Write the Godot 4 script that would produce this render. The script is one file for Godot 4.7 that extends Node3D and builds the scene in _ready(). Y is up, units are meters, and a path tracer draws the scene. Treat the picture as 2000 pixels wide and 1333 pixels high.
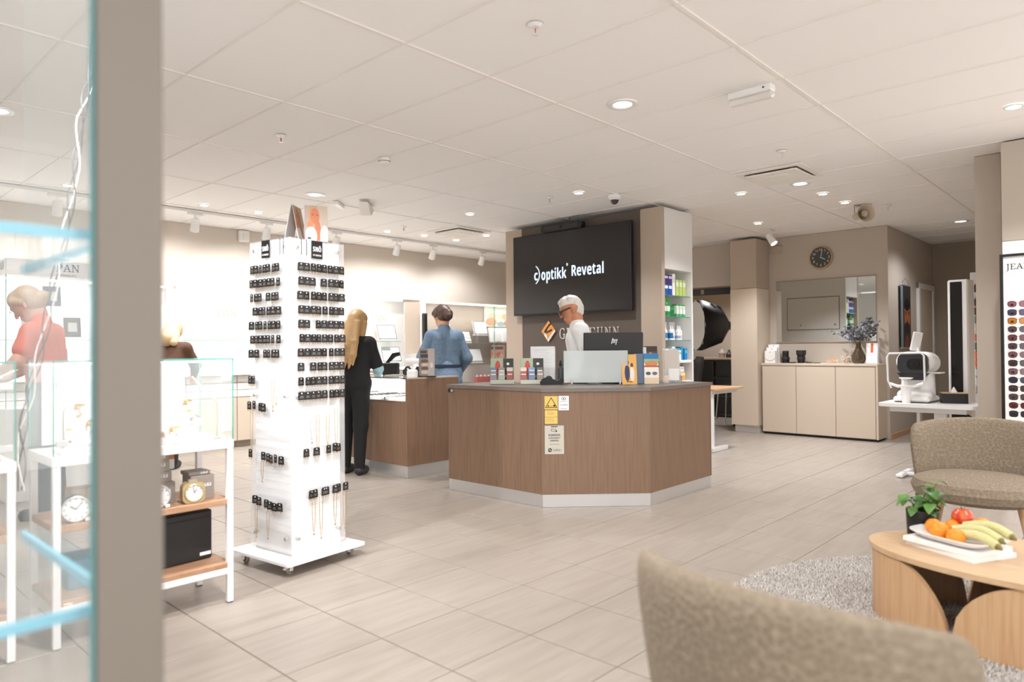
extends Node3D

var M := {}
var meshes := {}
var taken := {}
var rng := RandomNumberGenerator.new()

# ---------------------------------------------------------------- naming
func numbered(called: String) -> String:
	var n: int = taken.get(called, 0)
	taken[called] = n + 1
	return called if n == 0 else "%s_%03d" % [called, n]

func tag(o: Node, label := "", category := "", group := "", kind := "") -> void:
	if label: o.set_meta("label", label)
	if category: o.set_meta("category", category)
	if group: o.set_meta("group", group)
	if kind: o.set_meta("kind", kind)

func thing(called: String, label: String, category: String, at := Vector3.ZERO, turn := 0.0, group := "") -> Node3D:
	var o := Node3D.new()
	o.name = numbered(called)
	add_child(o)
	o.position = at
	o.rotation.y = deg_to_rad(turn)
	tag(o, label, category, group)
	return o

func setting(called: String) -> Node3D:
	var o := Node3D.new()
	o.name = numbered(called)
	add_child(o)
	o.set_meta("kind", "structure")
	return o

func copy(o: Node3D, at: Vector3, turn := 0.0, label := "") -> Node3D:
	var base := String(o.name)
	var c: Node3D = o.duplicate()
	if base.length() > 4 and base[base.length() - 4] == "_" and base.right(3).is_valid_int():
		base = base.left(base.length() - 4)
	c.name = numbered(base)
	add_child(c)
	c.position = at
	c.rotation.y = deg_to_rad(turn)
	if label: c.set_meta("label", label)
	return c

func put(parent: Node, called: String, mesh: Mesh, m: Material, at := Vector3.ZERO, rot := Vector3.ZERO) -> MeshInstance3D:
	var o := MeshInstance3D.new()
	o.mesh = mesh
	o.material_override = m
	if parent == self:
		o.name = numbered(called)
		add_child(o)
	else:
		o.name = called
		parent.add_child(o, true)
	o.position = at
	o.rotation_degrees = rot
	return o

# ---------------------------------------------------------------- meshes
func box_mesh(s: Vector3, bev: float) -> ArrayMesh:
	var key := "b%.4f,%.4f,%.4f,%.4f" % [s.x, s.y, s.z, bev]
	if meshes.has(key): return meshes[key]
	var b: float = minf(bev, minf(s.x, minf(s.y, s.z)) * 0.45)
	var h := s / 2.0
	var st := SurfaceTool.new()
	st.begin(Mesh.PRIMITIVE_TRIANGLES)
	var ax := [Vector3.RIGHT, Vector3.UP, Vector3.BACK]
	for i in 3:
		for sg: float in [-1.0, 1.0]:
			var n: Vector3 = ax[i] * sg
			var up: Vector3 = Vector3.UP if i != 1 else Vector3.FORWARD * sg
			var rt: Vector3 = up.cross(n)
			var hu: float = absf(up.dot(h)) - b
			var hr: float = absf(rt.dot(h)) - b
			var c: Vector3 = n * absf(n.dot(h))
			var q := [c - rt * hr + up * hu, c + rt * hr + up * hu, c + rt * hr - up * hu, c - rt * hr - up * hu]
			var uv := [Vector2(0, 0), Vector2(1, 0), Vector2(1, 1), Vector2(0, 1)]
			for k: int in [0, 1, 2, 0, 2, 3]:
				st.set_normal(n)
				st.set_uv(uv[k])
				st.add_vertex(q[k])
	if b > 0.0:
		for i in 3:
			var a: Vector3 = ax[i]
			var u: Vector3 = ax[(i + 1) % 3]
			var v: Vector3 = ax[(i + 2) % 3]
			var la: float = a.dot(h) - b
			for su: float in [-1.0, 1.0]:
				for sv: float in [-1.0, 1.0]:
					var p1: Vector3 = u * su * u.dot(h) + v * sv * (v.dot(h) - b)
					var p2: Vector3 = u * su * (u.dot(h) - b) + v * sv * v.dot(h)
					var n: Vector3 = (u * su + v * sv).normalized()
					var q := [p1 - a * la, p1 + a * la, p2 + a * la, p2 - a * la]
					var idx := [0, 1, 2, 0, 2, 3]
					if (q[1] - q[0]).cross(q[2] - q[0]).dot(n) > 0.0: idx = [0, 2, 1, 0, 3, 2]
					for k: int in idx:
						st.set_normal(n)
						st.set_uv(Vector2(0.01, 0.01))
						st.add_vertex(q[k])
		for sx: float in [-1.0, 1.0]:
			for sy: float in [-1.0, 1.0]:
				for sz: float in [-1.0, 1.0]:
					var c := Vector3(sx * h.x, sy * h.y, sz * h.z)
					var q := [c - Vector3(0, sy * b, sz * b), c - Vector3(sx * b, 0, sz * b), c - Vector3(sx * b, sy * b, 0)]
					var n := Vector3(sx, sy, sz).normalized()
					if (q[1] - q[0]).cross(q[2] - q[0]).dot(n) > 0.0: q.reverse()
					for k in 3:
						st.set_normal(n)
						st.set_uv(Vector2(0.01, 0.01))
						st.add_vertex(q[k])
	var m := st.commit()
	meshes[key] = m
	return m

func bx(parent: Node, called: String, m: Material, at: Vector3, s: Vector3, rot := Vector3.ZERO, bev := 0.002) -> MeshInstance3D:
	return put(parent, called, box_mesh(s, bev), m, at, rot)

# box given by its low and high corners
func bb(parent: Node, called: String, m: Material, lo: Vector3, hi: Vector3, bev := 0.002) -> MeshInstance3D:
	return bx(parent, called, m, (lo + hi) / 2.0, (hi - lo).abs(), Vector3.ZERO, bev)

# lathe round y: profile of Vector2(radius, height), bottom to top
func lathe_mesh(profile: Array, seg := 24, flat := false) -> ArrayMesh:
	var key := "l" + str(profile) + str(seg)
	if meshes.has(key): return meshes[key]
	var st := SurfaceTool.new()
	st.begin(Mesh.PRIMITIVE_TRIANGLES)
	for i in profile.size() - 1:
		var p0: Vector2 = profile[i]
		var p1: Vector2 = profile[i + 1]
		var t := p1 - p0
		st.set_smooth_group(i + 1 if flat else 0)
		for k in seg:
			var a0 := TAU * k / seg
			var a1 := TAU * (k + 1) / seg
			var v := [Vector3(cos(a0) * p0.x, p0.y, sin(a0) * p0.x), Vector3(cos(a1) * p0.x, p0.y, sin(a1) * p0.x), Vector3(cos(a1) * p1.x, p1.y, sin(a1) * p1.x), Vector3(cos(a0) * p1.x, p1.y, sin(a0) * p1.x)]
			var n := [Vector3(cos(a0) * t.y, -t.x, sin(a0) * t.y).normalized(), Vector3(cos(a1) * t.y, -t.x, sin(a1) * t.y).normalized()]
			var tris: Array = []
			if p0.x > 1e-6: tris.append_array([0, 1, 2])
			if p1.x > 1e-6: tris.append_array([0, 2, 3])
			for j: int in tris:
				st.set_normal(n[0] if j == 0 or j == 3 else n[1])
				st.set_uv(Vector2(float(k) / seg, p0.y))
				st.add_vertex(v[j])
	var m := st.commit()
	meshes[key] = m
	return m

func cyl(parent: Node, called: String, m: Material, at: Vector3, r: float, hgt: float, rot := Vector3.ZERO, r2 := -1.0, seg := 20) -> MeshInstance3D:
	var rt := r if r2 < 0.0 else r2
	var b := minf(0.0015, hgt * 0.2)
	return put(parent, called, lathe_mesh([Vector2(0, -hgt / 2), Vector2(r - b, -hgt / 2), Vector2(r, -hgt / 2 + b), Vector2(rt, hgt / 2 - b), Vector2(maxf(rt - b, 0.0002), hgt / 2), Vector2(0, hgt / 2)], seg), m, at, rot)

# extruded polygon: outline in (x, y), thickness along z from -d/2 to d/2
func prism_mesh(poly: PackedVector2Array, d: float) -> ArrayMesh:
	var area := 0.0
	for k in poly.size(): area += poly[k].cross(poly[(k + 1) % poly.size()])
	if area < 0.0: poly.reverse()
	var tri := Geometry2D.triangulate_polygon(poly)
	var st := SurfaceTool.new()
	st.begin(Mesh.PRIMITIVE_TRIANGLES)
	var lo := poly[0]
	var hi := poly[0]
	for p in poly:
		lo = lo.min(p)
		hi = hi.max(p)
	for sg: float in [1.0, -1.0]:
		for k in range(0, tri.size(), 3):
			var o := [tri[k], tri[k + 1], tri[k + 2]]
			var a := poly[o[0]]
			if ((poly[o[1]] - a).cross(poly[o[2]] - a) > 0.0) == (sg > 0.0): o.reverse()
			for j: int in o:
				st.set_normal(Vector3(0, 0, sg))
				st.set_uv(Vector2((poly[j].x - lo.x) / (hi.x - lo.x), 1.0 - (poly[j].y - lo.y) / (hi.y - lo.y)))
				st.add_vertex(Vector3(poly[j].x, poly[j].y, sg * d / 2))
	for k in poly.size():
		var a := poly[k]
		var b := poly[(k + 1) % poly.size()]
		var n := Vector3(b.y - a.y, a.x - b.x, 0).normalized()
		var q := [Vector3(a.x, a.y, d / 2), Vector3(b.x, b.y, d / 2), Vector3(b.x, b.y, -d / 2), Vector3(a.x, a.y, -d / 2)]
		for j: int in [0, 1, 2, 0, 2, 3]:
			st.set_normal(n)
			st.set_uv(Vector2(0.01, 0.01))
			st.add_vertex(q[j])
	return st.commit()

func round_rect(w: float, h: float, r: float, n := 5) -> PackedVector2Array:
	var out := PackedVector2Array()
	for c in 4:
		var cx := (w / 2 - r) * (1.0 if c == 0 or c == 3 else -1.0)
		var cy := (h / 2 - r) * (1.0 if c < 2 else -1.0)
		for k in n + 1:
			var a := PI / 2 * (c + float(k) / n)
			out.append(Vector2(cx + cos(a) * r, cy + sin(a) * r))
	return out

# tube along points
func tube_mesh(pts: Array, r: float, seg := 7, r2 := -1.0) -> ArrayMesh:
	var st := SurfaceTool.new()
	st.begin(Mesh.PRIMITIVE_TRIANGLES)
	var rings := []
	var n := pts.size()
	var side := Vector3.ZERO
	for i in n:
		var t: Vector3 = (pts[mini(i + 1, n - 1)] - pts[maxi(i - 1, 0)]).normalized()
		if side == Vector3.ZERO: side = t.cross(Vector3.UP if absf(t.y) < 0.9 else Vector3.RIGHT).normalized()
		side = (side - t * side.dot(t)).normalized()
		var bi := t.cross(side)
		var rr := r if r2 < 0.0 else lerpf(r, r2, float(i) / (n - 1))
		var ring := []
		for k in seg:
			var a := TAU * k / seg
			ring.append([pts[i] + (side * cos(a) + bi * sin(a)) * rr, side * cos(a) + bi * sin(a)])
		rings.append(ring)
	for i in n - 1:
		for k in seg:
			var k2 := (k + 1) % seg
			for v: Array in [rings[i][k], rings[i + 1][k2], rings[i][k2], rings[i][k], rings[i + 1][k], rings[i + 1][k2]]:
				st.set_normal(v[1])
				st.add_vertex(v[0])
	for e in 2:
		var ring: Array = rings[0] if e == 0 else rings[n - 1]
		var c: Vector3 = pts[0] if e == 0 else pts[n - 1]
		var nn: Vector3 = (pts[0] - pts[1]).normalized() if e == 0 else (pts[n - 1] - pts[n - 2]).normalized()
		for k in seg:
			for v: Vector3 in [c, ring[k][0], ring[(k + 1) % seg][0]] if e == 0 else [c, ring[(k + 1) % seg][0], ring[k][0]]:
				st.set_normal(nn)
				st.add_vertex(v)
	return st.commit()

func tube(parent: Node, called: String, m: Material, pts: Array, r: float, seg := 7, r2 := -1.0) -> MeshInstance3D:
	return put(parent, called, tube_mesh(pts, r, seg, r2), m)

func arc(c: Vector3, u: Vector3, v: Vector3, r: float, a0: float, a1: float, n: int) -> Array:
	var o := []
	for k in n + 1:
		var a := deg_to_rad(lerpf(a0, a1, float(k) / n))
		o.append(c + (u * cos(a) + v * sin(a)) * r)
	return o

# smooth union of tapered capsules and ellipsoid-like bones [a, b, ra, rb], meshed as surface nets
func blob(parts: Array) -> ArrayMesh:
	var vs := PackedVector3Array()
	var ns := PackedVector3Array()
	var ix := PackedInt32Array()
	for p: Dictionary in parts:
		var bones: Array = p.bones
		var cell: float = p.cell
		var kk: float = p.get("k", 0.03)
		var lo := Vector3.INF
		var hi := -Vector3.INF
		for b: Array in bones:
			var r: float = maxf(b[2], b[3]) + kk + cell * 2
			lo = lo.min(b[0] - Vector3.ONE * r).min(b[1] - Vector3.ONE * r)
			hi = hi.max(b[0] + Vector3.ONE * r).max(b[1] + Vector3.ONE * r)
		var nx := int((hi.x - lo.x) / cell) + 2
		var ny := int((hi.y - lo.y) / cell) + 2
		var nz := int((hi.z - lo.z) / cell) + 2
		var g := PackedFloat32Array()
		g.resize(nx * ny * nz)
		g.fill(1.0)
		for b: Array in bones:
			var A: Vector3 = b[0]
			var ab: Vector3 = b[1] - A
			var ra: float = b[2]
			var dr: float = b[3] - ra
			var l2 := maxf(ab.length_squared(), 1e-9)
			var m := maxf(ra, b[3]) + kk + cell * 1.6
			var l := (A.min(b[1]) - Vector3.ONE * m - lo) / cell
			var u := (A.max(b[1]) + Vector3.ONE * m - lo) / cell
			for z in range(maxi(int(l.z), 0), mini(int(u.z) + 1, nz)):
				for y in range(maxi(int(l.y), 0), mini(int(u.y) + 1, ny)):
					var at := (z * ny + y) * nx
					for x in range(maxi(int(l.x), 0), mini(int(u.x) + 1, nx)):
						var q := lo + Vector3(x, y, z) * cell - A
						var t := clampf(q.dot(ab) / l2, 0.0, 1.0)
						var d := (q - ab * t).length() - ra - dr * t
						var o := g[at + x]
						if o > d + kk: g[at + x] = d
						elif d < o + kk:
							var h := 0.5 + 0.5 * (o - d) / kk
							g[at + x] = lerpf(o, d, h) - kk * h * (1.0 - h)
		var at_of := {}
		var off := [0, 1, nx, nx + 1, nx * ny, nx * ny + 1, nx * ny + nx, nx * ny + nx + 1]
		var edges := [[0, 1], [2, 3], [4, 5], [6, 7], [0, 2], [1, 3], [4, 6], [5, 7], [0, 4], [1, 5], [2, 6], [3, 7]]
		for z in nz - 1:
			for y in ny - 1:
				var row := (z * ny + y) * nx
				for x in nx - 1:
					var i := row + x
					var s0 := g[i] < 0.0
					if s0 == (g[i + 1] < 0.0) and s0 == (g[i + nx] < 0.0) and s0 == (g[i + nx + 1] < 0.0) and s0 == (g[i + off[4]] < 0.0) and s0 == (g[i + off[5]] < 0.0) and s0 == (g[i + off[6]] < 0.0) and s0 == (g[i + off[7]] < 0.0):
						continue
					var sum := Vector3.ZERO
					var cnt := 0
					for e: Array in edges:
						var a: int = e[0]
						var b: int = e[1]
						var da := g[i + off[a]]
						var db := g[i + off[b]]
						if (da < 0.0) != (db < 0.0):
							var t := da / (da - db)
							sum += Vector3(a & 1, (a >> 1) & 1, a >> 2).lerp(Vector3(b & 1, (b >> 1) & 1, b >> 2), t)
							cnt += 1
					at_of[i] = vs.size()
					vs.append(lo + (Vector3(x, y, z) + sum / cnt) * cell)
					var gx := g[i + 1] + g[i + off[3]] + g[i + off[5]] + g[i + off[7]] - g[i] - g[i + nx] - g[i + off[4]] - g[i + off[6]]
					var gy := g[i + nx] + g[i + off[3]] + g[i + off[6]] + g[i + off[7]] - g[i] - g[i + 1] - g[i + off[4]] - g[i + off[5]]
					var gz := g[i + off[4]] + g[i + off[5]] + g[i + off[6]] + g[i + off[7]] - g[i] - g[i + 1] - g[i + nx] - g[i + off[3]]
					ns.append(Vector3(gx, gy, gz).normalized())
		var st := [1, nx, nx * ny]
		for i: int in at_of.keys():
			for a in 3:
				var j: int = i + st[a]
				var s0 := g[i] < 0.0
				if s0 == (g[j] < 0.0): continue
				var b: int = st[(a + 1) % 3]
				var c: int = st[(a + 2) % 3]
				if not (at_of.has(i - b) and at_of.has(i - c) and at_of.has(i - b - c)): continue
				var q := [at_of[i], at_of[i - b], at_of[i - b - c], at_of[i - c]]
				if s0: q.reverse()
				ix.append_array(PackedInt32Array([q[0], q[1], q[2], q[0], q[2], q[3]]))
	var arr := []
	arr.resize(Mesh.ARRAY_MAX)
	arr[Mesh.ARRAY_VERTEX] = vs
	arr[Mesh.ARRAY_NORMAL] = ns
	arr[Mesh.ARRAY_INDEX] = ix
	var mesh := ArrayMesh.new()
	mesh.add_surface_from_arrays(Mesh.PRIMITIVE_TRIANGLES, arr)
	return mesh

# ---------------------------------------------------------------- lettering
func text(parent: Node, called: String, m: Material, words: String, at: Vector3, cap: float, rot := Vector3.ZERO, width := 0.0, font := "Droid Sans", bold := false, deep := 0.002, centre := true) -> MeshInstance3D:
	var f := SystemFont.new()
	f.font_names = [font]
	if bold: f.font_weight = 700
	var t := TextMesh.new()
	t.text = words
	t.font = f
	t.font_size = 64
	t.pixel_size = cap / 46.0
	t.depth = deep
	t.curve_step = 3.0
	t.horizontal_alignment = HORIZONTAL_ALIGNMENT_CENTER if centre else HORIZONTAL_ALIGNMENT_LEFT
	var o := put(parent, called, t, m, at, rot)
	if width > 0.0:
		var w := t.get_aabb().size.x
		if w > 0.0: o.scale.x = width / w
	return o

# ---------------------------------------------------------------- materials
func mat(called: String, hex: String, rough := 0.6, metal := 0.0) -> StandardMaterial3D:
	if M.has(called): return M[called]
	var m := StandardMaterial3D.new()
	m.albedo_color = Color(hex)
	m.roughness = rough
	m.metallic = metal
	M[called] = m
	return m

func col(hex: String, rough := 0.55) -> StandardMaterial3D:
	return mat("c" + hex + str(rough), hex, rough)

func glow(called: String, hex: String, e: float) -> StandardMaterial3D:
	var m := mat(called, hex, 0.4)
	m.emission_enabled = true
	m.emission = Color(hex)
	m.emission_energy_multiplier = e
	return m

func glass(called: String, hex: String, alpha: float, rough := 0.02) -> StandardMaterial3D:
	if M.has(called): return M[called]
	var m := mat(called, hex, rough)
	m.transparency = BaseMaterial3D.TRANSPARENCY_ALPHA
	m.albedo_color.a = alpha
	return m

func noise_tex(freq: float, ramp: Array, seed_ := 1, type := FastNoiseLite.TYPE_SIMPLEX_SMOOTH, oct := 4, size := 512, normal := false) -> NoiseTexture2D:
	var n := FastNoiseLite.new()
	n.noise_type = type
	n.frequency = freq
	n.seed = seed_
	n.fractal_octaves = oct
	var t := NoiseTexture2D.new()
	t.noise = n
	t.width = size
	t.height = size
	t.seamless = true
	if normal:
		t.as_normal_map = true
		t.bump_strength = 4.0
	elif ramp.size() > 0:
		var g := Gradient.new()
		var offs := PackedFloat32Array()
		var cols := PackedColorArray()
		for k in ramp.size():
			offs.append(float(k) / maxf(1.0, ramp.size() - 1.0))
			cols.append(Color(ramp[k]))
		g.offsets = offs
		g.colors = cols
		t.color_ramp = g
	return t

func grain(called: String, tex: Texture2D, scale: Vector3, rough := 0.5, offset := Vector3.ZERO) -> StandardMaterial3D:
	var m := mat(called, "ffffff", rough)
	m.albedo_texture = tex
	m.uv1_triplanar = true
	m.uv1_world_triplanar = true
	m.uv1_scale = scale
	m.uv1_offset = offset
	return m

# printed picture: list of ["r", x, y, w, h, hex] and ["e", cx, cy, rx, ry, hex] in a unit square, y down
func picture(called: String, bg: String, shapes: Array, w := 96, h := 96, rough := 0.45) -> StandardMaterial3D:
	if M.has(called): return M[called]
	var im := Image.create(w, h, false, Image.FORMAT_RGB8)
	im.fill(Color(bg))
	for s: Array in shapes:
		var c := Color(s[5])
		if s[0] == "r":
			im.fill_rect(Rect2i(int(s[1] * w), int(s[2] * h), maxi(1, int(s[3] * w)), maxi(1, int(s[4] * h))), c)
		else:
			for y in range(maxi(0, int((s[2] - s[4]) * h)), mini(h, int((s[2] + s[4]) * h) + 1)):
				for x in range(maxi(0, int((s[1] - s[3]) * w)), mini(w, int((s[1] + s[3]) * w) + 1)):
					if pow(((x + 0.5) / w - s[1]) / s[3], 2) + pow(((y + 0.5) / h - s[2]) / s[4], 2) < 1.0: im.set_pixel(x, y, c)
	var m := mat(called, "ffffff", rough)
	m.albedo_texture = ImageTexture.create_from_image(im)
	return m

func lines(x: float, y: float, w: float, dy: float, n: int, hex: String, th := 0.012) -> Array:
	var o := []
	for k in n: o.append(["r", x, y + dy * k, w * (0.75 + 0.25 * fmod(k * 0.618, 1.0)), th, hex])
	return o

const CE := 2.75

func _ready() -> void:
	rng.seed = 7
	# ---- camera
	var cam := Camera3D.new()
	cam.name = "camera"
	cam.position = Vector3(0, 1.2, 0)
	cam.rotation = Vector3(0.01141, -0.82117, -0.0079)
	cam.fov = 52.3
	cam.near = 0.05
	cam.far = 80.0
	var lens := CameraAttributesPhysical.new()
	lens.frustum_focal_length = 24.0
	lens.frustum_focus_distance = 5.6
	lens.exposure_aperture = 1.6
	cam.attributes = lens
	add_child(cam)
	cam.fov = 52.3
	# ---- sky and exposure
	var we := WorldEnvironment.new()
	we.name = "environment"
	var env := Environment.new()
	env.background_mode = Environment.BG_COLOR
	env.background_color = Color("f2f3f6")
	env.background_energy_multiplier = 3.7
	env.tonemap_mode = Environment.TONE_MAPPER_LINEAR
	env.tonemap_exposure = 0.775
	env.sdfgi_enabled = true
	env.ssao_enabled = true
	env.ssil_enabled = true
	we.environment = env
	add_child(we)
	make_materials()
	shell()
	ceiling_fittings()
	back_wall()
	media_wall()
	reception()
	till_counter()
	jewellery_stand()
	watch_units()
	front_showcase()
	clock_corner()
	instrument_corner()
	sunglasses_wall()
	lounge()
	office()
	people()

func make_materials() -> void:
	mat("ceil", "f5f2ee", 0.9)
	mat("bar", "eee9e2", 0.7)
	mat("grey", "c2b6a8", 0.8)
	mat("greyd", "a19484", 0.8)
	mat("white", "ece9e4", 0.5)
	mat("gloss", "f2f0ed", 0.25)
	mat("cream", "d3c3af", 0.5)
	mat("beige", "b8a795", 0.6)
	mat("umber", "5f544b", 0.6)
	mat("black", "141312", 0.45)
	mat("blackg", "0e0d0d", 0.18)
	mat("charcoal", "2c2a29", 0.5)
	mat("steel", "c9c7c4", 0.3, 0.9)
	mat("alu", "d6d4d1", 0.38, 0.75)
	mat("gold", "d9b06a", 0.25, 0.9)
	mat("worktop", "756a60", 0.4)
	mat("paper", "f3f1ed", 0.7)
	mat("plinth_w", "cfc8bf", 0.5)
	glass("pane", "e9f4f1", 0.06)
	M["pane"].metallic_specular = 0.25
	glass("acrylic", "ffffff", 0.12, 0.05)
	glass("frost", "d9dfdc", 0.62, 0.35)
	glass("edge", "3fa08c", 0.75, 0.1)
	glass("cyan", "86d2e8", 0.85, 0.1)
	glass("teal", "6fa9ab", 0.85, 0.1)
	grain("lam", noise_tex(0.02, ["735844", "7d624c", "866b55", "785d48"], 3), Vector3(5.0, 0.16, 5.0), 0.45)
	grain("lamd", noise_tex(0.02, ["755943", "80634d", "8a6d56", "7a5e48"], 8), Vector3(5.0, 0.16, 5.0), 0.45)
	grain("oak", noise_tex(0.02, ["b98e66", "c49b72", "cca77f", "bf956c"], 5), Vector3(4.0, 0.2, 4.0), 0.45)
	grain("oaktop", noise_tex(0.02, ["c19c74", "cba982", "d2b28c", "c6a27a"], 5), Vector3(6.0, 1.0, 0.4), 0.4)
	grain("shelfwood", noise_tex(0.02, ["9d7456", "ad8464", "b98f6f", "a47b5c"], 6), Vector3(0.5, 3.0, 5.0), 0.5)
	for k in 4:
		grain("tile%d" % k, noise_tex(0.011, ["998e82", "9f9488", "a3988c", "a79d91", "9d9286"], 11 + k, FastNoiseLite.TYPE_SIMPLEX_SMOOTH, 5), Vector3(0.22, 1.0, 2.2), 0.36, Vector3(0.31 * k, 0, 0.17 * k))
	mat("grout", "776c61", 0.85)
	grain("boucle", noise_tex(0.055, ["786a59", "8a7b68", "9b8c78", "ab9d8a"], 21, FastNoiseLite.TYPE_CELLULAR, 2), Vector3(2.6, 2.6, 2.6), 0.95)
	M["boucle"].heightmap_enabled = true
	M["boucle"].heightmap_texture = noise_tex(0.055, [], 21, FastNoiseLite.TYPE_CELLULAR, 2)
	M["boucle"].heightmap_scale = 0.35
	grain("rugbase", noise_tex(0.05, ["a2978b", "b2a79b", "c0b6aa"], 31), Vector3(3, 3, 3), 0.95)
	grain("denim", noise_tex(0.03, ["55697e", "647a90", "778c9f", "5e7489"], 41), Vector3(4, 1.2, 4), 0.85)

# ---------------------------------------------------------------- room shell
func shell() -> void:
	var fl := setting("floor")
	bb(fl, "screed", M.grout, Vector3(-2.4, -0.12, -9.1), Vector3(13.2, -0.0025, 2.8), 0.0)
	var tm := box_mesh(Vector3(0.4318, 0.012, 0.4318), 0.0014)
	var p := 0.437
	var spots := []
	for i in range(-9, 27):
		for j in range(-14, 13):
			spots.append(Vector3(1.75 + p * (i + 0.5), -0.006, -2.82 + p * (j + 0.5)))
	# the 300 that show largest are parts of their own
	var near := []
	var far := []
	for s: Vector3 in spots:
		if s.x < -2.2 or s.x > 12.9 or s.z < -8.9 or s.z > 2.5: continue
		var a := atan2(s.x, -s.z)
		if a > 0.14 and a < 1.5 and s.length() > 1.5 and s.length() < 9.5: near.append(s)
		else: far.append(s)
	near.sort_custom(func(a: Vector3, b: Vector3) -> bool: return a.length() < b.length())
	while near.size() > 300: far.append(near.pop_back())
	for s: Vector3 in near:
		put(fl, "tile", tm, M["tile%d" % rng.randi_range(0, 3)], s)
	var st := SurfaceTool.new()
	st.begin(Mesh.PRIMITIVE_TRIANGLES)
	for s: Vector3 in far: st.append_from(tm, 0, Transform3D(Basis.IDENTITY, s))
	var rest := put(fl, "far_tiles", st.commit(), M.tile0)
	rest.set_meta("kind", "stuff")

	var ce := setting("ceiling")
	bb(ce, "slab", M.ceil, Vector3(-2.4, CE + 0.03, -9.1), Vector3(13.2, CE + 0.15, 2.8), 0.0)
	var cm := box_mesh(Vector3(0.594, 0.02, 1.194), 0.001)
	for i in range(-6, 19):
		for j in range(-5, 5):
			put(ce, "tile", cm, M.ceil, Vector3(1.598 + 0.6 * (i + 0.5), CE + 0.0125, -2.772 + 1.2 * (j + 0.5)))
	for i in range(-6, 20):
		bb(ce, "cross_bar", M.bar, Vector3(1.598 + 0.6 * i - 0.0065, CE - 0.002, -9.0), Vector3(1.598 + 0.6 * i + 0.0065, CE + 0.012, 2.7), 0.0)
	for j in range(-5, 6):
		bb(ce, "main_bar", M.bar, Vector3(-2.3, CE - 0.003, -2.772 + 1.2 * j - 0.0115), Vector3(13.0, CE + 0.012, -2.772 + 1.2 * j + 0.0115), 0.0)

	var wb := setting("wall_back")
	bb(wb, "bulkhead", mat("grey_lit", "d3c8ba", 0.8), Vector3(-2.3, 1.985, -9.0), Vector3(9.9, CE, -8.6))  # wall grey lightened here to carry the wash of the track spots
	bb(wb, "masonry", M.white, Vector3(-2.3, 0, -9.1), Vector3(9.9, 1.985, -8.95))
	var wl := setting("wall_left")
	bb(wl, "masonry", M.white, Vector3(-2.4, 0, -9.0), Vector3(-2.25, CE, -1.6))
	bb(wl, "lintel", M.white, Vector3(-2.4, 2.5, -1.6), Vector3(-2.25, CE, 2.8))  # opening below added to let more outside light onto the ceiling
	# shop front behind the camera: unseen glazed opening, shaped to let in front light
	var wf := setting("wall_front")
	bb(wf, "lintel", M.white, Vector3(-2.3, 2.5, 2.6), Vector3(7.0, CE, 2.75))
	bb(wf, "upstand", M.grey, Vector3(-2.3, 0, 2.6), Vector3(7.0, 0.12, 2.75))
	for k in 4:
		bb(wf, "mullion", M.greyd, Vector3(-2.3 + k * 3.0, 0.12, 2.62), Vector3(-2.2 + k * 3.0, 2.5, 2.72))
	for k in 3:
		bb(wf, "pane", M.pane, Vector3(-2.2 + k * 3.0, 0.12, 2.665), Vector3(0.7 + k * 3.0, 2.5, 2.675), 0.0)
	var wr := setting("wall_right")
	bb(wr, "masonry", M.grey, Vector3(6.775, 0, -0.913), Vector3(7.1, CE, 2.75))
	bb(wr, "pillar", M.grey, Vector3(6.77, 0, -1.095), Vector3(7.05, CE, -0.913), 0.003)
	bb(wr, "return_wall", M.grey, Vector3(7.05, 0, -1.0), Vector3(12.4, CE, -0.85))
	var wc := setting("wall_clock")
	bb(wc, "masonry", M.grey, Vector3(9.8, 0, -4.46), Vector3(12.25, CE, -2.53), 0.003)
	var wfar := setting("wall_far")
	bb(wfar, "masonry", M.greyd, Vector3(12.18, 0, -2.53), Vector3(12.35, CE, -0.9))
	bb(wfar, "office_side", M.grey, Vector3(9.8, 0, -9.0), Vector3(9.95, CE, -6.3))
	bb(wfar, "office_bulkhead", M.grey, Vector3(9.8, 2.12, -6.3), Vector3(9.95, CE, -4.46))
	bb(wfar, "office_back", M.cream, Vector3(12.3, 0, -7.2), Vector3(12.45, CE, -4.4))
	bb(wfar, "office_flank", M.cream, Vector3(9.95, 0, -7.3), Vector3(12.4, CE, -7.15))
	var bsb := setting("baseboard_right")
	bb(bsb, "board", M.oak, Vector3(9.8, 0.001, -2.53), Vector3(11.2, 0.07, -2.515))
	var d := setting("door_1")
	bb(d, "jamb", M.white, Vector3(11.2, 0, -2.53), Vector3(11.28, 2.1, -2.49))
	bb(d, "jamb", M.white, Vector3(12.04, 0, -2.53), Vector3(12.12, 2.1, -2.49))
	bb(d, "head", M.white, Vector3(11.2, 2.02, -2.53), Vector3(12.12, 2.1, -2.488))
	bb(d, "leaf", M.cream, Vector3(11.28, 0.01, -2.53), Vector3(12.04, 2.02, -2.505))
	cyl(d, "handle", M.steel, Vector3(11.36, 1.02, -2.47), 0.009, 0.11, Vector3(0, 0, 90))

# ---------------------------------------------------------------- ceiling fittings and lamps
const WARM := Color(0.957, 0.963, 0.985)

func lamp(parent: Node3D, at: Vector3, e: float, angle: float, size: float, aim := Vector3.DOWN) -> void:
	var l := SpotLight3D.new()
	l.name = "beam"
	l.light_color = WARM
	l.light_energy = e
	l.spot_angle = angle
	l.spot_angle_attenuation = 0.6
	l.spot_range = 20.0
	l.spot_attenuation = 2.0
	l.light_size = size
	l.shadow_enabled = true
	parent.add_child(l)
	l.position = at
	var up := Vector3.UP if absf(aim.normalized().y) < 0.95 else Vector3.FORWARD
	l.basis = Basis.looking_at(aim, up)

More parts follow.
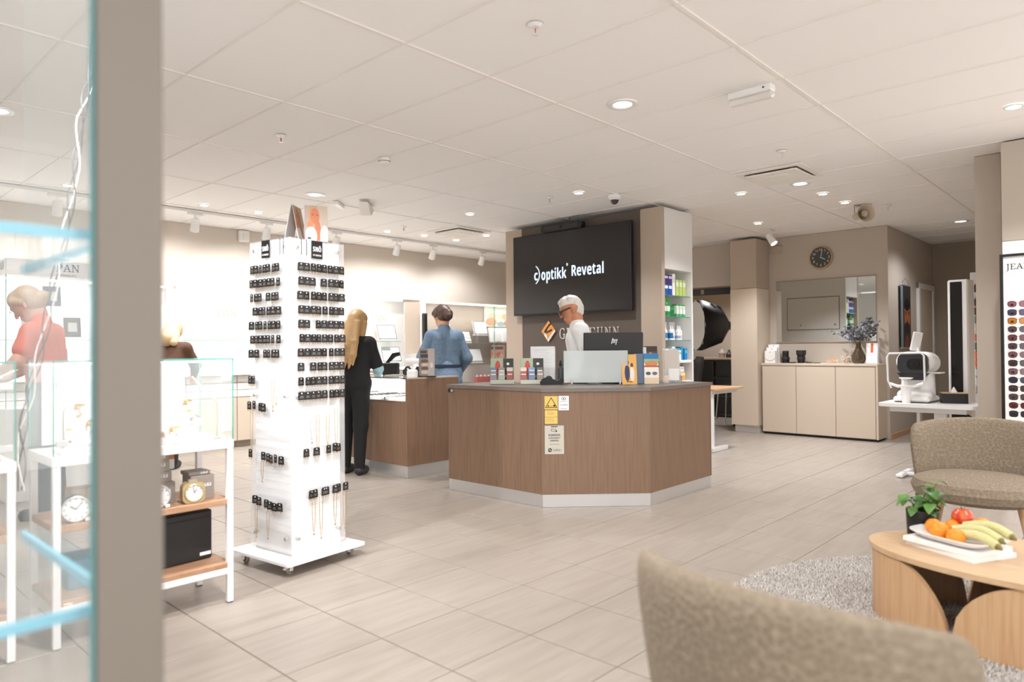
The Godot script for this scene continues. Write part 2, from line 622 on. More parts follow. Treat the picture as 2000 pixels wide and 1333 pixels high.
func downlight(at: Vector3, r: float, e: float, label: String, group: String, big := false) -> void:
	var t := thing("recessed_downlight" if big else "small_downlight", label, "ceiling light", at, 0, group)
	put(t, "trim_ring", lathe_mesh([Vector2(r * 0.8, -0.001), Vector2(r * 0.86, -0.008), Vector2(r * 1.12, -0.006), Vector2(r * 1.15, 0.002)], 28), M.gloss)
	if big:
		put(t, "reflector", lathe_mesh([Vector2(r * 0.86, -0.006), Vector2(r * 0.78, -0.005), Vector2(r * 0.72, -0.0045)], 28), M.gloss)
		put(t, "lamp_face", lathe_mesh([Vector2(0, -0.0045), Vector2(r * 0.72, -0.0045)], 20), glow("lampface", "fff6ea", 3.0))
	else:
		put(t, "lamp_face", lathe_mesh([Vector2(0, -0.004), Vector2(r * 0.84, -0.004)], 20), glow("ledface", "fff8ee", 12.0))
	lamp(t, Vector3(0, -0.015, 0), e, 72.0 if big else 58.0, r * 0.8)

func ceiling_fittings() -> void:
	var y := CE - 0.002
	for p: Array in [[3.70, -2.47, "bright recessed reflector downlight above the reception counter"], [3.71, -6.11, "bright recessed reflector downlight above the jewellery stand"], [6.68, -2.47, "bright recessed reflector downlight beside the square air vent"], [10.14, -1.79, "bright recessed reflector downlight near the far door"]]:
		downlight(Vector3(p[0], y, p[1]), 0.085, (2.6 if p[1] > -3.0 else 4.6) if p[0] < 6.0 else 2.6, p[2], "recessed reflector downlights", true)
	for p: Array in [[1.0, -5.4], [1.3, -1.9], [0.7, 0.6], [3.7, 0.6]]:  # extra lamps added out of view to light the room
		downlight(Vector3(p[0], y, p[1]), 0.085, 12.0 if p[1] < -1.0 and p[1] > -4.0 else 3.0, "unseen recessed downlight added outside the view to brighten the shop", "recessed reflector downlights", true)
	for p: Array in [[3.15, -7.36, "small round downlight, leftmost of the row along the back wall"], [3.75, -7.35, "small round downlight, second from the left along the back wall"], [5.5, -4.2, "small round downlight above the screen wall's left part"], [5.49, -5.75, "small round downlight left of the screen wall"], [5.53, -7.35, "small round downlight left of the far sprinkler by the back wall"], [6.08, -7.27, "small round downlight just left of the far air vent"], [6.66, -7.26, "small round downlight right below the far air vent"], [6.68, -6.68, "small round downlight right of the far air vent"], [6.69, -3.06, "small round downlight left of the near square air vent"], [7.29, -2.47, "tilted round spot just behind the square air vent"], [7.9, -2.45, "tilted round spot beside the horn loudspeaker"], [8.45, -3.65, "small round downlight near the tall cream cabinet"], [5.51, -0.67, "round downlight near the right edge above the sunglasses"], [1.9, -7.36, "small round downlight seen behind the glass showcase"]]:
		downlight(Vector3(p[0], y, p[1]), 0.05, 3.4 if p[0] < 6.6 else (6.0 if p[0] > 8.2 else 2.2), p[2], "small round downlights")
	for p: Array in [[2.5, -2.16, "nearest"], [2.52, -4.6, "second nearest, left of the smoke detector"], [5.47, -2.16, "third, by the square air vent"], [5.47, -4.55, "fourth, in front of the screen wall"], [5.47, -6.94, "fifth, by the far air vent"], [8.41, -2.16, "sixth, right of the horn loudspeaker"], [10.59, -2.12, "farthest, near the door"]]:
		var t := thing("sprinkler_head", "white ceiling sprinkler with red bulb, " + p[2], "sprinkler", Vector3(p[0], y, p[1]), 20, "ceiling sprinklers")
		put(t, "escutcheon", lathe_mesh([Vector2(0, -0.012), Vector2(0.02, -0.012), Vector2(0.038, 0)], 20), M.gloss)
		for s: float in [-1.0, 1.0]:
			tube(t, "frame_arm", M.gloss, [Vector3(s * 0.008, -0.012, 0), Vector3(s * 0.014, -0.028, 0), Vector3(s * 0.006, -0.046, 0)], 0.002, 6)
		cyl(t, "bulb", col("b1261c", 0.2), Vector3(0, -0.03, 0), 0.0035, 0.03)
		put(t, "deflector", lathe_mesh([Vector2(0, -0.05), Vector2(0.016, -0.049), Vector2(0.016, -0.047), Vector2(0, -0.047)], 16), M.gloss)
	var sd := thing("smoke_detector", "round white smoke detector on the ceiling left of centre", "smoke detector", Vector3(3.4, y, -4.56))
	put(sd, "base", lathe_mesh([Vector2(0.05, -0.025), Vector2(0.05, 0)], 24), M.white)
	put(sd, "cover", lathe_mesh([Vector2(0, -0.055), Vector2(0.04, -0.052), Vector2(0.047, -0.045), Vector2(0.047, -0.03), Vector2(0.03, -0.026)], 24), M.white)
	var dc := thing("dome_camera", "white dome security camera on the ceiling above the screen", "camera", Vector3(5.83, y, -4.0))
	put(dc, "base", lathe_mesh([Vector2(0.05, -0.05), Vector2(0.066, -0.04), Vector2(0.068, -0.01), Vector2(0.06, 0)], 24), M.gloss)
	put(dc, "dome", lathe_mesh([Vector2(0, -0.098), Vector2(0.02, -0.094), Vector2(0.036, -0.08), Vector2(0.043, -0.06), Vector2(0.043, -0.05)], 24), mat("smoke", "3a3734", 0.1))
	put(dc, "collar", lathe_mesh([Vector2(0.043, -0.056), Vector2(0.05, -0.056), Vector2(0.052, -0.05)], 24), M.gloss)
	var el := thing("emergency_light", "long white emergency light box with clear lens on ceiling", "emergency light", Vector3(4.02, y, -1.77), 90)
	bx(el, "housing", M.gloss, Vector3(0, -0.022, 0), Vector3(0.27, 0.042, 0.07), Vector3.ZERO, 0.006)
	bx(el, "lens", glass("lens", "f2efe9", 0.5, 0.15), Vector3(0, -0.062, 0), Vector3(0.28, 0.04, 0.06), Vector3.ZERO, 0.014)
	cyl(el, "indicator", M.charcoal, Vector3(-0.09, -0.022, -0.036), 0.006, 0.004, Vector3(90, 0, 0))
	for v: Array in [[6.2, -2.47, "square white ceiling air vent on the right"], [6.2, -6.7, "square white ceiling air vent near the back wall"]]:
		var t := thing("air_vent", v[2], "air vent", Vector3(v[0], y, v[1]))
		for s: float in [-1.0, 1.0]:
			bx(t, "frame", M.bar, Vector3(s * 0.265, -0.004, 0), Vector3(0.06, 0.012, 0.59))
			bx(t, "frame", M.bar, Vector3(0, -0.004, s * 0.265), Vector3(0.47, 0.012, 0.06))
		bx(t, "throat", M.beige, Vector3(0, 0.0, 0), Vector3(0.47, 0.004, 0.47), Vector3.ZERO, 0.0)
		put(t, "plate", prism_mesh(round_rect(0.46, 0.46, 0.02), 0.012), M.bar, Vector3(0, -0.028, 0), Vector3(90, 0, 0))
		put(t, "inner_plate", prism_mesh(round_rect(0.25, 0.25, 0.01), 0.006), M.bar, Vector3(0, -0.036, 0), Vector3(90, 0, 0))
		for c in 4: bx(t, "hanger", M.bar, Vector3(0.17 * (1 if c % 2 else -1), -0.012, 0.17 * (1 if c < 2 else -1)), Vector3(0.01, 0.024, 0.01))
	var ex := thing("exit_sign", "white wedge shaped hanging exit lamp left of the far vent", "exit sign", Vector3(4.27, y, -6.15))
	bx(ex, "mount", M.gloss, Vector3(-0.16, -0.018, -0.15), Vector3(0.26, 0.034, 0.05), Vector3(0, 42, 0))
	put(ex, "shade", prism_mesh(PackedVector2Array([Vector2(-0.21, 0.0), Vector2(0.21, 0.0), Vector2(0.02, -0.1), Vector2(-0.02, -0.1)]), 0.1), M.bar, Vector3(0.05, -0.025, 0.04), Vector3(0, 45, 0))
	var hs := thing("horn_speaker", "cream horn loudspeaker on a bracket under the ceiling", "loudspeaker", Vector3(8.2, y, -2.36), -47)
	tube(hs, "bracket", M.greyd, [Vector3(-0.09, -0.09, 0), Vector3(-0.09, -0.004, 0), Vector3(0.09, -0.004, 0), Vector3(0.09, -0.09, 0)], 0.006, 6)
	put(hs, "horn", lathe_mesh([Vector2(0.03, -0.1), Vector2(0.05, -0.02), Vector2(0.09, 0.06), Vector2(0.1, 0.07), Vector2(0.09, 0.068), Vector2(0.055, 0.0), Vector2(0.04, -0.03)], 28), M.cream, Vector3(0, -0.1, 0), Vector3(90, 0, 0))
	put(hs, "centre_horn", lathe_mesh([Vector2(0.015, -0.03), Vector2(0.034, 0.03), Vector2(0.028, 0.028), Vector2(0.0, 0.0)], 20), M.cream, Vector3(0, -0.1, 0.01), Vector3(90, 0, 0))
	put(hs, "driver", lathe_mesh([Vector2(0, -0.17), Vector2(0.035, -0.165), Vector2(0.04, -0.1), Vector2(0, -0.09)], 20), M.cream, Vector3(0, -0.1, 0), Vector3(90, 0, 0))
	# light track along the back wall
	var tr := thing("light_track", "long white light track under the ceiling along the back wall", "light track", Vector3(4.0, y, -7.7))
	bx(tr, "rail", M.white, Vector3(0, -0.016, 0), Vector3(11.6, 0.03, 0.034))
	track_spot(Vector3(0.2, CE - 0.002, -3.0), Vector3(1.9, -1.85, -0.6), "added white spot out of view, brightening the jewellery stand from the left", "", 9.0, 32.0)  # unseen spot, added to brighten the left face of the stand
	track_spot(Vector3(1.0, CE - 0.002, -1.7), Vector3(1.1, -1.5, -1.95), "added white spot out of view, brightening the jewellery stand from the front", "", 5.0, 26.0)  # second unseen spot, added to brighten the stand from the camera side
	var n := 0
	for h: Array in [[3.2, "leftmost"], [4.03, "second from the left"], [4.98, "behind the jewellery stand's photo cards"], [5.95, "third from the right"], [6.6, "second from the right"], [7.6, "rightmost"], [1.9, "left of the grey post"], [0.9, "far left, seen in the showcase"]]:
		track_spot(Vector3(h[0], CE - 0.034, -7.7), Vector3(0.12, -1, -0.62), "white cylindrical track spot over the back wall, " + h[1], "track spots over the back wall", 1.5)
		n += 1
	track_spot(Vector3(9.02, y, -3.72), Vector3(-0.1, -1.3, 0.9), "white tilted spot near the clock wall, face glowing", "", 3.5, 42.0)
	bx(thing("wall_sensor", "small white motion sensor box high on the back wall", "sensor", Vector3(4.17, 2.67, -8.56)), "case", M.white, Vector3.ZERO, Vector3(0.13, 0.15, 0.07), Vector3.ZERO, 0.012)
	bx(get_node("wall_sensor"), "lens", M.bar, Vector3(0.01, -0.01, 0.036), Vector3(0.07, 0.07, 0.012), Vector3.ZERO, 0.005)

func track_spot(at: Vector3, aim: Vector3, label: String, group: String, e: float, angle := 66.0) -> void:
	var t := thing("track_spot", label, "spotlight", at, 0, group)
	bx(t, "adapter", M.white, Vector3(0, -0.012, 0), Vector3(0.16, 0.024, 0.036), Vector3.ZERO, 0.004)
	cyl(t, "stem", M.white, Vector3(0, -0.05, 0), 0.008, 0.06)
	var d := aim.normalized()
	var c := Vector3(0, -0.13, 0)
	var b := Basis.looking_at(d, Vector3.RIGHT) * Basis(Vector3.RIGHT, deg_to_rad(90))
	var head := put(t, "head", lathe_mesh([Vector2(0.0, -0.07), Vector2(0.036, -0.07), Vector2(0.04, -0.066), Vector2(0.048, 0.07), Vector2(0.045, 0.075), Vector2(0.042, 0.06), Vector2(0.038, 0.055)], 24), M.gloss, c)
	head.basis = Basis(Vector3.UP.cross(d).normalized(), Vector3.UP.angle_to(d))
	put(head, "lamp_face", lathe_mesh([Vector2(0.038, 0.056), Vector2(0, 0.056)], 20), glow("ledface", "fff8ee", 12.0))
	lamp(t, c + d * 0.09, e, angle, 0.03, d)

# ---------------------------------------------------------------- back wall showcases
func strip_light(parent: Node3D, at: Vector3, length: float, e: float, aim: Vector3, turn_z := false) -> void:
	var l := AreaLight3D.new()
	l.name = "strip_glow"
	l.light_color = Color(0.98, 0.99, 1.0)
	l.light_energy = e
	l.area_size = Vector2(length, 0.03)
	l.area_range = 20.0
	l.shadow_enabled = true
	parent.add_child(l)
	l.position = at
	l.basis = Basis.looking_at(aim, Vector3.FORWARD if not turn_z else Vector3.RIGHT)

func tray(label: String, at: Vector3, w: float, h: float, cols: int, rows: int, pad: String, turn := 0.0, lean := -18.0) -> void:
	var t := thing("display_tray", label, "display tray", at, turn, "tilted jewellery display trays")
	var r := Node3D.new()
	r.name = "board"
	t.add_child(r)
	r.rotation_degrees.x = lean
	r.position.y = 0.02
	bx(r, "backing", M.white, Vector3(0, h / 2, -0.012), Vector3(w, h, 0.014))
	for s: float in [-1.0, 1.0]:
		bx(r, "rim", M.charcoal, Vector3(s * w * 0.47, h / 2, 0), Vector3(0.008, h * 0.94, 0.012))
		bx(r, "rim", M.charcoal, Vector3(0, h / 2 + s * h * 0.465, 0), Vector3(w * 0.94, 0.008, 0.012))
	for i in cols:
		for j in rows:
			bx(r, "pad", col(pad, 0.7), Vector3((i + 0.5) / cols * w * 0.92 - w * 0.46, (j + 0.5) / rows * h * 0.9 + h * 0.05, 0.001), Vector3(w * 0.92 / cols - 0.008, h * 0.9 / rows - 0.008, 0.01))
	bx(t, "easel", M.white, Vector3(0, h * 0.35, -0.09), Vector3(0.03, h * 0.7, 0.008), Vector3(14, 0, 0))
	bx(t, "foot", M.white, Vector3(0, 0.01, -0.03), Vector3(w * 0.7, 0.02, 0.13))

func back_wall() -> void:
	# white lit section
	var a := thing("lit_showcase", "long white lit wall showcase with glass shelves behind the stand", "showcase", Vector3(0, 0, 0))
	for k in 4:
		var x0: float = [-2.2, 0.85, 3.35, 5.86][k]
		var x1: float = [0.84, 3.34, 5.85, 6.79][k]
		bb(a, "back_panel", M.gloss, Vector3(x0, 0.93, -8.95), Vector3(x1, 1.985, -8.93), 0.002)
		bb(a, "light_strip", glow("striplight", "fff7ec", 2.5), Vector3(x0 + 0.02, 1.955, -8.66), Vector3(x1 - 0.02, 1.983, -8.62), 0.002)
		strip_light(a, Vector3((x0 + x1) / 2, 1.945, -8.64), x1 - x0, 0.5 * (x1 - x0), Vector3(0, -1, -0.25))
		bb(a, "glass_shelf", M.pane, Vector3(x0 + 0.02, 1.33, -8.93), Vector3(x1 - 0.02, 1.338, -8.68), 0.0)
		bb(a, "shelf_edge", M.edge, Vector3(x0 + 0.02, 1.33, -8.68), Vector3(x1 - 0.02, 1.338, -8.676), 0.0)
		bb(a, "glass_front", M.pane, Vector3(x0 + 0.01, 0.94, -8.6), Vector3(x1 - 0.01, 1.95, -8.594), 0.0)
	bb(a, "side_column", M.white, Vector3(7.1, 0.93, -8.95), Vector3(7.2, 1.985, -8.58))
	bb(a, "hanging_panel", M.beige, Vector3(6.79, 1.14, -8.62), Vector3(7.09, 1.95, -8.6))
	bb(a, "shelf_base", M.white, Vector3(-2.2, 0.9, -8.95), Vector3(7.1, 0.93, -8.36), 0.004)
	var x := -2.2
	while x < 7.0:
		var x1 := minf(x + 0.62, 7.1)
		var b := thing("base_cabinet", "cream base cabinet under the lit back wall", "cabinet", Vector3(x, 0, -8.42), 0, "cream base cabinets along the back wall")
		var w := x1 - x
		bb(b, "carcass", M.cream, Vector3(0.002, 0.08, -0.5), Vector3(w - 0.002, 0.9, -0.02), 0.001)
		bb(b, "plinth", M.greyd, Vector3(0.002, 0, -0.46), Vector3(w - 0.002, 0.08, -0.05), 0.001)
		bb(b, "door", M.cream, Vector3(0.004, 0.085, -0.02), Vector3(w - 0.004, 0.62, 0), 0.002)
		cyl(b, "lock", M.steel, Vector3(w - 0.06, 0.57, 0.003), 0.012, 0.008, Vector3(90, 0, 0))
		for k in 3:
			bb(b, "drawer", M.white, Vector3(0.004, 0.63 + k * 0.09, -0.02), Vector3(w - 0.004, 0.712 + k * 0.09, 0), 0.002)
		x = x1 + 0.001
	for q: Array in [[3.55, 4.35, "peach brand panel behind the jewellery stand"], [5.95, 6.75, "peach brand panel left of the beige hanging panel"]]:
		var s := thing("brand_panel", q[2], "sign", Vector3((q[0] + q[1]) / 2, 1.34, -8.915))
		bx(s, "board", col("f0d3c4", 0.5), Vector3(0, 0.31, 0), Vector3(q[1] - q[0], 0.56, 0.012))
		text(s, "lettering", col("c98c6c", 0.4), "PAN", Vector3(0.16, 0.36, 0.007), 0.095, Vector3.ZERO, 0.27, "Droid Serif")
		text(s, "small_lettering", col("d9a68c", 0.4), "JEWELRY", Vector3(0.16, 0.28, 0.007), 0.022, Vector3.ZERO, 0.15)
	tray("white ring tray with green strip, lower one left of beige panel", Vector3(6.55, 1.0, -8.6), 0.34, 0.24, 4, 3, "fbfaf7", -4)
	bx(get_node("display_tray/board"), "strip_label", col("5c6a54"), Vector3(-0.08, 0.2, 0.009), Vector3(0.15, 0.05, 0.004))
	tray("white ring tray with black rim, upper one left of beige panel", Vector3(6.58, 1.345, -8.75), 0.34, 0.24, 4, 2, "fbfaf7", -4)
	for k in 5:
		var h := thing("display_bust", "white tapered display bust on the lit back shelf, %s" % ["leftmost", "second from left", "in the middle", "fourth from left", "rightmost"][k], "display bust", Vector3([3.6, 3.95, 4.35, 5.3, 6.05][k], 1.338, -8.78), 0, "white busts on the glass shelf")
		put(h, "base", lathe_mesh([Vector2(0, 0), Vector2(0.03, 0), Vector2(0.035, 0.01), Vector2(0.012, 0.03), Vector2(0.012, 0.05)], 16), M.bar)
		put(h, "cone", lathe_mesh([Vector2(0.012, 0.05), Vector2(0.06, 0.17), Vector2(0.055, 0.18), Vector2(0, 0.18)], 16), M.bar)
	# darker right section
	var b := thing("glazed_showcase", "brown-backed glazed wall showcase behind the woman in denim", "showcase", Vector3.ZERO)
	bb(b, "back_panel", col("a2917f", 0.6), Vector3(7.22, 0.93, -8.95), Vector3(9.8, 1.985, -8.93))
	bb(b, "light_strip", glow("striplight", "fff7ec", 2.5), Vector3(7.24, 1.955, -8.66), Vector3(9.75, 1.983, -8.62))
	strip_light(b, Vector3(8.5, 1.945, -8.64), 2.5, 1.7, Vector3(0, -1, -0.25))
	bb(b, "shelf", col("8a7360", 0.5), Vector3(7.22, 0.6, -8.93), Vector3(9.8, 0.63, -8.62))
	bb(b, "glass_shelf", M.pane, Vector3(7.24, 1.3, -8.93), Vector3(9.78, 1.308, -8.68), 0.0)
	bb(b, "glass_shelf", M.pane, Vector3(7.24, 0.95, -8.93), Vector3(9.78, 0.958, -8.66), 0.0)
	bb(b, "front_pane", M.pane, Vector3(7.24, 0.62, -8.602), Vector3(8.78, 1.95, -8.596), 0.0)
	bb(b, "front_pane", M.pane, Vector3(8.74, 0.62, -8.594), Vector3(9.78, 1.95, -8.588), 0.0)
	bb(b, "pane_edge", M.edge, Vector3(8.776, 0.62, -8.602), Vector3(8.784, 1.95, -8.588), 0.0)
	bb(b, "base", col("83684f", 0.5), Vector3(7.22, 0, -8.95), Vector3(9.8, 0.6, -8.55))
	tray("white tray of small ring pads right of the denim woman's head", Vector3(8.25, 1.308, -8.78), 0.36, 0.2, 6, 3, "ece8e2", 6)
	tray("white tray with eight pads and black bar, by the pane edge", Vector3(8.62, 1.44, -8.76), 0.36, 0.24, 4, 2, "fdfcfa", 4, -12.0)
	bx(thing("tray_riser", "small dark riser block under the eight-pad tray", "riser", Vector3(8.62, 1.308, -8.76)), "block", col("6d5f53"), Vector3(0, 0.064, -0.02), Vector3(0.26, 0.128, 0.14))
	tray("white blank tray lower right of the denim woman", Vector3(8.5, 0.958, -8.75), 0.34, 0.25, 1, 1, "fbfaf8", 5)
	tray("white earring tray just behind the denim woman's bun", Vector3(7.8, 1.308, -8.74), 0.22, 0.34, 2, 4, "f4f1ec", 3, -8.0)
	var pa := thing("photo_poster", "poster of a group on grass, top right of the back showcase", "poster", Vector3(9.2, 1.6, -8.915))
	bx(pa, "print", picture("group", "c4cdb0", [["e", 0.3, 0.45, 0.14, 0.16, "dfae8c"], ["e", 0.55, 0.4, 0.13, 0.17, "e9c1a0"], ["e", 0.78, 0.48, 0.14, 0.16, "d8a283"], ["e", 0.55, 0.25, 0.2, 0.1, "e7ddcf"], ["e", 0.25, 0.75, 0.2, 0.2, "c98d6c"], ["e", 0.6, 0.85, 0.14, 0.12, "8ea3b5"], ["e", 0.88, 0.8, 0.15, 0.2, "c58268"]]), Vector3(0, 0.19, 0), Vector3(0.72, 0.37, 0.008))
	var pb := thing("fabric_board", "white draped display board below the group poster", "display board", Vector3(9.2, 1.308, -8.8))
	bx(pb, "board", M.paper, Vector3(0, 0.14, 0), Vector3(0.7, 0.27, 0.05), Vector3(-8, 0, 0), 0.012)
	for k in 3: bx(pb, "fold", M.paper, Vector3(-0.2 + 0.2 * k, 0.13, 0.035), Vector3(0.1, 0.22, 0.02), Vector3(-8, 0, 6 - 6 * k), 0.008)
	var pc := thing("gift_bag", "pink printed gift bag in the right back showcase", "bag", Vector3(9.05, 0.958, -8.78))
	bx(pc, "bag", picture("pinkbag", "e2a693", [["r", 0.1, 0.08, 0.8, 0.18, "564a45"], ["e", 0.4, 0.55, 0.25, 0.15, "d6785d"], ["e", 0.7, 0.7, 0.2, 0.2, "edbfae"]]), Vector3(0, 0.16, 0), Vector3(0.27, 0.3, 0.09))
	tube(pc, "handle", M.charcoal, [Vector3(-0.07, 0.3, 0.04), Vector3(-0.05, 0.37, 0.04), Vector3(0.05, 0.37, 0.04), Vector3(0.07, 0.3, 0.04)], 0.004, 5)
	for k in 9:
		var rb := thing("red_gift_box", "small red box with white bow on the right back shelf", "gift box", Vector3(8.45 + 0.095 * k, 0.63, -8.7), 0, "row of red gift boxes")
		bx(rb, "carton", col("d3584e"), Vector3(0, 0.045, 0), Vector3(0.085, 0.09, 0.08))
		put(rb, "bow", lathe_mesh([Vector2(0, 0.088), Vector2(0.022, 0.095), Vector2(0.02, 0.115), Vector2(0, 0.12)], 10), M.paper)
	var sp := thing("paper_crown", "small white folded paper ornament on the till side shelf", "ornament", Vector3(7.55, 0.63, -8.7))
	for k in 5: bx(sp, "leaf", M.paper, Vector3(cos(k * 1.26) * 0.03, 0.05, sin(k * 1.26) * 0.03), Vector3(0.035, 0.1, 0.008), Vector3(12, k * 72, 8))
	var spk := thing("wall_speaker", "slim black wall speaker on the white column of the back wall", "speaker", Vector3(7.15, 1.3, -8.55))
	bx(spk, "cabinet", M.charcoal, Vector3(0, 0.2, 0), Vector3(0.075, 0.56, 0.05), Vector3.ZERO, 0.006)
	bx(spk, "grille", M.black, Vector3(0, 0.2, 0.027), Vector3(0.06, 0.5, 0.006))

# ---------------------------------------------------------------- screen wall with product niche
func media_wall() -> void:
	var w := setting("wall_media")
	bb(w, "core", M.white, Vector3(6.52, 0, -6.14), Vector3(7.16, 2.71, -4.26))
	bb(w, "left_cladding", M.beige, Vector3(6.49, 0, -6.14), Vector3(6.52, 2.71, -5.86))
	bb(w, "dark_cladding", M.umber, Vector3(6.495, 0, -5.86), Vector3(6.52, 2.71, -4.12))
	bb(w, "right_cladding", M.beige, Vector3(6.49, 0, -4.12), Vector3(6.555, 2.71, -3.86))
	bb(w, "recessed_neck", M.white, Vector3(6.72, 2.71, -5.92), Vector3(6.95, CE, -4.1), 0.0)
	bb(w, "niche_top", M.white, Vector3(6.555, 2.05, -4.26), Vector3(7.16, 2.71, -3.86))
	bb(w, "niche_side", M.white, Vector3(7.13, 0, -4.26), Vector3(7.16, 2.05, -3.86))
	bb(w, "niche_back", M.white, Vector3(6.555, 0.0, -4.26), Vector3(7.13, 2.05, -4.2))
	bb(w, "niche_base", M.white, Vector3(6.555, 0, -4.2), Vector3(7.13, 0.83, -3.87))
	bb(w, "niche_shelf", M.white, Vector3(6.555, 1.03, -4.2), Vector3(7.13, 1.06, -3.87))
	for y: float in [1.275, 1.535, 1.765]:
		bb(w, "glass_shelf", M.pane, Vector3(6.556, y, -4.2), Vector3(7.129, y + 0.008, -3.88), 0.0)
		bb(w, "shelf_edge", M.edge, Vector3(6.556, y, -3.88), Vector3(7.129, y + 0.008, -3.876), 0.0)
	# service hatch on the rear face, seen in the mirror
	bb(w, "hatch", M.white, Vector3(7.16, 1.5, -4.84), Vector3(7.172, 2.05, -3.97), 0.002)
	bb(w, "hatch_gap_shade", M.charcoal, Vector3(7.158, 1.49, -4.85), Vector3(7.162, 2.06, -3.96), 0.0)  # charcoal sheet standing for the shade in the gap round the hatch
	bb(w, "drawer_front", M.white, Vector3(7.16, 0.9, -4.84), Vector3(7.172, 1.46, -3.97), 0.002)
	for z: float in [-4.61, -4.03]: cyl(w, "hatch_knob", M.steel, Vector3(7.176, 1.575, z), 0.014, 0.012, Vector3(0, 0, 90))
	# screen
	var tv := thing("wall_screen", "large black wall screen with white shop lettering", "television", Vector3(6.43, 2.105, -5.06), -90)
	bx(tv, "bezel", M.black, Vector3.ZERO, Vector3(1.745, 0.985, 0.05), Vector3.ZERO, 0.006)
	var sm := mat("screenmat", "1d1a19", 0.2)
	bx(tv, "display", sm, Vector3(0, 0.004, 0.026), Vector3(1.72, 0.955, 0.004), Vector3.ZERO, 0.001)
	bx(tv, "mount", M.black, Vector3(0, 0, -0.045), Vector3(0.6, 0.4, 0.045))
	var ink := glow("screentext", "d9edff", 1.0)
	text(tv, "lettering", ink, "optikk", Vector3(-0.215, -0.015, 0.0285), 0.125, Vector3.ZERO, 0.385, "Droid Sans", true, 0.001)
	text(tv, "lettering", ink, "Revetal", Vector3(0.285, -0.0, 0.0285), 0.125, Vector3.ZERO, 0.455, "Droid Sans", true, 0.001)
	text(tv, "lettering", ink, "c", Vector3(-0.492, -0.015, 0.0285), 0.12, Vector3.ZERO, 0.055, "Droid Sans", true, 0.001)
	text(tv, "mark", ink, "°", Vector3(-0.008, 0.06, 0.0285), 0.07, Vector3.ZERO, 0.022, "Droid Sans", true, 0.001)
	var moon := PackedVector2Array()
	for k in 13: moon.append(Vector2(cos(deg_to_rad(-58 + 116.0 * k / 12)) * 0.13, sin(deg_to_rad(-58 + 116.0 * k / 12)) * 0.13))
	for k in 13: moon.append(Vector2(cos(deg_to_rad(54 - 108.0 * k / 12)) * 0.133 - 0.017, sin(deg_to_rad(54 - 108.0 * k / 12)) * 0.128))
	put(tv, "crescent", prism_mesh(moon, 0.001), ink, Vector3(-0.558, -0.005, 0.0285))
	var sb := thing("sound_bar", "black video bar mounted on top of the wall screen", "sound bar", Vector3(6.4, 2.635, -5.13), -90)
	put(sb, "body", prism_mesh(round_rect(0.62, 0.085, 0.04), 0.07), M.black)
	bx(sb, "grille", M.charcoal, Vector3(0, 0, 0.036), Vector3(0.5, 0.05, 0.004))
	cyl(sb, "camera_eye", M.blackg, Vector3(0, 0, 0.038), 0.016, 0.008, Vector3(90, 0, 0))
	tube(sb, "cable", M.black, [Vector3(0.1, 0.03, 0), Vector3(0.09, 0.08, -0.02), Vector3(0.08, 0.11, -0.04)], 0.004, 5)
	# emblem and name on the dark cladding
	var em := thing("wall_emblem", "folded copper diamond emblem on the dark wall below the screen", "emblem", Vector3(6.485, 1.41, -5.425), -90)
	var cop := mat("copper", "c98d52", 0.28, 0.85)
	var sil := mat("silverm", "d5cfc8", 0.28, 0.85)
	put(em, "upper_fold", prism_mesh(PackedVector2Array([Vector2(0.0, 0.13), Vector2(-0.115, 0.0), Vector2(-0.07, -0.045), Vector2(-0.07, 0.0), Vector2(0.005, 0.085), Vector2(0.03, 0.1)]), 0.012), cop)
	put(em, "lower_fold", prism_mesh(PackedVector2Array([Vector2(-0.115, 0.0), Vector2(0.0, -0.13), Vector2(0.02, -0.105), Vector2(-0.06, -0.015)]), 0.01), sil, Vector3(0, 0, -0.002))
	put(em, "right_fold", prism_mesh(PackedVector2Array([Vector2(0.015, 0.06), Vector2(0.05, 0.085), Vector2(0.115, 0.0), Vector2(0.0, -0.13), Vector2(-0.04, -0.03), Vector2(0.0, -0.02), Vector2(0.06, 0.01), Vector2(0.05, 0.03), Vector2(0.0, 0.005), Vector2(-0.025, 0.015)]), 0.012), cop)
	put(em, "edge_fold", prism_mesh(PackedVector2Array([Vector2(0.115, 0.0), Vector2(0.0, -0.13), Vector2(-0.015, -0.105), Vector2(0.095, 0.015)]), 0.008), sil, Vector3(0, 0, 0.008))
	var wn := thing("wall_lettering", "silver serif shop lettering on the dark wall behind the man", "lettering", Vector3(6.488, 1.325, -4.83), -90)
	var word := "GULLFUNN"
	for k in 8:
		text(wn, "letter", sil, word[k], Vector3(-0.385 + 0.11 * k, 0.05, 0), 0.125, Vector3.ZERO, 0.088, "Droid Serif", false, 0.012)
	niche_goods()

func carton(label: String, m: Material, at: Vector3, s: Vector3, top: String, group: String, category := "box") -> Node3D:
	var t := thing("product_carton", label, category, at, 0, group)
	bx(t, "carton", m, Vector3(0, s.y / 2, 0), s, Vector3.ZERO, 0.0015)
	bx(t, "label_band", col(top, 0.5), Vector3(0, s.y * 0.72, s.z / 2 + 0.0006), Vector3(s.x * 0.82, s.y * 0.26, 0.001), Vector3.ZERO, 0.0)
	return t

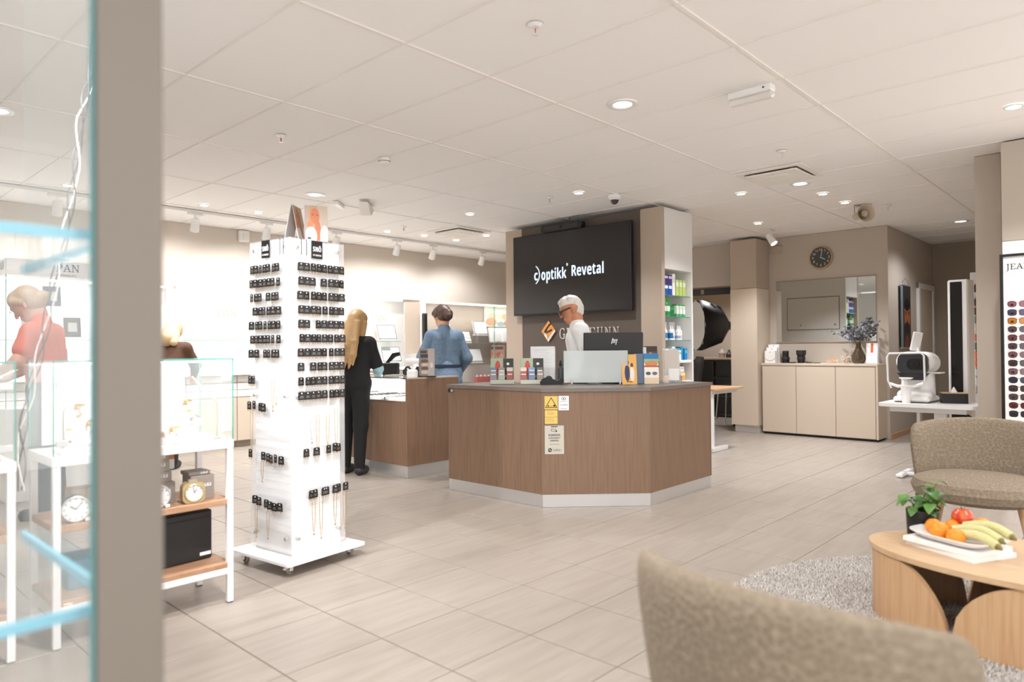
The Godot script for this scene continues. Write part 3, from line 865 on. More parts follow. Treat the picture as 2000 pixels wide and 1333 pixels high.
func niche_goods() -> void:
	var z := -3.95
	var ord := ["leftmost", "second", "third", "fourth", "fifth", "sixth", "seventh"]
	var g1 := "cartons on the top glass shelf"
	for k in 3:
		carton("blue and white lens care carton on top niche shelf, %s of the blue front row" % ord[k], col(["3c86b8", "2457a6", "1f4fa0"][k]), Vector3(6.6 + 0.085 * k, 1.773, z), Vector3(0.078, 0.125, 0.06), "e9f1f6", g1)
		carton("purple carton on top niche shelf, %s of those stacked on the blue ones" % ord[k], col(["6b5a8e", "4b2f73", "47306e"][k]), Vector3(6.6 + 0.085 * k, 1.899, z), Vector3(0.078, 0.1, 0.06), "cfc4dd", g1)
	carton("tall white carton in the middle of the top niche shelf", M.paper, Vector3(6.845, 1.773, z), Vector3(0.06, 0.245, 0.06), "d8d4cc", g1)
	for k in 3:
		carton("pale lime green bottle carton on top niche shelf, %s from the left" % ord[k], col("c5d77a"), Vector3(6.925 + 0.075 * k, 1.773, z), Vector3(0.062, 0.185, 0.06), "eef3d8", g1)
	var g2 := "cartons on the second niche shelf"
	carton("white carton at the left end of the second niche shelf", M.paper, Vector3(6.585, 1.543, z), Vector3(0.05, 0.15, 0.06), "c7d6c0", g2)
	for k in 2:
		carton("green and red striped carton, %s on second niche shelf" % ["left one", "right one"][k], picture("gr%d" % k, "eef4ea", [["r", 0, 0, 1, 0.2, "2f8f45"], ["r", 0, 0.3, 1, 0.1, "d8593c"], ["r", 0, 0.72, 1, 0.28, "2f8f45"]], 16, 48), Vector3(6.655 + 0.072 * k, 1.543, z), Vector3(0.062, 0.19, 0.06), "2f8f45", g2)
	carton("solid dark green carton mid second niche shelf", col("177a3a"), Vector3(6.83, 1.543, z - 0.02), Vector3(0.1, 0.125, 0.06), "2c9b52", g2)
	for k in 3:
		carton("white and green eye drop carton on second niche shelf, %s from the left" % ord[k], picture("gw", "f1f5ef", [["r", 0, 0, 1, 0.12, "3d9d54"], ["r", 0, 0.78, 1, 0.22, "55ac67"]], 16, 48), Vector3(6.925 + 0.07 * k, 1.543, z), Vector3(0.056, 0.14, 0.06), "dbe9da", g2)
	var g3 := "bottles on the third niche shelf"
	carton("tall grey boxed bottle at the left end of third niche shelf", picture("gb", "8c8f96", [["r", 0.1, 0.1, 0.8, 0.25, "eef0f2"], ["r", 0.1, 0.55, 0.8, 0.25, "f4f4f4"]], 16, 48), Vector3(6.61, 1.283, z), Vector3(0.07, 0.225, 0.06), "f1f1f1", g3)
	for k in 5:
		var b := thing("lens_bottle", "white squeeze bottle with pointed cap on third niche shelf, %s from the left" % ord[k], "bottle", Vector3(6.7 + 0.078 * k, 1.283, z + 0.02 * (k % 2)), 0, g3)
		put(b, "flask", lathe_mesh([Vector2(0, 0), Vector2(0.026, 0), Vector2(0.028, 0.006), Vector2(0.028, 0.1), Vector2(0.012, 0.122)], 18), M.gloss)
		put(b, "cap", lathe_mesh([Vector2(0.012, 0.122), Vector2(0.011, 0.13), Vector2(0.006, 0.16), Vector2(0, 0.165)], 14), M.gloss)
		put(b, "sleeve", lathe_mesh([Vector2(0.0285, 0.02), Vector2(0.0285, 0.08 if k < 2 else 0.05)], 18), col(["3a86c0", "1f6fae", "a9bccb", "94a9bb", "c9cfd4"][k]))
	for k in 2: carton("white blister pack behind the bottles, %s" % ["near the middle", "at the right end"][k], M.paper, Vector3(6.88 + 0.17 * k, 1.283, -4.08), Vector3(0.12, 0.21, 0.03), "dfe3e4", g3)
	var g4 := "cartons on the white niche shelf"
	var cc := ["2a3a66", "dfe6f0", "2c5ea3", "e6f2ee", "3aa89b", "f1eee4", "1f8fc0", "1a86c4"]
	for k in 8:
		carton("%s carton on the white niche shelf, number %d from the left" % [["navy", "white and navy", "blue", "white and teal", "teal", "cream", "bright blue", "sky blue"][k], k + 1], col(cc[k]), Vector3(6.595 + 0.068 * k, 1.06, z + 0.015 * (k % 2)), Vector3(0.06, 0.15 - 0.02 * (k % 3), 0.06), ["2a3a66", "24407f", "f0f0f0", "3aa89b", "f0f4f2", "9fd0b8", "35a4d8", "5bbbe4"][k], g4)
	var g5 := "cartons in the lowest compartment"
	for k in 4:
		carton("orange contact lens carton in the lowest niche compartment, %s from the left" % ord[k], col("efab4a"), Vector3(6.66 + 0.11 * k, 0.83, z + 0.02), Vector3(0.1, 0.1, 0.06), "f6f0e2", g5)
	for k in 3:
		carton("white carton lying on the orange ones, %s from the left" % ord[k], M.paper, Vector3(6.68 + 0.14 * k, 0.93, z + 0.02), Vector3(0.11, 0.055, 0.06), "b9cadb", g5)
	carton("dark green topped carton at the right of the lowest compartment", col("44553f"), Vector3(7.07, 0.93, z - 0.05), Vector3(0.07, 0.07, 0.06), "d8e6cf", g5)

# ---------------------------------------------------------------- reception counter
func wall_panel(parent: Node3D, called: String, m: Material, a: Vector2, b: Vector2, y0: float, y1: float, th: float, inset := 0.0) -> void:
	# upright board from a to b in plan (x, z); outer face on the left-hand side of a -> b
	var d := b - a
	var n := Vector2(d.y, -d.x).normalized()
	var c := (a + b) / 2 - n * (th / 2 + inset)
	bx(parent, called, m, Vector3(c.x, (y0 + y1) / 2, c.y), Vector3(d.length(), y1 - y0, th), Vector3(0, rad_to_deg(atan2(-d.y, d.x)), 0), 0.001)

func flat_poly(parent: Node3D, called: String, m: Material, pts: Array, y0: float, y1: float) -> MeshInstance3D:
	var p := PackedVector2Array()
	for q: Vector2 in pts: p.append(Vector2(q.x, -q.y))
	return put(parent, called, prism_mesh(p, y1 - y0), m, Vector3(0, (y0 + y1) / 2, 0), Vector3(-90, 0, 0))

# a spot on the chamfered counter front: distance from its left corner, height, stand-off
func on_front(along: float, y: float, out: float) -> Vector3:
	var q := Vector2(4.0, -3.42) + Vector2(0.58, 0.583).normalized() * along + Vector2(-0.7071, 0.7071) * out
	return Vector3(q.x, y, q.y)

func reception() -> void:
	var A := Vector2(3.99, -4.465)
	var B := Vector2(4.0, -3.42)
	var C := Vector2(4.58, -2.837)
	var D := Vector2(5.56, -2.837)
	var t := thing("reception_counter", "wood laminate reception counter with chamfered front and grey top", "counter", Vector3.ZERO)
	var pl := [D, C, B, A]
	for k in 3:
		wall_panel(t, "front_panel", M.lam, pl[k], pl[k + 1], 0.097, 0.872, 0.03)
		wall_panel(t, "plinth", M.alu, pl[k], pl[k + 1], 0.001, 0.097, 0.02, 0.004)
	wall_panel(t, "end_panel", M.lam, A, A + Vector2(0.62, 0), 0.097, 0.872, 0.03)
	wall_panel(t, "end_panel", M.lam, D + Vector2(0, -0.62), D, 0.097, 0.872, 0.03)
	wall_panel(t, "plinth", M.alu, A, A + Vector2(0.62, 0), 0.001, 0.097, 0.02, 0.004)
	wall_panel(t, "plinth", M.alu, D + Vector2(0, -0.62), D, 0.001, 0.097, 0.02, 0.004)
	var o := 0.012
	flat_poly(t, "worktop", M.worktop, [A + Vector2(-o, -o), B + Vector2(-o, 0.005), C + Vector2(-0.005, o), D + Vector2(o, o), D + Vector2(o, -0.62), Vector2(4.85, -3.46), Vector2(4.62, -3.7), A + Vector2(0.63, -o)], 0.872, 0.9)
	# little switch box on the left edge
	var sw := thing("bell_push", "small dark metal bell push at the counter's left edge", "bell push", Vector3(3.99, 0.85, -4.44), -90)
	bx(sw, "plate", M.charcoal, Vector3(0.0, 0, 0.008), Vector3(0.03, 0.03, 0.014))
	cyl(sw, "button", M.steel, Vector3(0.03, 0, 0.008), 0.013, 0.014, Vector3(90, 0, 0))
	# stickers on the front, right of the corner
	var k1 := thing("warning_label", "yellow warning label with a black triangle on the counter corner", "label", on_front(0.07, 0.79, 0.002), -45)
	bx(k1, "sheet", col("ddb95e", 0.4), Vector3.ZERO, Vector3(0.1, 0.1, 0.002), Vector3.ZERO, 0.0)
	for s: Array in [[-0.021, 0.002, 60.0], [0.021, 0.002, -60.0], [0.0, -0.036, 0.0]]:
		bx(k1, "triangle_bar", M.black, Vector3(s[0], s[1], 0.0015), Vector3(0.088, 0.0045, 0.001), Vector3(0, 0, s[2]), 0.0)
	cyl(k1, "figure", M.black, Vector3(-0.022, -0.024, 0.0015), 0.006, 0.001, Vector3(90, 0, 0))
	bx(k1, "figure", M.black, Vector3(0.006, -0.026, 0.0015), Vector3(0.034, 0.003, 0.001), Vector3.ZERO, 0.0)
	cyl(k1, "figure", M.black, Vector3(0.024, -0.022, 0.0015), 0.008, 0.001, Vector3(90, 0, 0))
	var k2 := thing("notice_label", "yellow framed text label under the warning triangle", "label", on_front(0.07, 0.682, 0.002), -45)
	bx(k2, "sheet", picture("yellabel", "dcbc68", [["r", 0, 0, 1, 0.02, "3a3020"], ["r", 0, 0.49, 1, 0.025, "3a3020"], ["r", 0, 0.98, 1, 0.02, "3a3020"], ["r", 0, 0, 0.02, 1, "3a3020"], ["r", 0.98, 0, 0.02, 1, "3a3020"]] + lines(0.2, 0.1, 0.6, 0.06, 5, "a08444") + lines(0.1, 0.58, 0.75, 0.06, 5, "a08444"), 64, 64), Vector3.ZERO, Vector3(0.1, 0.108, 0.002), Vector3.ZERO, 0.0)
	var k3 := thing("approval_label", "small white approval label with an oval eye on the counter", "label", on_front(0.165, 0.787, 0.002), -45)
	bx(k3, "sheet", M.paper, Vector3.ZERO, Vector3(0.078, 0.108, 0.002), Vector3.ZERO, 0.0)
	put(k3, "eye_ring", lathe_mesh([Vector2(0.013, -0.0006), Vector2(0.013, 0.0006), Vector2(0.010, 0.0006), Vector2(0.010, -0.0006)], 20), M.charcoal, Vector3(0, 0.034, 0.0015), Vector3(90, 0, 0)).scale = Vector3(1.35, 1, 1)
	cyl(k3, "eye", M.charcoal, Vector3(0, 0.034, 0.0015), 0.005, 0.001, Vector3(90, 0, 0))
	text(k3, "lettering", M.charcoal, "NOKAS", Vector3(0, 0.012, 0.0012), 0.009, Vector3.ZERO, 0.05, "Droid Sans", false, 0.0005)
	text(k3, "lettering", M.charcoal, "FG-KAMERA", Vector3(0, -0.014, 0.0012), 0.008, Vector3.ZERO, 0.06, "Droid Sans", true, 0.0005)
	bx(k3, "rule", M.charcoal, Vector3(0, -0.042, 0.0012), Vector3(0.05, 0.003, 0.0006), Vector3.ZERO, 0.0)
	var k4 := thing("camera_notice", "grey camera surveillance notice stuck on the counter front", "label", on_front(0.092, 0.51, 0.002), -45)
	bx(k4, "sheet", col("c2bbac", 0.4), Vector3.ZERO, Vector3(0.145, 0.215, 0.002), Vector3.ZERO, 0.0)
	bx(k4, "camera_icon", M.charcoal, Vector3(-0.006, 0.073, 0.0015), Vector3(0.036, 0.02, 0.0008), Vector3(0, 0, -12), 0.0)
	bx(k4, "camera_icon", col("c2bbac", 0.4), Vector3(-0.006, 0.073, 0.002), Vector3(0.03, 0.0145, 0.0006), Vector3(0, 0, -12), 0.0)
	bx(k4, "camera_icon", M.charcoal, Vector3(0.017, 0.066, 0.0015), Vector3(0.008, 0.012, 0.0008), Vector3(0, 0, -12), 0.0)
	bx(k4, "camera_icon", M.charcoal, Vector3(0.0, 0.1, 0.0015), Vector3(0.05, 0.006, 0.0008), Vector3.ZERO, 0.0)
	var row := 0
	for w: Array in [["KAMERA", 0.036, 0.016, 0.088], ["OVERVÅKET", 0.014, 0.012, 0.088], ["OMRÅDE", -0.006, 0.012, 0.066], ["SEND MELDING", -0.034, 0.006, 0.07]]:
		text(k4, "lettering", M.charcoal, w[0], Vector3(0, w[1], 0.0012), w[2], Vector3.ZERO, w[3], "Droid Sans", row < 3, 0.0005)
		row += 1
	cyl(k4, "round_mark", M.charcoal, Vector3(-0.034, -0.077, 0.0015), 0.015, 0.001, Vector3(90, 0, 0))
	bx(k4, "round_mark", col("c2bbac", 0.4), Vector3(-0.034, -0.077, 0.0022), Vector3(0.02, 0.006, 0.0006), Vector3(0, 0, -24), 0.0)
	text(k4, "lettering", M.charcoal, "SafeLi", Vector3(0.02, -0.077, 0.0012), 0.017, Vector3.ZERO, 0.06, "Droid Sans", false, 0.0005)
	counter_goods()

func leaflet(label: String, m: Material, at: Vector3, w: float, h: float, turn: float, lean := -12.0, th := 0.004, group := "") -> Node3D:
	var t := thing("leaflet", label, "leaflet", at, turn, group)
	bx(t, "sheet", m, Vector3(0, h / 2 * cos(deg_to_rad(lean)), h / 2 * sin(deg_to_rad(lean))), Vector3(w, h, th), Vector3(lean, 0, 0), 0.0005)
	return t

func counter_goods() -> void:
	var y := 0.9
	var face := -47.0
	# gift card racks
	var cols := ["8d8a94", "b4b9ac", "a8625e", "74869f", "9b8f84", "d7cfc2", "7fa6c4", "6e6a68"]
	for r in 2:
		var bx0 := Vector3(4.3 + 0.15 * r, y, -4.12 + 0.21 * r)
		var t := thing("card_rack", "tiered gift card rack on the counter's left wing, %s" % ["left one", "right one"][r], "card rack", bx0, face, "gift card racks")
		bx(t, "base_tray", col("c9cbb8"), Vector3(0, 0.02, 0.03), Vector3(0.2, 0.035, 0.1))
		bx(t, "back_board", picture("rackback", "a6b79a", [["r", 0.55, 0, 0.45, 1, "3b3634"], ["e", 0.3, 0.45, 0.12, 0.35, "c8463f"], ["e", 0.38, 0.75, 0.1, 0.25, "d98f6f"], ["e", 0.75, 0.25, 0.06, 0.06, "f0eeea"], ["r", 0.6, 0.75, 0.35, 0.15, "b98f86"], ["r", 0.0, 0.7, 0.2, 0.3, "d7dccb"]]), Vector3(0, 0.125, -0.03), Vector3(0.2, 0.19, 0.012), Vector3(-8, 0, 0))
		for k in 6:
			var cx := -0.075 + 0.05 * (k % 3) * 1.4
			var c := thing("gift_card", "small %s gift card in the %s rack, %s row" % [["grey", "sage", "red", "blue", "taupe", "ivory"][k], ["left", "right"][r], ["front", "rear"][k / 3]], "card", t.to_global(Vector3(cx, 0.04 + 0.03 * (k / 3), 0.055 - 0.045 * (k / 3))), face, "gift cards on the counter")
			bx(c, "card", col(cols[(k + r * 2) % 8]), Vector3(0, 0.035, 0), Vector3(0.054, 0.075, 0.006), Vector3(-12, 0, 0))
			bx(c, "stripe", M.paper, Vector3(0, 0.045, 0.003), Vector3(0.04, 0.008, 0.003), Vector3(-12, 0, 0), 0.0)
	# price list, hand sanitiser, black stapler-like holder
	var pl := thing("price_list", "white printed price list in a clear upright holder", "document", Vector3(4.72, y, -4.02), face)
	bx(pl, "sheet", picture("pricelist", "f0eeea", lines(0.15, 0.08, 0.7, 0.035, 24, "a9a5a0", 0.008), 96, 128), Vector3(0, 0.165, 0), Vector3(0.215, 0.31, 0.003), Vector3(-4, 0, 0), 0.0)
	bx(pl, "holder", M.acrylic, Vector3(0, 0.16, 0.006), Vector3(0.225, 0.31, 0.003), Vector3(-4, 0, 0), 0.0)
	bx(pl, "foot", M.acrylic, Vector3(0, 0.004, 0.02), Vector3(0.225, 0.006, 0.09))
	var bo := thing("spray_bottle", "clear spray bottle with black pump beside the glass screen", "bottle", Vector3(4.66, y, -3.77))
	put(bo, "flask", lathe_mesh([Vector2(0, 0), Vector2(0.026, 0), Vector2(0.028, 0.008), Vector2(0.028, 0.13), Vector2(0.014, 0.15)], 20), mat("greyliq", "4e4c50", 0.15))
	put(bo, "pump", lathe_mesh([Vector2(0.014, 0.15), Vector2(0.015, 0.172), Vector2(0.008, 0.176), Vector2(0.008, 0.195), Vector2(0, 0.196)], 16), M.black)
	var td := thing("tape_dispenser", "black tape dispenser on the counter by the corner", "tape dispenser", Vector3(4.45, y, -3.7), face)
	put(td, "body", prism_mesh(PackedVector2Array([Vector2(-0.09, 0), Vector2(0.09, 0), Vector2(0.095, 0.03), Vector2(0.08, 0.062), Vector2(0.055, 0.03), Vector2(0.02, 0.045), Vector2(-0.03, 0.066), Vector2(-0.075, 0.05), Vector2(-0.095, 0.02)]), 0.05), M.black)
	put(td, "roll", lathe_mesh([Vector2(0.012, -0.01), Vector2(0.03, -0.01), Vector2(0.03, 0.01), Vector2(0.012, 0.01)], 20), M.charcoal, Vector3(-0.02, 0.045, 0), Vector3(90, 0, 0))
	# frosted privacy screen
	var gs := thing("glass_screen", "low frosted glass screen standing on the counter front", "glass screen", Vector3(4.69, y, -3.42), -47)
	bx(gs, "pane", M.frost, Vector3(0.0, 0.148, 0), Vector3(0.53, 0.265, 0.008), Vector3.ZERO, 0.001)
	for s: float in [-1.0, 1.0]:
		bx(gs, "clamp", M.steel, Vector3(s * 0.2, 0.02, 0), Vector3(0.016, 0.04, 0.024), Vector3.ZERO, 0.003)
		bx(gs, "edge_strip", M.edge, Vector3(s * 0.266, 0.148, 0), Vector3(0.003, 0.265, 0.008), Vector3.ZERO, 0.0)
	# monitor, seen from behind
	var mo := thing("monitor", "black computer monitor seen from behind with silver logo", "monitor", Vector3(4.9, 0.9005, -3.39), -45)
	bx(mo, "shell", M.charcoal, Vector3(0, 0.285, 0), Vector3(0.505, 0.295, 0.03), Vector3(4, 0, 0), 0.006)
	bx(mo, "panel", M.blackg, Vector3(0, 0.285, -0.017), Vector3(0.49, 0.28, 0.004), Vector3(4, 0, 0))
	bx(mo, "stand_neck", M.charcoal, Vector3(0, 0.11, -0.02), Vector3(0.07, 0.2, 0.02))
	bx(mo, "stand_foot", M.charcoal, Vector3(0, 0.006, -0.02), Vector3(0.2, 0.012, 0.12))
	for s: Array in [[-0.012, 0.0, 0.05], [0.0, -0.003, 0.03], [0.012, -0.003, 0.03], [0.024, -0.01, 0.046]]:
		bx(mo, "logo_bar", M.paper, Vector3(s[0], 0.36 + s[1], 0.022), Vector3(0.006, s[2], 0.002), Vector3(4, 0, -14), 0.0)
	for x: float in [0.003, 0.026]: bx(mo, "logo_bar", M.paper, Vector3(x, 0.371, 0.0225), Vector3(0.016, 0.006, 0.002), Vector3(4, 0, 0), 0.0)
	# leaflets on the right wing
	leaflet("yellow leaflet with a standing couple, beside the glass screen", picture("couple", "e7b062", [["e", 0.38, 0.28, 0.11, 0.08, "4a3a30"], ["e", 0.36, 0.62, 0.17, 0.28, "343b5c"], ["e", 0.68, 0.36, 0.09, 0.07, "5a4030"], ["e", 0.68, 0.66, 0.15, 0.24, "efe2d4"], ["e", 0.38, 0.33, 0.07, 0.05, "d3a07f"], ["r", 0.3, 0.9, 0.4, 0.04, "8c6a3c"]], 64, 128), Vector3(4.86, y, -3.2), 0.125, 0.25, -45, -9)
	leaflet("seaside leaflet with sunglasses, right of the yellow leaflet", picture("seaside", "efe9df", [["r", 0, 0, 1, 0.18, "2f79b5"], ["r", 0, 0.18, 1, 0.14, "9ab78c"], ["e", 0.5, 0.34, 0.45, 0.1, "c98e5e"], ["r", 0, 0.4, 1, 0.06, "bf5b38"], ["e", 0.28, 0.66, 0.18, 0.055, "54565c"], ["e", 0.72, 0.66, 0.18, 0.055, "6a6d74"], ["r", 0, 0.8, 1, 0.2, "e0cba9"]], 64, 128), Vector3(5.02, y, -3.09), 0.12, 0.26, -55, -14)
	leaflet("grey-spined booklet standing behind the seaside leaflet", col("6d7f95"), Vector3(5.0, y, -3.17), 0.12, 0.255, -50, -12, 0.02)
	leaflet("white leaflet with blue base behind the yellow one", picture("wb", "f3f3f1", [["r", 0, 0.45, 1, 0.55, "9cc3de"], ["r", 0.2, 0.2, 0.5, 0.05, "9a9a9a"]], 48, 96), Vector3(5.09, y, -3.25), 0.13, 0.31, -47, -9)
	leaflet("brown photo leaflet behind the seaside one", picture("brownph", "6a4c3a", [["e", 0.5, 0.35, 0.25, 0.18, "c89c7c"], ["r", 0, 0, 1, 0.15, "3b302b"]], 48, 96), Vector3(5.2, y, -3.2), 0.12, 0.32, -47, -11)
	var ac := thing("brochure_holder", "clear acrylic brochure holder with lined sheets on the right wing", "holder", Vector3(5.3, y, -3.06), -50)
	bx(ac, "back_plate", M.acrylic, Vector3(0, 0.15, -0.03), Vector3(0.15, 0.29, 0.004), Vector3(-8, 0, 0), 0.0)
	bx(ac, "front_pocket", M.acrylic, Vector3(0, 0.06, 0.03), Vector3(0.15, 0.11, 0.004), Vector3(-8, 0, 0), 0.0)
	bx(ac, "foot", M.acrylic, Vector3(0, 0.003, 0), Vector3(0.15, 0.005, 0.08), Vector3.ZERO, 0.0)
	bx(ac, "insert", M.paper, Vector3(0.01, 0.07, 0.02), Vector3(0.09, 0.1, 0.008), Vector3(-8, 0, 0))
	bx(ac, "insert", col("cfc6ba"), Vector3(0, 0.17, -0.02), Vector3(0.13, 0.22, 0.008), Vector3(-8, 0, 0))
	var wd := thing("desk_tape", "rounded black tape holder with white roll at right of counter", "tape dispenser", Vector3(5.42, y, -3.1), -50)
	put(wd, "body", prism_mesh(PackedVector2Array([Vector2(-0.05, 0), Vector2(0.05, 0), Vector2(0.055, 0.05), Vector2(0.02, 0.075), Vector2(-0.02, 0.11), Vector2(-0.05, 0.08)]), 0.06), M.black)
	put(wd, "roll", lathe_mesh([Vector2(0.02, -0.012), Vector2(0.045, -0.012), Vector2(0.045, 0.012), Vector2(0.02, 0.012)], 22), M.paper, Vector3(-0.01, 0.085, 0), Vector3(90, 0, 0))
	var wp := thing("white_canister", "white canister with black lid at the counter's right end", "canister", Vector3(5.5, y, -3.37))
	put(wp, "drum", lathe_mesh([Vector2(0, 0), Vector2(0.048, 0), Vector2(0.05, 0.004), Vector2(0.05, 0.115), Vector2(0, 0.115)], 22), M.paper)
	put(wp, "lid", lathe_mesh([Vector2(0.053, 0.115), Vector2(0.056, 0.17), Vector2(0.05, 0.174), Vector2(0, 0.174)], 22), M.black)

# ---------------------------------------------------------------- till counter with jewellery trays
func till_counter() -> void:
	var t := thing("till_counter", "wood laminate jewellery counter with glass tray case by the teenager", "counter", Vector3.ZERO)
	var x0 := 4.07
	var x1 := 4.72
	var z1 := -5.13
	var z0 := -6.95
	bb(t, "front_panel", M.lamd, Vector3(x0, 0.114, -5.98), Vector3(x0 + 0.03, 0.717, z1 - 0.02), 0.001)
	bb(t, "front_panel", M.lamd, Vector3(x0, 0.114, z0), Vector3(x0 + 0.03, 0.717, -5.984), 0.001)
	bb(t, "end_panel", M.lamd, Vector3(x0 - 0.002, 0.114, z1 - 0.02), Vector3(x1, 0.925, z1), 0.001)
	bb(t, "end_panel", M.lamd, Vector3(x0, 0.114, z0 - 0.02), Vector3(x1, 0.925, z0), 0.001)
	bb(t, "rear_panel", M.lamd, Vector3(x1 - 0.02, 0.114, z0), Vector3(x1, 0.925, z1 - 0.02), 0.001)
	bb(t, "plinth", M.alu, Vector3(x0 + 0.01, 0.001, z0), Vector3(x1 - 0.01, 0.114, z1 - 0.01), 0.001)
	bb(t, "tray_deck", M.white, Vector3(x0 + 0.0, 0.69, z0), Vector3(x1 - 0.02, 0.717, z1 - 0.02), 0.001)
	bb(t, "case_back", M.white, Vector3(x1 - 0.05, 0.717, z0), Vector3(x1 - 0.02, 0.925, z1 - 0.02), 0.001)
	bb(t, "glass_front", M.pane, Vector3(x0 + 0.002, 0.717, z0), Vector3(x0 + 0.008, 0.925, z1 - 0.021), 0.0)
	bb(t, "glass_divider", M.pane, Vector3(x0 + 0.01, 0.717, -5.99), Vector3(x1 - 0.05, 0.924, -5.982), 0.0)
	bb(t, "glass_top", glass("topglass", "cfdad8", 0.35, 0.03), Vector3(x0 - 0.004, 0.925, z0 - 0.02), Vector3(x1, 0.935, z1 + 0.002), 0.001)
	bb(t, "top_edge", M.steel, Vector3(x0 - 0.006, 0.925, z0 - 0.02), Vector3(x0 - 0.003, 0.936, z1 + 0.003), 0.0)
	bb(t, "top_edge", M.beige, Vector3(x0 - 0.006, 0.922, z1 - 0.06), Vector3(x1, 0.937, z1 + 0.004), 0.001)
	bb(t, "light_strip", glow("striplight", "fff7ec", 2.5), Vector3(x0 + 0.03, 0.915, z0 + 0.05), Vector3(x0 + 0.045, 0.922, z1 - 0.08), 0.001)
	var l := AreaLight3D.new()
	l.name = "case_glow"
	l.light_color = Color(0.98, 0.99, 1.0)
	l.light_energy = 0.9
	l.area_size = Vector2(0.02, 1.6)
	l.shadow_enabled = true
	t.add_child(l)
	l.position = Vector3(x0 + 0.04, 0.912, (z0 + z1) / 2)
	l.basis = Basis.looking_at(Vector3(0.5, -1, 0), Vector3.BACK)
	cyl(t, "lock", M.steel, Vector3(x1 - 0.055, 0.86, -5.6), 0.014, 0.02, Vector3(0, 0, 90))
	for i in 4:
		for j in 2:
			var tr := thing("ring_tray", "flat white ring tray in the till case, row %d, %s" % [i + 1, ["front", "rear"][j]], "display tray", Vector3(x0 + 0.16 + 0.27 * j, 0.718, -5.34 - 0.35 * i - (0.13 if i > 1 else 0.0)), 0, "flat trays in the till case")
			bx(tr, "base", M.paper, Vector3(0, 0.01, 0), Vector3(0.255, 0.02, 0.335))
			for s: float in [-1.0, 1.0]:
				bx(tr, "rim", M.charcoal, Vector3(0, 0.014, s * 0.17), Vector3(0.262, 0.026, 0.006))
			for a in 4:
				for b in 5:
					put(tr, "ring", lathe_mesh([Vector2(0.008, -0.002), Vector2(0.011, 0), Vector2(0.008, 0.002)], 8), [M.gold, M.steel, M.charcoal][(a * 3 + b + i) % 3], Vector3(-0.09 + 0.06 * a, 0.022, -0.13 + 0.065 * b), Vector3(70, 0, 0))
	var y := 0.936
	var pr := thing("receipt_printer", "black receipt printer with scanner stand on the till counter", "printer", Vector3(4.47, y, -5.9), -50)
	bx(pr, "body", M.black, Vector3(0, 0.065, 0), Vector3(0.15, 0.13, 0.17), Vector3.ZERO, 0.01)
	put(pr, "scanner_head", prism_mesh(PackedVector2Array([Vector2(-0.07, 0.0), Vector2(-0.04, 0.0), Vector2(0.03, 0.06), Vector2(0.08, 0.075), Vector2(0.07, 0.11), Vector2(0.0, 0.1)]), 0.05), M.black, Vector3(0.02, 0.13, 0))
	put(pr, "base", lathe_mesh([Vector2(0, 0), Vector2(0.1, 0), Vector2(0.1, 0.006), Vector2(0, 0.012)], 24), M.greyd, Vector3(0.06, 0, 0.1))
	var tp := thing("tape_cutter", "black tape cutter on the till counter beside the printer", "tape dispenser", Vector3(4.58, y, -5.7), -47)
	put(tp, "body", prism_mesh(PackedVector2Array([Vector2(-0.08, 0), Vector2(0.08, 0), Vector2(0.085, 0.085), Vector2(0.06, 0.09), Vector2(0.03, 0.03), Vector2(-0.02, 0.03), Vector2(-0.06, 0.07), Vector2(-0.085, 0.05)]), 0.06), M.black)
	put(tp, "roll", lathe_mesh([Vector2(0.012, -0.012), Vector2(0.034, -0.012), Vector2(0.034, 0.012), Vector2(0.012, 0.012)], 20), M.charcoal, Vector3(-0.035, 0.06, 0), Vector3(90, 0, 0))
	var ms := thing("card_terminal", "low black card terminal near the middle of till counter", "card terminal", Vector3(4.5, y, -5.5), -47)
	put(ms, "body", lathe_mesh([Vector2(0, 0), Vector2(0.05, 0), Vector2(0.052, 0.01), Vector2(0.03, 0.03), Vector2(0, 0.034)], 20), M.black).scale = Vector3(1.4, 1, 0.8)
	bx(ms, "screen", M.blackg, Vector3(0, 0.034, 0), Vector3(0.05, 0.004, 0.03))
	var sa := thing("soap_dispenser", "white soap dispenser with horizontal barrel on till counter", "dispenser", Vector3(4.2, y, -5.21), -47)
	put(sa, "jar", lathe_mesh([Vector2(0, 0), Vector2(0.05, 0), Vector2(0.053, 0.01), Vector2(0.053, 0.06), Vector2(0.04, 0.075), Vector2(0, 0.08)], 22), M.gloss)
	cyl(sa, "neck", M.gloss, Vector3(0, 0.105, 0), 0.007, 0.07)
	cyl(sa, "barrel", M.gloss, Vector3(0, 0.155, 0), 0.026, 0.13, Vector3(0, 0, 90))
	var cs := thing("counter_sign", "tall grey price card of jewellery on the till counter", "sign", Vector3(4.34, y, -5.16), -47)
	bx(cs, "card", picture("menusign", "b3a79d", [["r", 0, 0, 0.58, 1, "8a7d73"], ["r", 0.08, 0.08, 0.42, 0.1, "33302d"], ["r", 0.08, 0.2, 0.5, 0.14, "2d2b29"], ["e", 0.35, 0.45, 0.25, 0.06, "5c4a3c"], ["e", 0.35, 0.58, 0.25, 0.06, "d6b79b"], ["e", 0.35, 0.71, 0.25, 0.06, "5a4a3e"], ["e", 0.35, 0.85, 0.25, 0.07, "cdb096"], ["e", 0.8, 0.6, 0.1, 0.1, "d8cdc2"]], 48, 96), Vector3(0, 0.14, 0), Vector3(0.15, 0.27, 0.006), Vector3(-4, 0, 0))
	bx(cs, "foot", M.black, Vector3(0, 0.006, 0.01), Vector3(0.17, 0.012, 0.09))

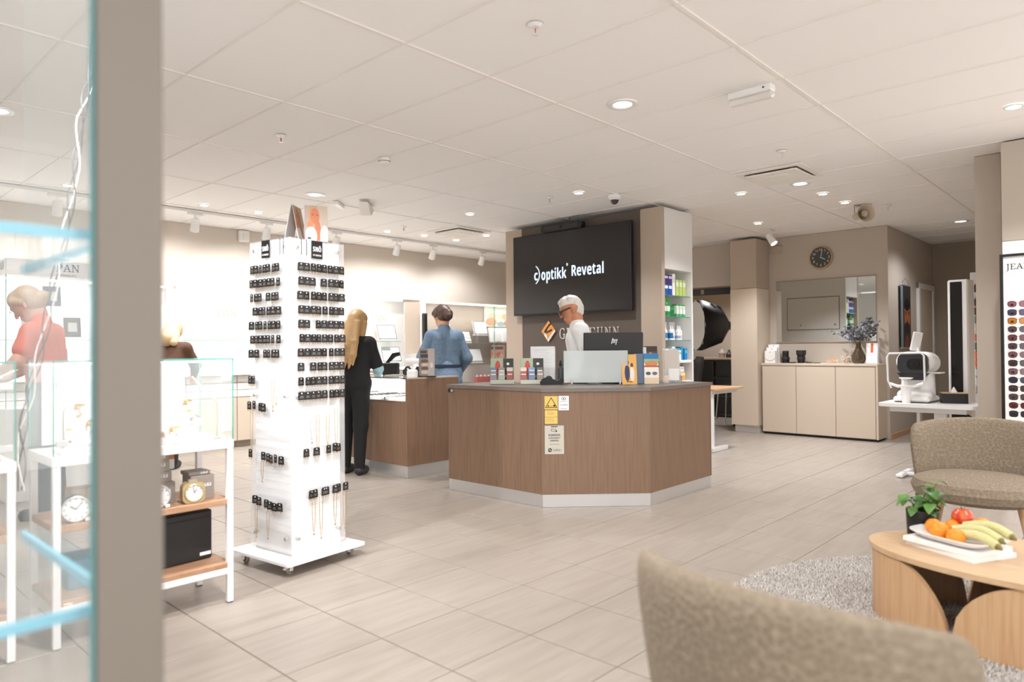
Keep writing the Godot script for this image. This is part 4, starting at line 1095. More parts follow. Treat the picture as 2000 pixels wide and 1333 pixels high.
# ---------------------------------------------------------------- jewellery stand on castors
func jewellery_stand() -> void:
	var at := Vector3(2.106, 0, -3.661)
	var t := thing("jewellery_stand", "tall square white jewellery stand on castors with acrylic sides", "display stand", at, 7)
	put(t, "base_plate", prism_mesh(round_rect(0.54, 0.54, 0.02), 0.014), M.gloss, Vector3(-0.01, 0.07, 0.015), Vector3(90, 0, 0))
	for sx: float in [-1.0, 1.0]:
		for sz: float in [-1.0, 1.0]:
			var c := Node3D.new()
			c.name = "castor"
			t.add_child(c, true)
			c.position = Vector3(sx * 0.215 - 0.01, 0, sz * 0.2 + 0.015)
			c.rotation.y = 0.6 * sx + sz
			put(c, "wheel", lathe_mesh([Vector2(0, -0.009), Vector2(0.022, -0.009), Vector2(0.025, -0.006), Vector2(0.025, 0.006), Vector2(0.022, 0.009), Vector2(0, 0.009)], 20), M.greyd, Vector3(0.012, 0.025, 0), Vector3(90, 0, 0))
			put(c, "hub", lathe_mesh([Vector2(0, -0.011), Vector2(0.014, -0.011), Vector2(0.014, 0.011), Vector2(0, 0.011)], 16), M.black, Vector3(0.012, 0.025, 0), Vector3(90, 0, 0))
			for s: float in [-1.0, 1.0]: bx(c, "fork", M.gloss, Vector3(0.006, 0.04, s * 0.014), Vector3(0.03, 0.038, 0.003), Vector3(0, 0, -12))
			bx(c, "brake", M.gloss, Vector3(-0.03, 0.045, 0), Vector3(0.03, 0.006, 0.02), Vector3(0, 0, 12))
	bx(t, "core", M.gloss, Vector3(0, 0.948, 0), Vector3(0.335, 1.742, 0.335), Vector3.ZERO, 0.003)
	for s: float in [-1.0, 1.0]:
		for f in 2:
			var rot := Vector3(0, 90.0 * f, 0)
			var b := Basis(Vector3.UP, deg_to_rad(90.0 * f))
			bx(t, "acrylic_sheet", M.acrylic, b * Vector3(0, 0.96, s * 0.186), Vector3(0.37, 1.72, 0.004), rot, 0.0)
			for cx: float in [-0.14, 0.14]:
				for cy: float in [0.17, 0.95, 1.77]:
					cyl(t, "standoff", M.steel, b * Vector3(cx, cy, s * 0.18), 0.009, 0.03, rot + Vector3(90, 0, 0), -1, 12)
	for k in 34:
		bx(t, "peg_bar", M.acrylic, Vector3(0, 0.2 + 0.046 * k, 0.17), Vector3(0.31, 0.012, 0.006))
		bx(t, "peg_bar", M.acrylic, Vector3(-0.17, 0.2 + 0.046 * k, 0), Vector3(0.006, 0.012, 0.31))
	for f in 2:
		var o := Node3D.new()
		o.name = "name_plate"
		t.add_child(o, true)
		o.position = Vector3(-0.01, 1.768, 0.19) if f == 0 else Vector3(-0.19, 1.772, -0.03)
		o.rotation_degrees.y = 0.0 if f == 0 else -90.0
		bx(o, "plate", M.black, Vector3.ZERO, Vector3(0.078, 0.1, 0.004))
		text(o, "lettering", M.paper, "SNÖ", Vector3(0, 0.002, 0.0025), 0.026, Vector3.ZERO, 0.056, "Droid Sans", true, 0.001)
		text(o, "lettering", M.paper, "OF SWEDEN", Vector3(0, -0.032, 0.0025), 0.009, Vector3.ZERO, 0.056, "Droid Sans", false, 0.001)
		for k in 2: bx(t, "slot_strip", M.charcoal, (Vector3(-0.115 + 0.035 * k, 1.775, 0.189) if f == 0 else Vector3(-0.189, 1.775, 0.1 + 0.03 * k)), Vector3(0.003, 0.09, 0.003), Vector3.ZERO, 0.0)
	# photo cards on top
	for f in 2:
		var c := thing("photo_card", ["folded photo card of a woman's portrait on top of the jewellery stand, right one", "folded A-frame photo card on the jewellery stand, edge on, left one"][f], "photo card", at + Vector3(0.05, 1.822, 0.12) if f == 0 else at + Vector3(-0.02, 1.822, 0.02), [-24.0, 38.0][f], "photo cards on the stand")
		var m := picture("portrait", "8d7a6c", [["r", 0.55, 0, 0.45, 0.6, "9a8878"], ["e", 0.4, 0.3, 0.26, 0.28, "9a7450"], ["e", 0.42, 0.3, 0.2, 0.22, "a05a36"], ["e", 0.35, 0.26, 0.045, 0.02, "6b4030"], ["e", 0.54, 0.27, 0.04, 0.02, "6b4030"], ["e", 0.5, 0.42, 0.06, 0.025, "b4503e"], ["e", 0.55, 0.7, 0.13, 0.3, "9c5836"], ["e", 0.2, 0.55, 0.13, 0.1, "a2623e"], ["e", 0.25, 0.85, 0.26, 0.25, "b5aca2"], ["e", 0.85, 0.85, 0.2, 0.3, "b2a89e"], ["r", 0.1, 0.9, 0.15, 0.06, "2c2826"]])
		bx(c, "photo_leaf", m, Vector3(0, 0.105, 0.024), Vector3(0.125, 0.215, 0.003), Vector3(-11, 0, 0), 0.0)
		bx(c, "rear_leaf", col("a8a39d"), Vector3(0, 0.105, -0.024), Vector3(0.125, 0.215, 0.003), Vector3(11, 0, 0), 0.0)
	# earring cards, proto then copies
	var b7 := Basis(Vector3.UP, deg_to_rad(7.0))
	var proto: Node3D = null
	var rows_r := [1.663, 1.584, 1.505, 1.426, 1.347, 1.268, 1.189, 1.11, 1.03, 0.951]
	var rows_l := [1.66, 1.58, 1.5, 1.422, 1.343, 1.264, 1.184]
	var spots := []
	for r in rows_r.size():
		for k in 8:
			if (r * 8 + k) % 23 == 11: continue
			spots.append([0, -0.13 + 0.0395 * k + (0.006 if k > 4 else 0.0), rows_r[r], r, k])
	for r in rows_l.size():
		for k in 7:
			if (r == 2 and k == 3) or (r == 6 and k == 4) or (r == 3 and k == 6): continue
			spots.append([1, 0.1 - 0.04 * k, rows_l[r], r, k])
	for q: Array in [[0, -0.1, 0.635], [0, -0.03, 0.635], [0, 0.055, 0.638], [0, 0.1, 0.645], [0, 0.12, 0.641], [0, -0.06, 0.4], [0, -0.04, 0.402], [0, 0.02, 0.404], [0, 0.035, 0.405], [0, 0.1, 0.405], [0, 0.12, 0.408], [0, 0.17, 0.41], [1, -0.16, 0.89], [1, -0.13, 0.893], [1, -0.06, 0.885], [1, -0.03, 0.883], [1, -0.15, 0.62], [1, -0.04, 0.612], [1, 0.0, 0.606], [1, 0.04, 0.602], [1, 0.07, 0.606], [1, 0.12, 0.6], [1, -0.12, 0.36], [1, -0.08, 0.355], [1, -0.01, 0.35], [1, 0.03, 0.345], [1, 0.06, 0.338], [1, 0.11, 0.344], [1, -0.165, 1.035], [1, -0.13, 1.035]]:
		spots.append([q[0], q[1], q[2], -1, 0])
	for q: Array in spots:
		var face: int = q[0]
		var out := 0.2 + 0.012 * rng.randf()
		var lp := Vector3(q[1], q[2], out) if face == 0 else Vector3(-out, q[2], q[1])
		var turn: float = 7.0 + (0.0 if face == 0 else -90.0) + rng.randf_range(-14, 14)
		var side: String = ["right", "left"][face]
		var label := "black card of small earrings on the stand's %s face, %s row" % [side, ["top", "second", "third", "fourth", "fifth", "sixth", "seventh", "eighth", "ninth", "tenth"][q[3]]] if q[3] >= 0 else "black card holding a necklace low on the stand's %s face" % side
		var group := "earring cards on the stand's %s face" % side if q[3] >= 0 else "necklace cards, %s face" % side
		var pos := at + b7 * lp
		if proto == null:
			proto = thing("earring_card", label, "jewellery card", pos, turn, group)
			put(proto, "card", prism_mesh(PackedVector2Array([Vector2(-0.021, -0.023), Vector2(0.021, -0.023), Vector2(0.02, 0.017), Vector2(0.014, 0.023), Vector2(-0.014, 0.023), Vector2(-0.02, 0.017)]), 0.0016), mat("cardblack", "1b1918", 0.45))
			cyl(proto, "hang_hole", M.gloss, Vector3(0, 0.014, 0.001), 0.0035, 0.0012, Vector3(90, 0, 0), -1, 10)
			bx(proto, "print", M.greyd, Vector3(0, -0.003, 0.001), Vector3(0.018, 0.0022, 0.0006), Vector3.ZERO, 0.0)
			bx(proto, "print", M.greyd, Vector3(0, -0.01, 0.001), Vector3(0.022, 0.0015, 0.0006), Vector3.ZERO, 0.0)
			for s: float in [-1.0, 1.0]:
				put(proto, "earring", lathe_mesh([Vector2(0, -0.004), Vector2(0.0035, -0.001), Vector2(0.0035, 0.002), Vector2(0, 0.004)], 8), M.gold, Vector3(s * 0.01, -0.029, 0.002))
		else:
			var c := copy(proto, pos, turn, label)
			c.set_meta("group", group)
	# necklaces
	for q: Array in [[0, -0.06, 0.86, 0.16, "silver chain"], [0, -0.02, 0.84, 0.2, "gold chain with black tag"], [0, 0.05, 0.84, 0.18, "gold chain with black tag"], [0, 0.11, 0.87, 0.22, "broad gold chain"], [0, -0.05, 0.38, 0.19, "long gold chain"], [0, 0.0, 0.38, 0.22, "long gold chain"], [0, 0.1, 0.385, 0.17, "long gold chain"], [0, 0.17, 0.39, 0.21, "long gold chain"], [1, 0.05, 1.05, 0.17, "gold chain"], [1, 0.08, 1.05, 0.13, "silver chain"], [1, -0.11, 0.33, 0.17, "gold chain"], [1, 0.0, 0.31, 0.14, "gold chain"], [1, -0.15, 0.86, 0.25, "long gold chain"], [1, -0.05, 0.58, 0.1, "gold chain"]]:
		var f: int = q[0]
		var nk := thing("necklace", "thin %s hanging on the stand's %s face at about %s height" % [q[4], ["right", "left"][f], "thigh" if q[2] > 0.7 else "knee"], "necklace", at + b7 * (Vector3(q[1], q[2], 0.203) if f == 0 else Vector3(-0.203, q[2], q[1])), 7.0 if f == 0 else -83.0, "necklaces on the jewellery stand")
		var pts := []
		for k in 13:
			var a := PI * k / 12.0
			pts.append(Vector3(-cos(a) * 0.011, -sin(a) * q[3], 0))
		tube(nk, "chain", M.gold if not "silver" in q[4] else M.steel, pts, 0.0014, 5)
		bx(nk, "tag", M.black if "tag" in q[4] else M.gold, Vector3(0, -q[3] - 0.012, 0), Vector3(0.009, 0.026 if "tag" in q[4] else 0.012, 0.002))

# ---------------------------------------------------------------- white watch display units
func clock_face(parent: Node3D, r: float, hour: float, minute: float, ring: Material, face: Material, hand: Material) -> void:
	put(parent, "bezel", lathe_mesh([Vector2(r * 0.92, 0.0), Vector2(r * 0.93, 0.01), Vector2(r, 0.008), Vector2(r, -0.01)], 32), ring, Vector3.ZERO, Vector3(90, 0, 0))
	cyl(parent, "dial", face, Vector3(0, 0, 0), r * 0.94, 0.006, Vector3(90, 0, 0), -1, 32)
	for k in 12:
		var a := deg_to_rad(30.0 * k)
		bx(parent, "hour_mark", hand, Vector3(sin(a) * r * 0.78, cos(a) * r * 0.78, 0.004), Vector3(r * 0.045, r * 0.15, 0.001), Vector3(0, 0, -30.0 * k), 0.0)
	for h: Array in [[hour, r * 0.5, r * 0.06], [minute, r * 0.75, r * 0.04]]:
		var a := deg_to_rad(h[0])
		bx(parent, "hand", hand, Vector3(sin(a) * h[1] * 0.45, cos(a) * h[1] * 0.45, 0.006), Vector3(h[2], h[1], 0.001), Vector3(0, 0, -h[0]), 0.0)

func watch_unit(x0: float, x1: float, label: String) -> void:
	var z0 := -3.63
	var z1 := -3.26
	var w := x1 - x0
	var dz := z1 - z0
	var t := thing("watch_display_unit", label, "display unit", Vector3(x0, 0, z1))
	for sx in 2:
		for sz in 2:
			var p := Vector3(0.0125 + sx * (w - 0.025), 0, -0.0125 - sz * (dz - 0.025))
			bx(t, "leg", M.gloss, p + Vector3(0, 0.37, 0), Vector3(0.028, 0.732, 0.028), Vector3.ZERO, 0.002)
			bx(t, "foot_pad", M.charcoal, p + Vector3(0, 0.003, 0), Vector3(0.026, 0.006, 0.026))
	bb(t, "top_deck", M.gloss, Vector3(-0.004, 0.736, -dz - 0.004), Vector3(w + 0.004, 0.778, 0.004), 0.003)
	for s: Array in [[0.467, 0.495], [0.168, 0.192]]:
		bb(t, "wood_shelf", M.shelfwood, Vector3(0.002, s[0], -dz + 0.004), Vector3(w - 0.002, s[1], -0.002), 0.002)
	bb(t, "bottom_rail", M.gloss, Vector3(0.026, 0.138, -0.026), Vector3(w - 0.026, 0.168, -0.002))
	bb(t, "bottom_rail", M.gloss, Vector3(0.026, 0.138, -dz + 0.002), Vector3(w - 0.026, 0.168, -dz + 0.026))
	# glass case
	var g0 := 0.778
	var g1 := 1.16
	bb(t, "glass_pane", M.pane, Vector3(0, g0, -0.006), Vector3(w, g1, 0), 0.0)
	bb(t, "glass_pane", M.pane, Vector3(0, g0, -dz), Vector3(w, g1, -dz + 0.006), 0.0)
	bb(t, "glass_pane", M.pane, Vector3(0, g0, -dz + 0.006), Vector3(0.006, g1, -0.006), 0.0)
	bb(t, "glass_pane", M.pane, Vector3(w - 0.006, g0, -dz + 0.006), Vector3(w, g1, -0.006), 0.0)
	bb(t, "glass_lid", M.pane, Vector3(-0.003, g1, -dz - 0.003), Vector3(w + 0.003, g1 + 0.006, 0.003), 0.0)
	for sx in 2:
		for sz in 2:
			bx(t, "glass_edge", M.edge, Vector3(sx * w, (g0 + g1) / 2, -sz * dz), Vector3(0.005, g1 - g0, 0.005), Vector3.ZERO, 0.0)
	bb(t, "glass_edge", M.edge, Vector3(-0.003, g1, 0.001), Vector3(w + 0.003, g1 + 0.006, 0.005), 0.0)
	bb(t, "glass_edge", M.edge, Vector3(w + 0.001, g1, -dz), Vector3(w + 0.005, g1 + 0.006, 0), 0.0)
	for sx in 2:
		for y: float in [0.83, 1.07]:
			bx(t, "hinge", M.alu, Vector3(0.03 + sx * (w - 0.06), y, 0.001), Vector3(0.045, 0.028, 0.014))
		var x := 0.05 + sx * (w - 0.1)
		var s := 1.0 if sx == 0 else -1.0
		tube(t, "lamp_arm", M.greyd, [Vector3(x, 0.778, -0.06), Vector3(x, 0.95, -0.06), Vector3(x + s * 0.006, 0.966, -0.065), Vector3(x + s * 0.085, 1.08, -0.14)], 0.0045, 8)
		bx(t, "lamp_foot", M.greyd, Vector3(x, 0.783, -0.06), Vector3(0.028, 0.012, 0.028))
	bb(t, "back_screen", M.gloss, Vector3(0.04, 0.79, -dz + 0.02), Vector3(w - 0.09, 1.15, -dz + 0.03), 0.002)
	bb(t, "light_bar", glow("striplight", "fff7ec", 2.5), Vector3(0.05, 1.148, -0.03), Vector3(w - 0.05, 1.156, -0.015), 0.001)
	strip_light(t, Vector3(w / 2, 1.145, -0.03), w - 0.1, 0.16, Vector3(0, -1, -0.5))

func watch_stand(label: String, at: Vector3, h: float, turn: float, strap: Material) -> void:
	var t := thing("watch_on_stand", label, "watch", at, turn, "watches in the glass cases")
	bx(t, "block", M.gloss, Vector3(0, 0.01, 0), Vector3(0.07, 0.02, 0.06), Vector3.ZERO, 0.004)
	bx(t, "upright", M.gloss, Vector3(0, h / 2, -0.014), Vector3(0.03, h, 0.012), Vector3(-8, 0, 0), 0.004)
	put(t, "strap", lathe_mesh([Vector2(0.024, -0.012), Vector2(0.03, -0.012), Vector2(0.03, 0.012), Vector2(0.024, 0.012), Vector2(0.024, -0.012)], 22), strap, Vector3(0, h, -0.005), Vector3(10, 0, 90))
	put(t, "watch_case", lathe_mesh([Vector2(0, 0), Vector2(0.02, 0), Vector2(0.021, 0.004), Vector2(0.018, 0.008), Vector2(0, 0.008)], 22), M.steel, Vector3(0, h, 0.024), Vector3(90, 0, 0))
	put(t, "dial", lathe_mesh([Vector2(0, 0), Vector2(0.016, 0), Vector2(0.016, 0.001), Vector2(0, 0.001)], 20), M.paper, Vector3(0, h, 0.032), Vector3(90, 0, 0))

func watch_units() -> void:
	watch_unit(0.79, 1.53, "white framed watch display with glass case beside the jewellery stand")
	watch_unit(-0.1, 0.663, "white framed watch display with glass case at the far left")
	var w := 0
	for q: Array in [[1.39, -3.43, 0.14, 10.0, M.gold, "tall silver watch on a white post at the right case's right end"], [1.33, -3.39, 0.07, -10.0, M.gloss, "low white watch left of the tall one"], [1.44, -3.47, 0.08, 25.0, M.steel, "blue-grey steel watch at the case's right back corner"], [1.36, -3.33, 0.03, -20.0, M.steel, "flat steel watch on the tray, front right"], [1.28, -3.3, 0.03, 15.0, M.gold, "flat gold watch on the tray, front"], [0.93, -3.42, 0.15, 12.0, M.gold, "tall gold watch seen through the showcase glass"], [0.97, -3.38, 0.08, 30.0, M.gold, "low gold watch seen through the showcase glass"], [0.87, -3.36, 0.05, -15.0, M.gold, "small gold watch by the left lamp arm"], [0.98, -3.32, 0.02, 0.0, M.steel, "flat steel watch seen through the showcase glass"], [0.4, -3.42, 0.14, 8.0, M.steel, "tall steel watch in the far left case"], [0.2, -3.4, 0.1, 0.0, M.gold, "gold watch in the far left case"]]:
		watch_stand(q[5], Vector3(q[0], 0.8 if q[1] > -3.45 else 0.779, q[1]), q[2], q[3], q[4])
	for q: Array in [[1.33, 1, "white display tray under the watches in the right case"], [0.95, 0, "white display tray seen through the showcase glass"], [0.33, 0, "white display tray in the far left case"]]:
		var p := thing("tray_block", q[2], "tray", Vector3(q[0], 0.778, -3.37), 0, "white trays in the watch cases")
		bx(p, "slab", M.gloss, Vector3(0, 0.011, 0), Vector3(0.25, 0.02, 0.15), Vector3.ZERO, 0.004)
		bx(p, "lip", M.gloss, Vector3(0, 0.014, 0.076), Vector3(0.25, 0.026, 0.006))
	var pb := thing("orange_price_box", "orange and grey price box at the watch case's left edge", "box", Vector3(1.19, 0.779, -3.3), 8)
	bx(pb, "carton", col("b98770"), Vector3(0, 0.03, 0), Vector3(0.07, 0.06, 0.05))
	bx(pb, "tag", M.paper, Vector3(0.015, 0.018, 0.027), Vector3(0.03, 0.035, 0.003))
	# clocks and boxes on the middle shelves
	var gc := thing("alarm_clock", "square gold alarm clock with cream dial on wooden shelf", "clock", Vector3(1.36, 0.495, -3.31), -8, "alarm clocks on the wooden shelves")
	put(gc, "case", prism_mesh(round_rect(0.098, 0.096, 0.026), 0.05), mat("champ", "c4ae80", 0.35, 0.5), Vector3(0, 0.049, 0))
	put(gc, "button", prism_mesh(round_rect(0.04, 0.012, 0.005), 0.02), M.greyd, Vector3(0, 0.102, 0))
	var f := Node3D.new()
	f.name = "clock_face"
	gc.add_child(f)
	f.position = Vector3(0, 0.05, 0.026)
	clock_face(f, 0.041, 35, 350, mat("champ", "c4ae80", 0.35, 0.5), M.paper, M.charcoal)
	var k := 0
	for q: Array in [[1.2, "round silver alarm clock beside the grey post"], [0.88, "round silver alarm clock seen through the showcase glass"]]:
		var c := thing("alarm_clock", q[1], "clock", Vector3(q[0], 0.495, -3.31), -5, "alarm clocks on the wooden shelves")
		put(c, "case", lathe_mesh([Vector2(0, -0.025), Vector2(0.052, -0.025), Vector2(0.055, -0.015), Vector2(0.055, 0.018)], 30), M.charcoal, Vector3(0, 0.056, 0), Vector3(90, 0, 0))
		bx(c, "price_tag", M.paper, Vector3(0.04, 0.01, 0.028), Vector3(0.018, 0.014, 0.003))
		var ff := Node3D.new()
		ff.name = "clock_face"
		c.add_child(ff)
		ff.position = Vector3(0, 0.056, 0.016)
		clock_face(ff, 0.054, 305, 40, M.alu, M.paper, M.charcoal)
		k += 1
	var gm := col("8f857b")
	for q: Array in [[1.42, 0.0, -3.39, 0.11, 0.115, "grey clock box behind the gold alarm clock"], [1.41, 0.116, -3.4, 0.1, 0.018, "flat grey box lid on the box behind the gold clock"], [1.24, 0.0, -3.42, 0.13, 0.1, "grey clock box behind the round alarm clock"], [1.23, 0.101, -3.42, 0.12, 0.05, "grey box, second in the pile by the grey post"], [1.22, 0.152, -3.42, 0.12, 0.05, "grey box with barcode, third in the pile by the grey post"], [1.22, 0.203, -3.42, 0.12, 0.03, "flat grey box topping the pile by the grey post"], [0.95, 0.0, -3.43, 0.13, 0.12, "tan clock box seen through the showcase glass"], [0.5, 0.0, -3.4, 0.16, 0.14, "grey clock box on the far left unit"], [0.34, 0.0, -3.4, 0.14, 0.1, "low grey clock box on the far left unit"]]:
		var b := thing("clock_box", q[5], "box", Vector3(q[0], 0.495 + q[1], q[2]), 0, "grey clock boxes on the wooden shelves")
		bx(b, "carton", gm if not "tan" in q[5] else col("b89d86"), Vector3(0, q[4] / 2, 0), Vector3(q[3], q[4], 0.1), Vector3.ZERO, 0.002)
		bx(b, "barcode", picture("barcode", "eeebe6", [["r", 0.05, 0.1, 0.08, 0.8, "333"], ["r", 0.2, 0.1, 0.05, 0.8, "333"], ["r", 0.32, 0.1, 0.12, 0.8, "333"], ["r", 0.55, 0.1, 0.05, 0.8, "333"], ["r", 0.7, 0.1, 0.1, 0.8, "333"], ["r", 0.88, 0.1, 0.05, 0.8, "333"]], 32, 8), Vector3(q[3] * 0.2, q[4] * 0.6, 0.0506), Vector3(0.035, minf(0.014, q[4] * 0.5), 0.001), Vector3.ZERO, 0.0)
	for s in 2:
		var j := thing("strap_card", "hanging orange and white strap pack above the clock boxes, %s" % ["left", "right"][s], "strap pack", Vector3(1.31 + 0.05 * s, 0.62, -3.58), 0, "hanging strap packs")
		bx(j, "orange_half", col("d98a5c"), Vector3(0, 0.07, 0), Vector3(0.042, 0.045, 0.012))
		bx(j, "white_half", M.paper, Vector3(0, 0.025, 0), Vector3(0.042, 0.05, 0.012))
		bx(j, "clip", M.charcoal, Vector3(0, 0.099, 0), Vector3(0.042, 0.014, 0.014))
	var bb1 := thing("black_case", "large black box standing on the lowest wooden shelf", "box", Vector3(1.36, 0.192, -3.47), 4)
	bx(bb1, "shell", mat("casebl", "1f1d1c", 0.5), Vector3(0, 0.12, 0), Vector3(0.25, 0.235, 0.16), Vector3.ZERO, 0.006)
	bx(bb1, "flap_line", M.black, Vector3(0, 0.205, 0.081), Vector3(0.24, 0.003, 0.002))
	bx(bb1, "price_tag", M.paper, Vector3(0.09, 0.03, 0.081), Vector3(0.055, 0.016, 0.002))
	var bb2 := thing("blue_case", "dark blue-grey box on the lowest shelf seen through glass", "box", Vector3(0.98, 0.192, -3.45))
	bx(bb2, "shell", col("4a7385"), Vector3(0, 0.06, 0), Vector3(0.22, 0.12, 0.14), Vector3.ZERO, 0.005)
	bx(bb2, "lid", col("3d6476"), Vector3(0, 0.125, 0), Vector3(0.224, 0.012, 0.144))
	# tall glass cabinet with a lettered header, beyond the showcase
	var tc := thing("tower_cabinet", "tall glass jewellery cabinet with white lettered header at left", "cabinet", Vector3(1.3, 0, -7.0))
	bb(tc, "header", M.gloss, Vector3(0, 1.83, 0), Vector3(0.62, 1.96, 0.3), 0.004)
	text(tc, "lettering", M.charcoal, "PAN", Vector3(0.43, 1.905, 0.301), 0.062, Vector3.ZERO, 0.17, "Droid Serif")
	text(tc, "lettering", M.charcoal, "JEWELRY", Vector3(0.43, 1.845, 0.301), 0.014, Vector3.ZERO, 0.13)
	text(tc, "lettering", M.charcoal, "PAN", Vector3(-0.001, 1.905, 0.15), 0.062, Vector3(0, -90, 0), 0.17, "Droid Serif")
	bb(tc, "base", M.gloss, Vector3(0, 0, 0), Vector3(0.62, 0.75, 0.3), 0.004)
	for q: Array in [[0.0, 0.006, 0.0, 0.3], [0.614, 0.62, 0.0, 0.3], [0.006, 0.614, 0.294, 0.3]]:
		bb(tc, "glass_side", M.pane, Vector3(q[0], 0.75, q[2]), Vector3(q[1], 1.83, q[3]), 0.0)
	for y: float in [1.05, 1.32, 1.58]: bb(tc, "glass_shelf", M.pane, Vector3(0.008, y, 0.01), Vector3(0.612, y + 0.006, 0.29), 0.0)
	for x: float in [0.0, 0.62]: bx(tc, "glass_edge", M.edge, Vector3(x, 1.29, 0.3), Vector3(0.006, 1.08, 0.006), Vector3.ZERO, 0.0)
	for q: Array in [[0.15, 1.056, "6f5b4c", "brown"], [0.4, 1.056, "3d4256", "navy"], [0.5, 1.326, "5b514a", "dark grey"], [0.2, 1.326, "e6e0d8", "ivory"], [0.35, 1.586, "4b5068", "slate"]]:
		var dd := thing("display_card", "%s display card in the tall glass cabinet" % q[3], "display card", Vector3(1.3 + q[0], q[1], -6.85), 0, "cards in the tall glass cabinet")
		bx(dd, "card", col(q[2]), Vector3(0, 0.09, 0), Vector3(0.13, 0.17, 0.01), Vector3(-8, 0, 0))
		bx(dd, "window", M.paper, Vector3(0, 0.09, 0.008), Vector3(0.07, 0.08, 0.006), Vector3(-8, 0, 0))

# ---------------------------------------------------------------- near glass showcase and its grey post
func front_showcase() -> void:
	var t := thing("glass_showcase", "near glass showcase with blue-edged shelves and a grey corner post", "showcase", Vector3.ZERO)
	bb(t, "corner_post", mat("postgrey", "857c71", 0.6), Vector3(0.331, 0.0, -1.17), Vector3(0.421, CE - 0.003, -1.13), 0.002)
	bb(t, "front_pane", M.pane, Vector3(-0.75, 0.06, -1.156), Vector3(0.331, CE - 0.01, -1.148), 0.0)
	bb(t, "pane_edge", M.teal, Vector3(0.3265, 0.06, -1.158), Vector3(0.3305, CE - 0.01, -1.146), 0.0)
	bb(t, "side_pane", M.pane, Vector3(0.392, 0.06, -1.85), Vector3(0.4, CE - 0.01, -1.171), 0.0)
	bb(t, "plinth", mat("postgrey", "857c71", 0.6), Vector3(-0.75, 0, -1.85), Vector3(0.4, 0.06, -1.15), 0.002)
	for y: float in [0.45, 0.8, 1.37, 1.78]:
		var x1 := 0.375 if y < 1.7 else 0.22
		bb(t, "glass_shelf", M.pane, Vector3(-0.7, y, -1.8), Vector3(x1, y + 0.016, -1.2), 0.0)
		bb(t, "shelf_edge", M.cyan, Vector3(-0.7, y, -1.2), Vector3(x1, y + 0.016, -1.19), 0.0)
		bb(t, "shelf_edge", M.cyan, Vector3(x1, y, -1.8), Vector3(x1 + 0.01, y + 0.016, -1.2), 0.0)
	var path := [Vector3(0.9, 2.74, -3.0), Vector3(0.853, 2.263, -3.0), Vector3(0.821, 2.096, -3.0), Vector3(0.804, 1.898, -3.0), Vector3(0.778, 1.7, -3.0), Vector3(0.729, 1.446, -3.0), Vector3(0.696, 1.254, -3.0), Vector3(0.656, 1.07, -3.0), Vector3(0.626, 0.906, -3.0), Vector3(0.63, 0.7, -3.02)]
	for k in 3:
		var pts := []
		for j in 55:
			var f := j / 54.0 * (path.size() - 1)
			var i := mini(int(f), path.size() - 2)
			var p: Vector3 = path[i].lerp(path[i + 1], f - i)
			var a := f * 3.1 + k * 2.1
			pts.append(p + Vector3(sin(a) * 0.016, 0, cos(a) * 0.016) * (0.4 + 0.6 * absf(sin(f * 1.3 + k))))
		var c := thing("hanging_cable", ["thin dark cable strand of the twisted bundle hanging at left", "second dark cable strand of the twisted bundle at left", "pale cable strand of the twisted bundle hanging at left"][k], "cable", Vector3.ZERO, 0, "twisted cable strands")
		tube(c, "wire", M.charcoal if k < 2 else M.white, pts, 0.0022, 6)
		tube(c, "clip", M.steel, [pts[0], pts[0] + Vector3(0, 0.008, 0)], 0.005, 6)

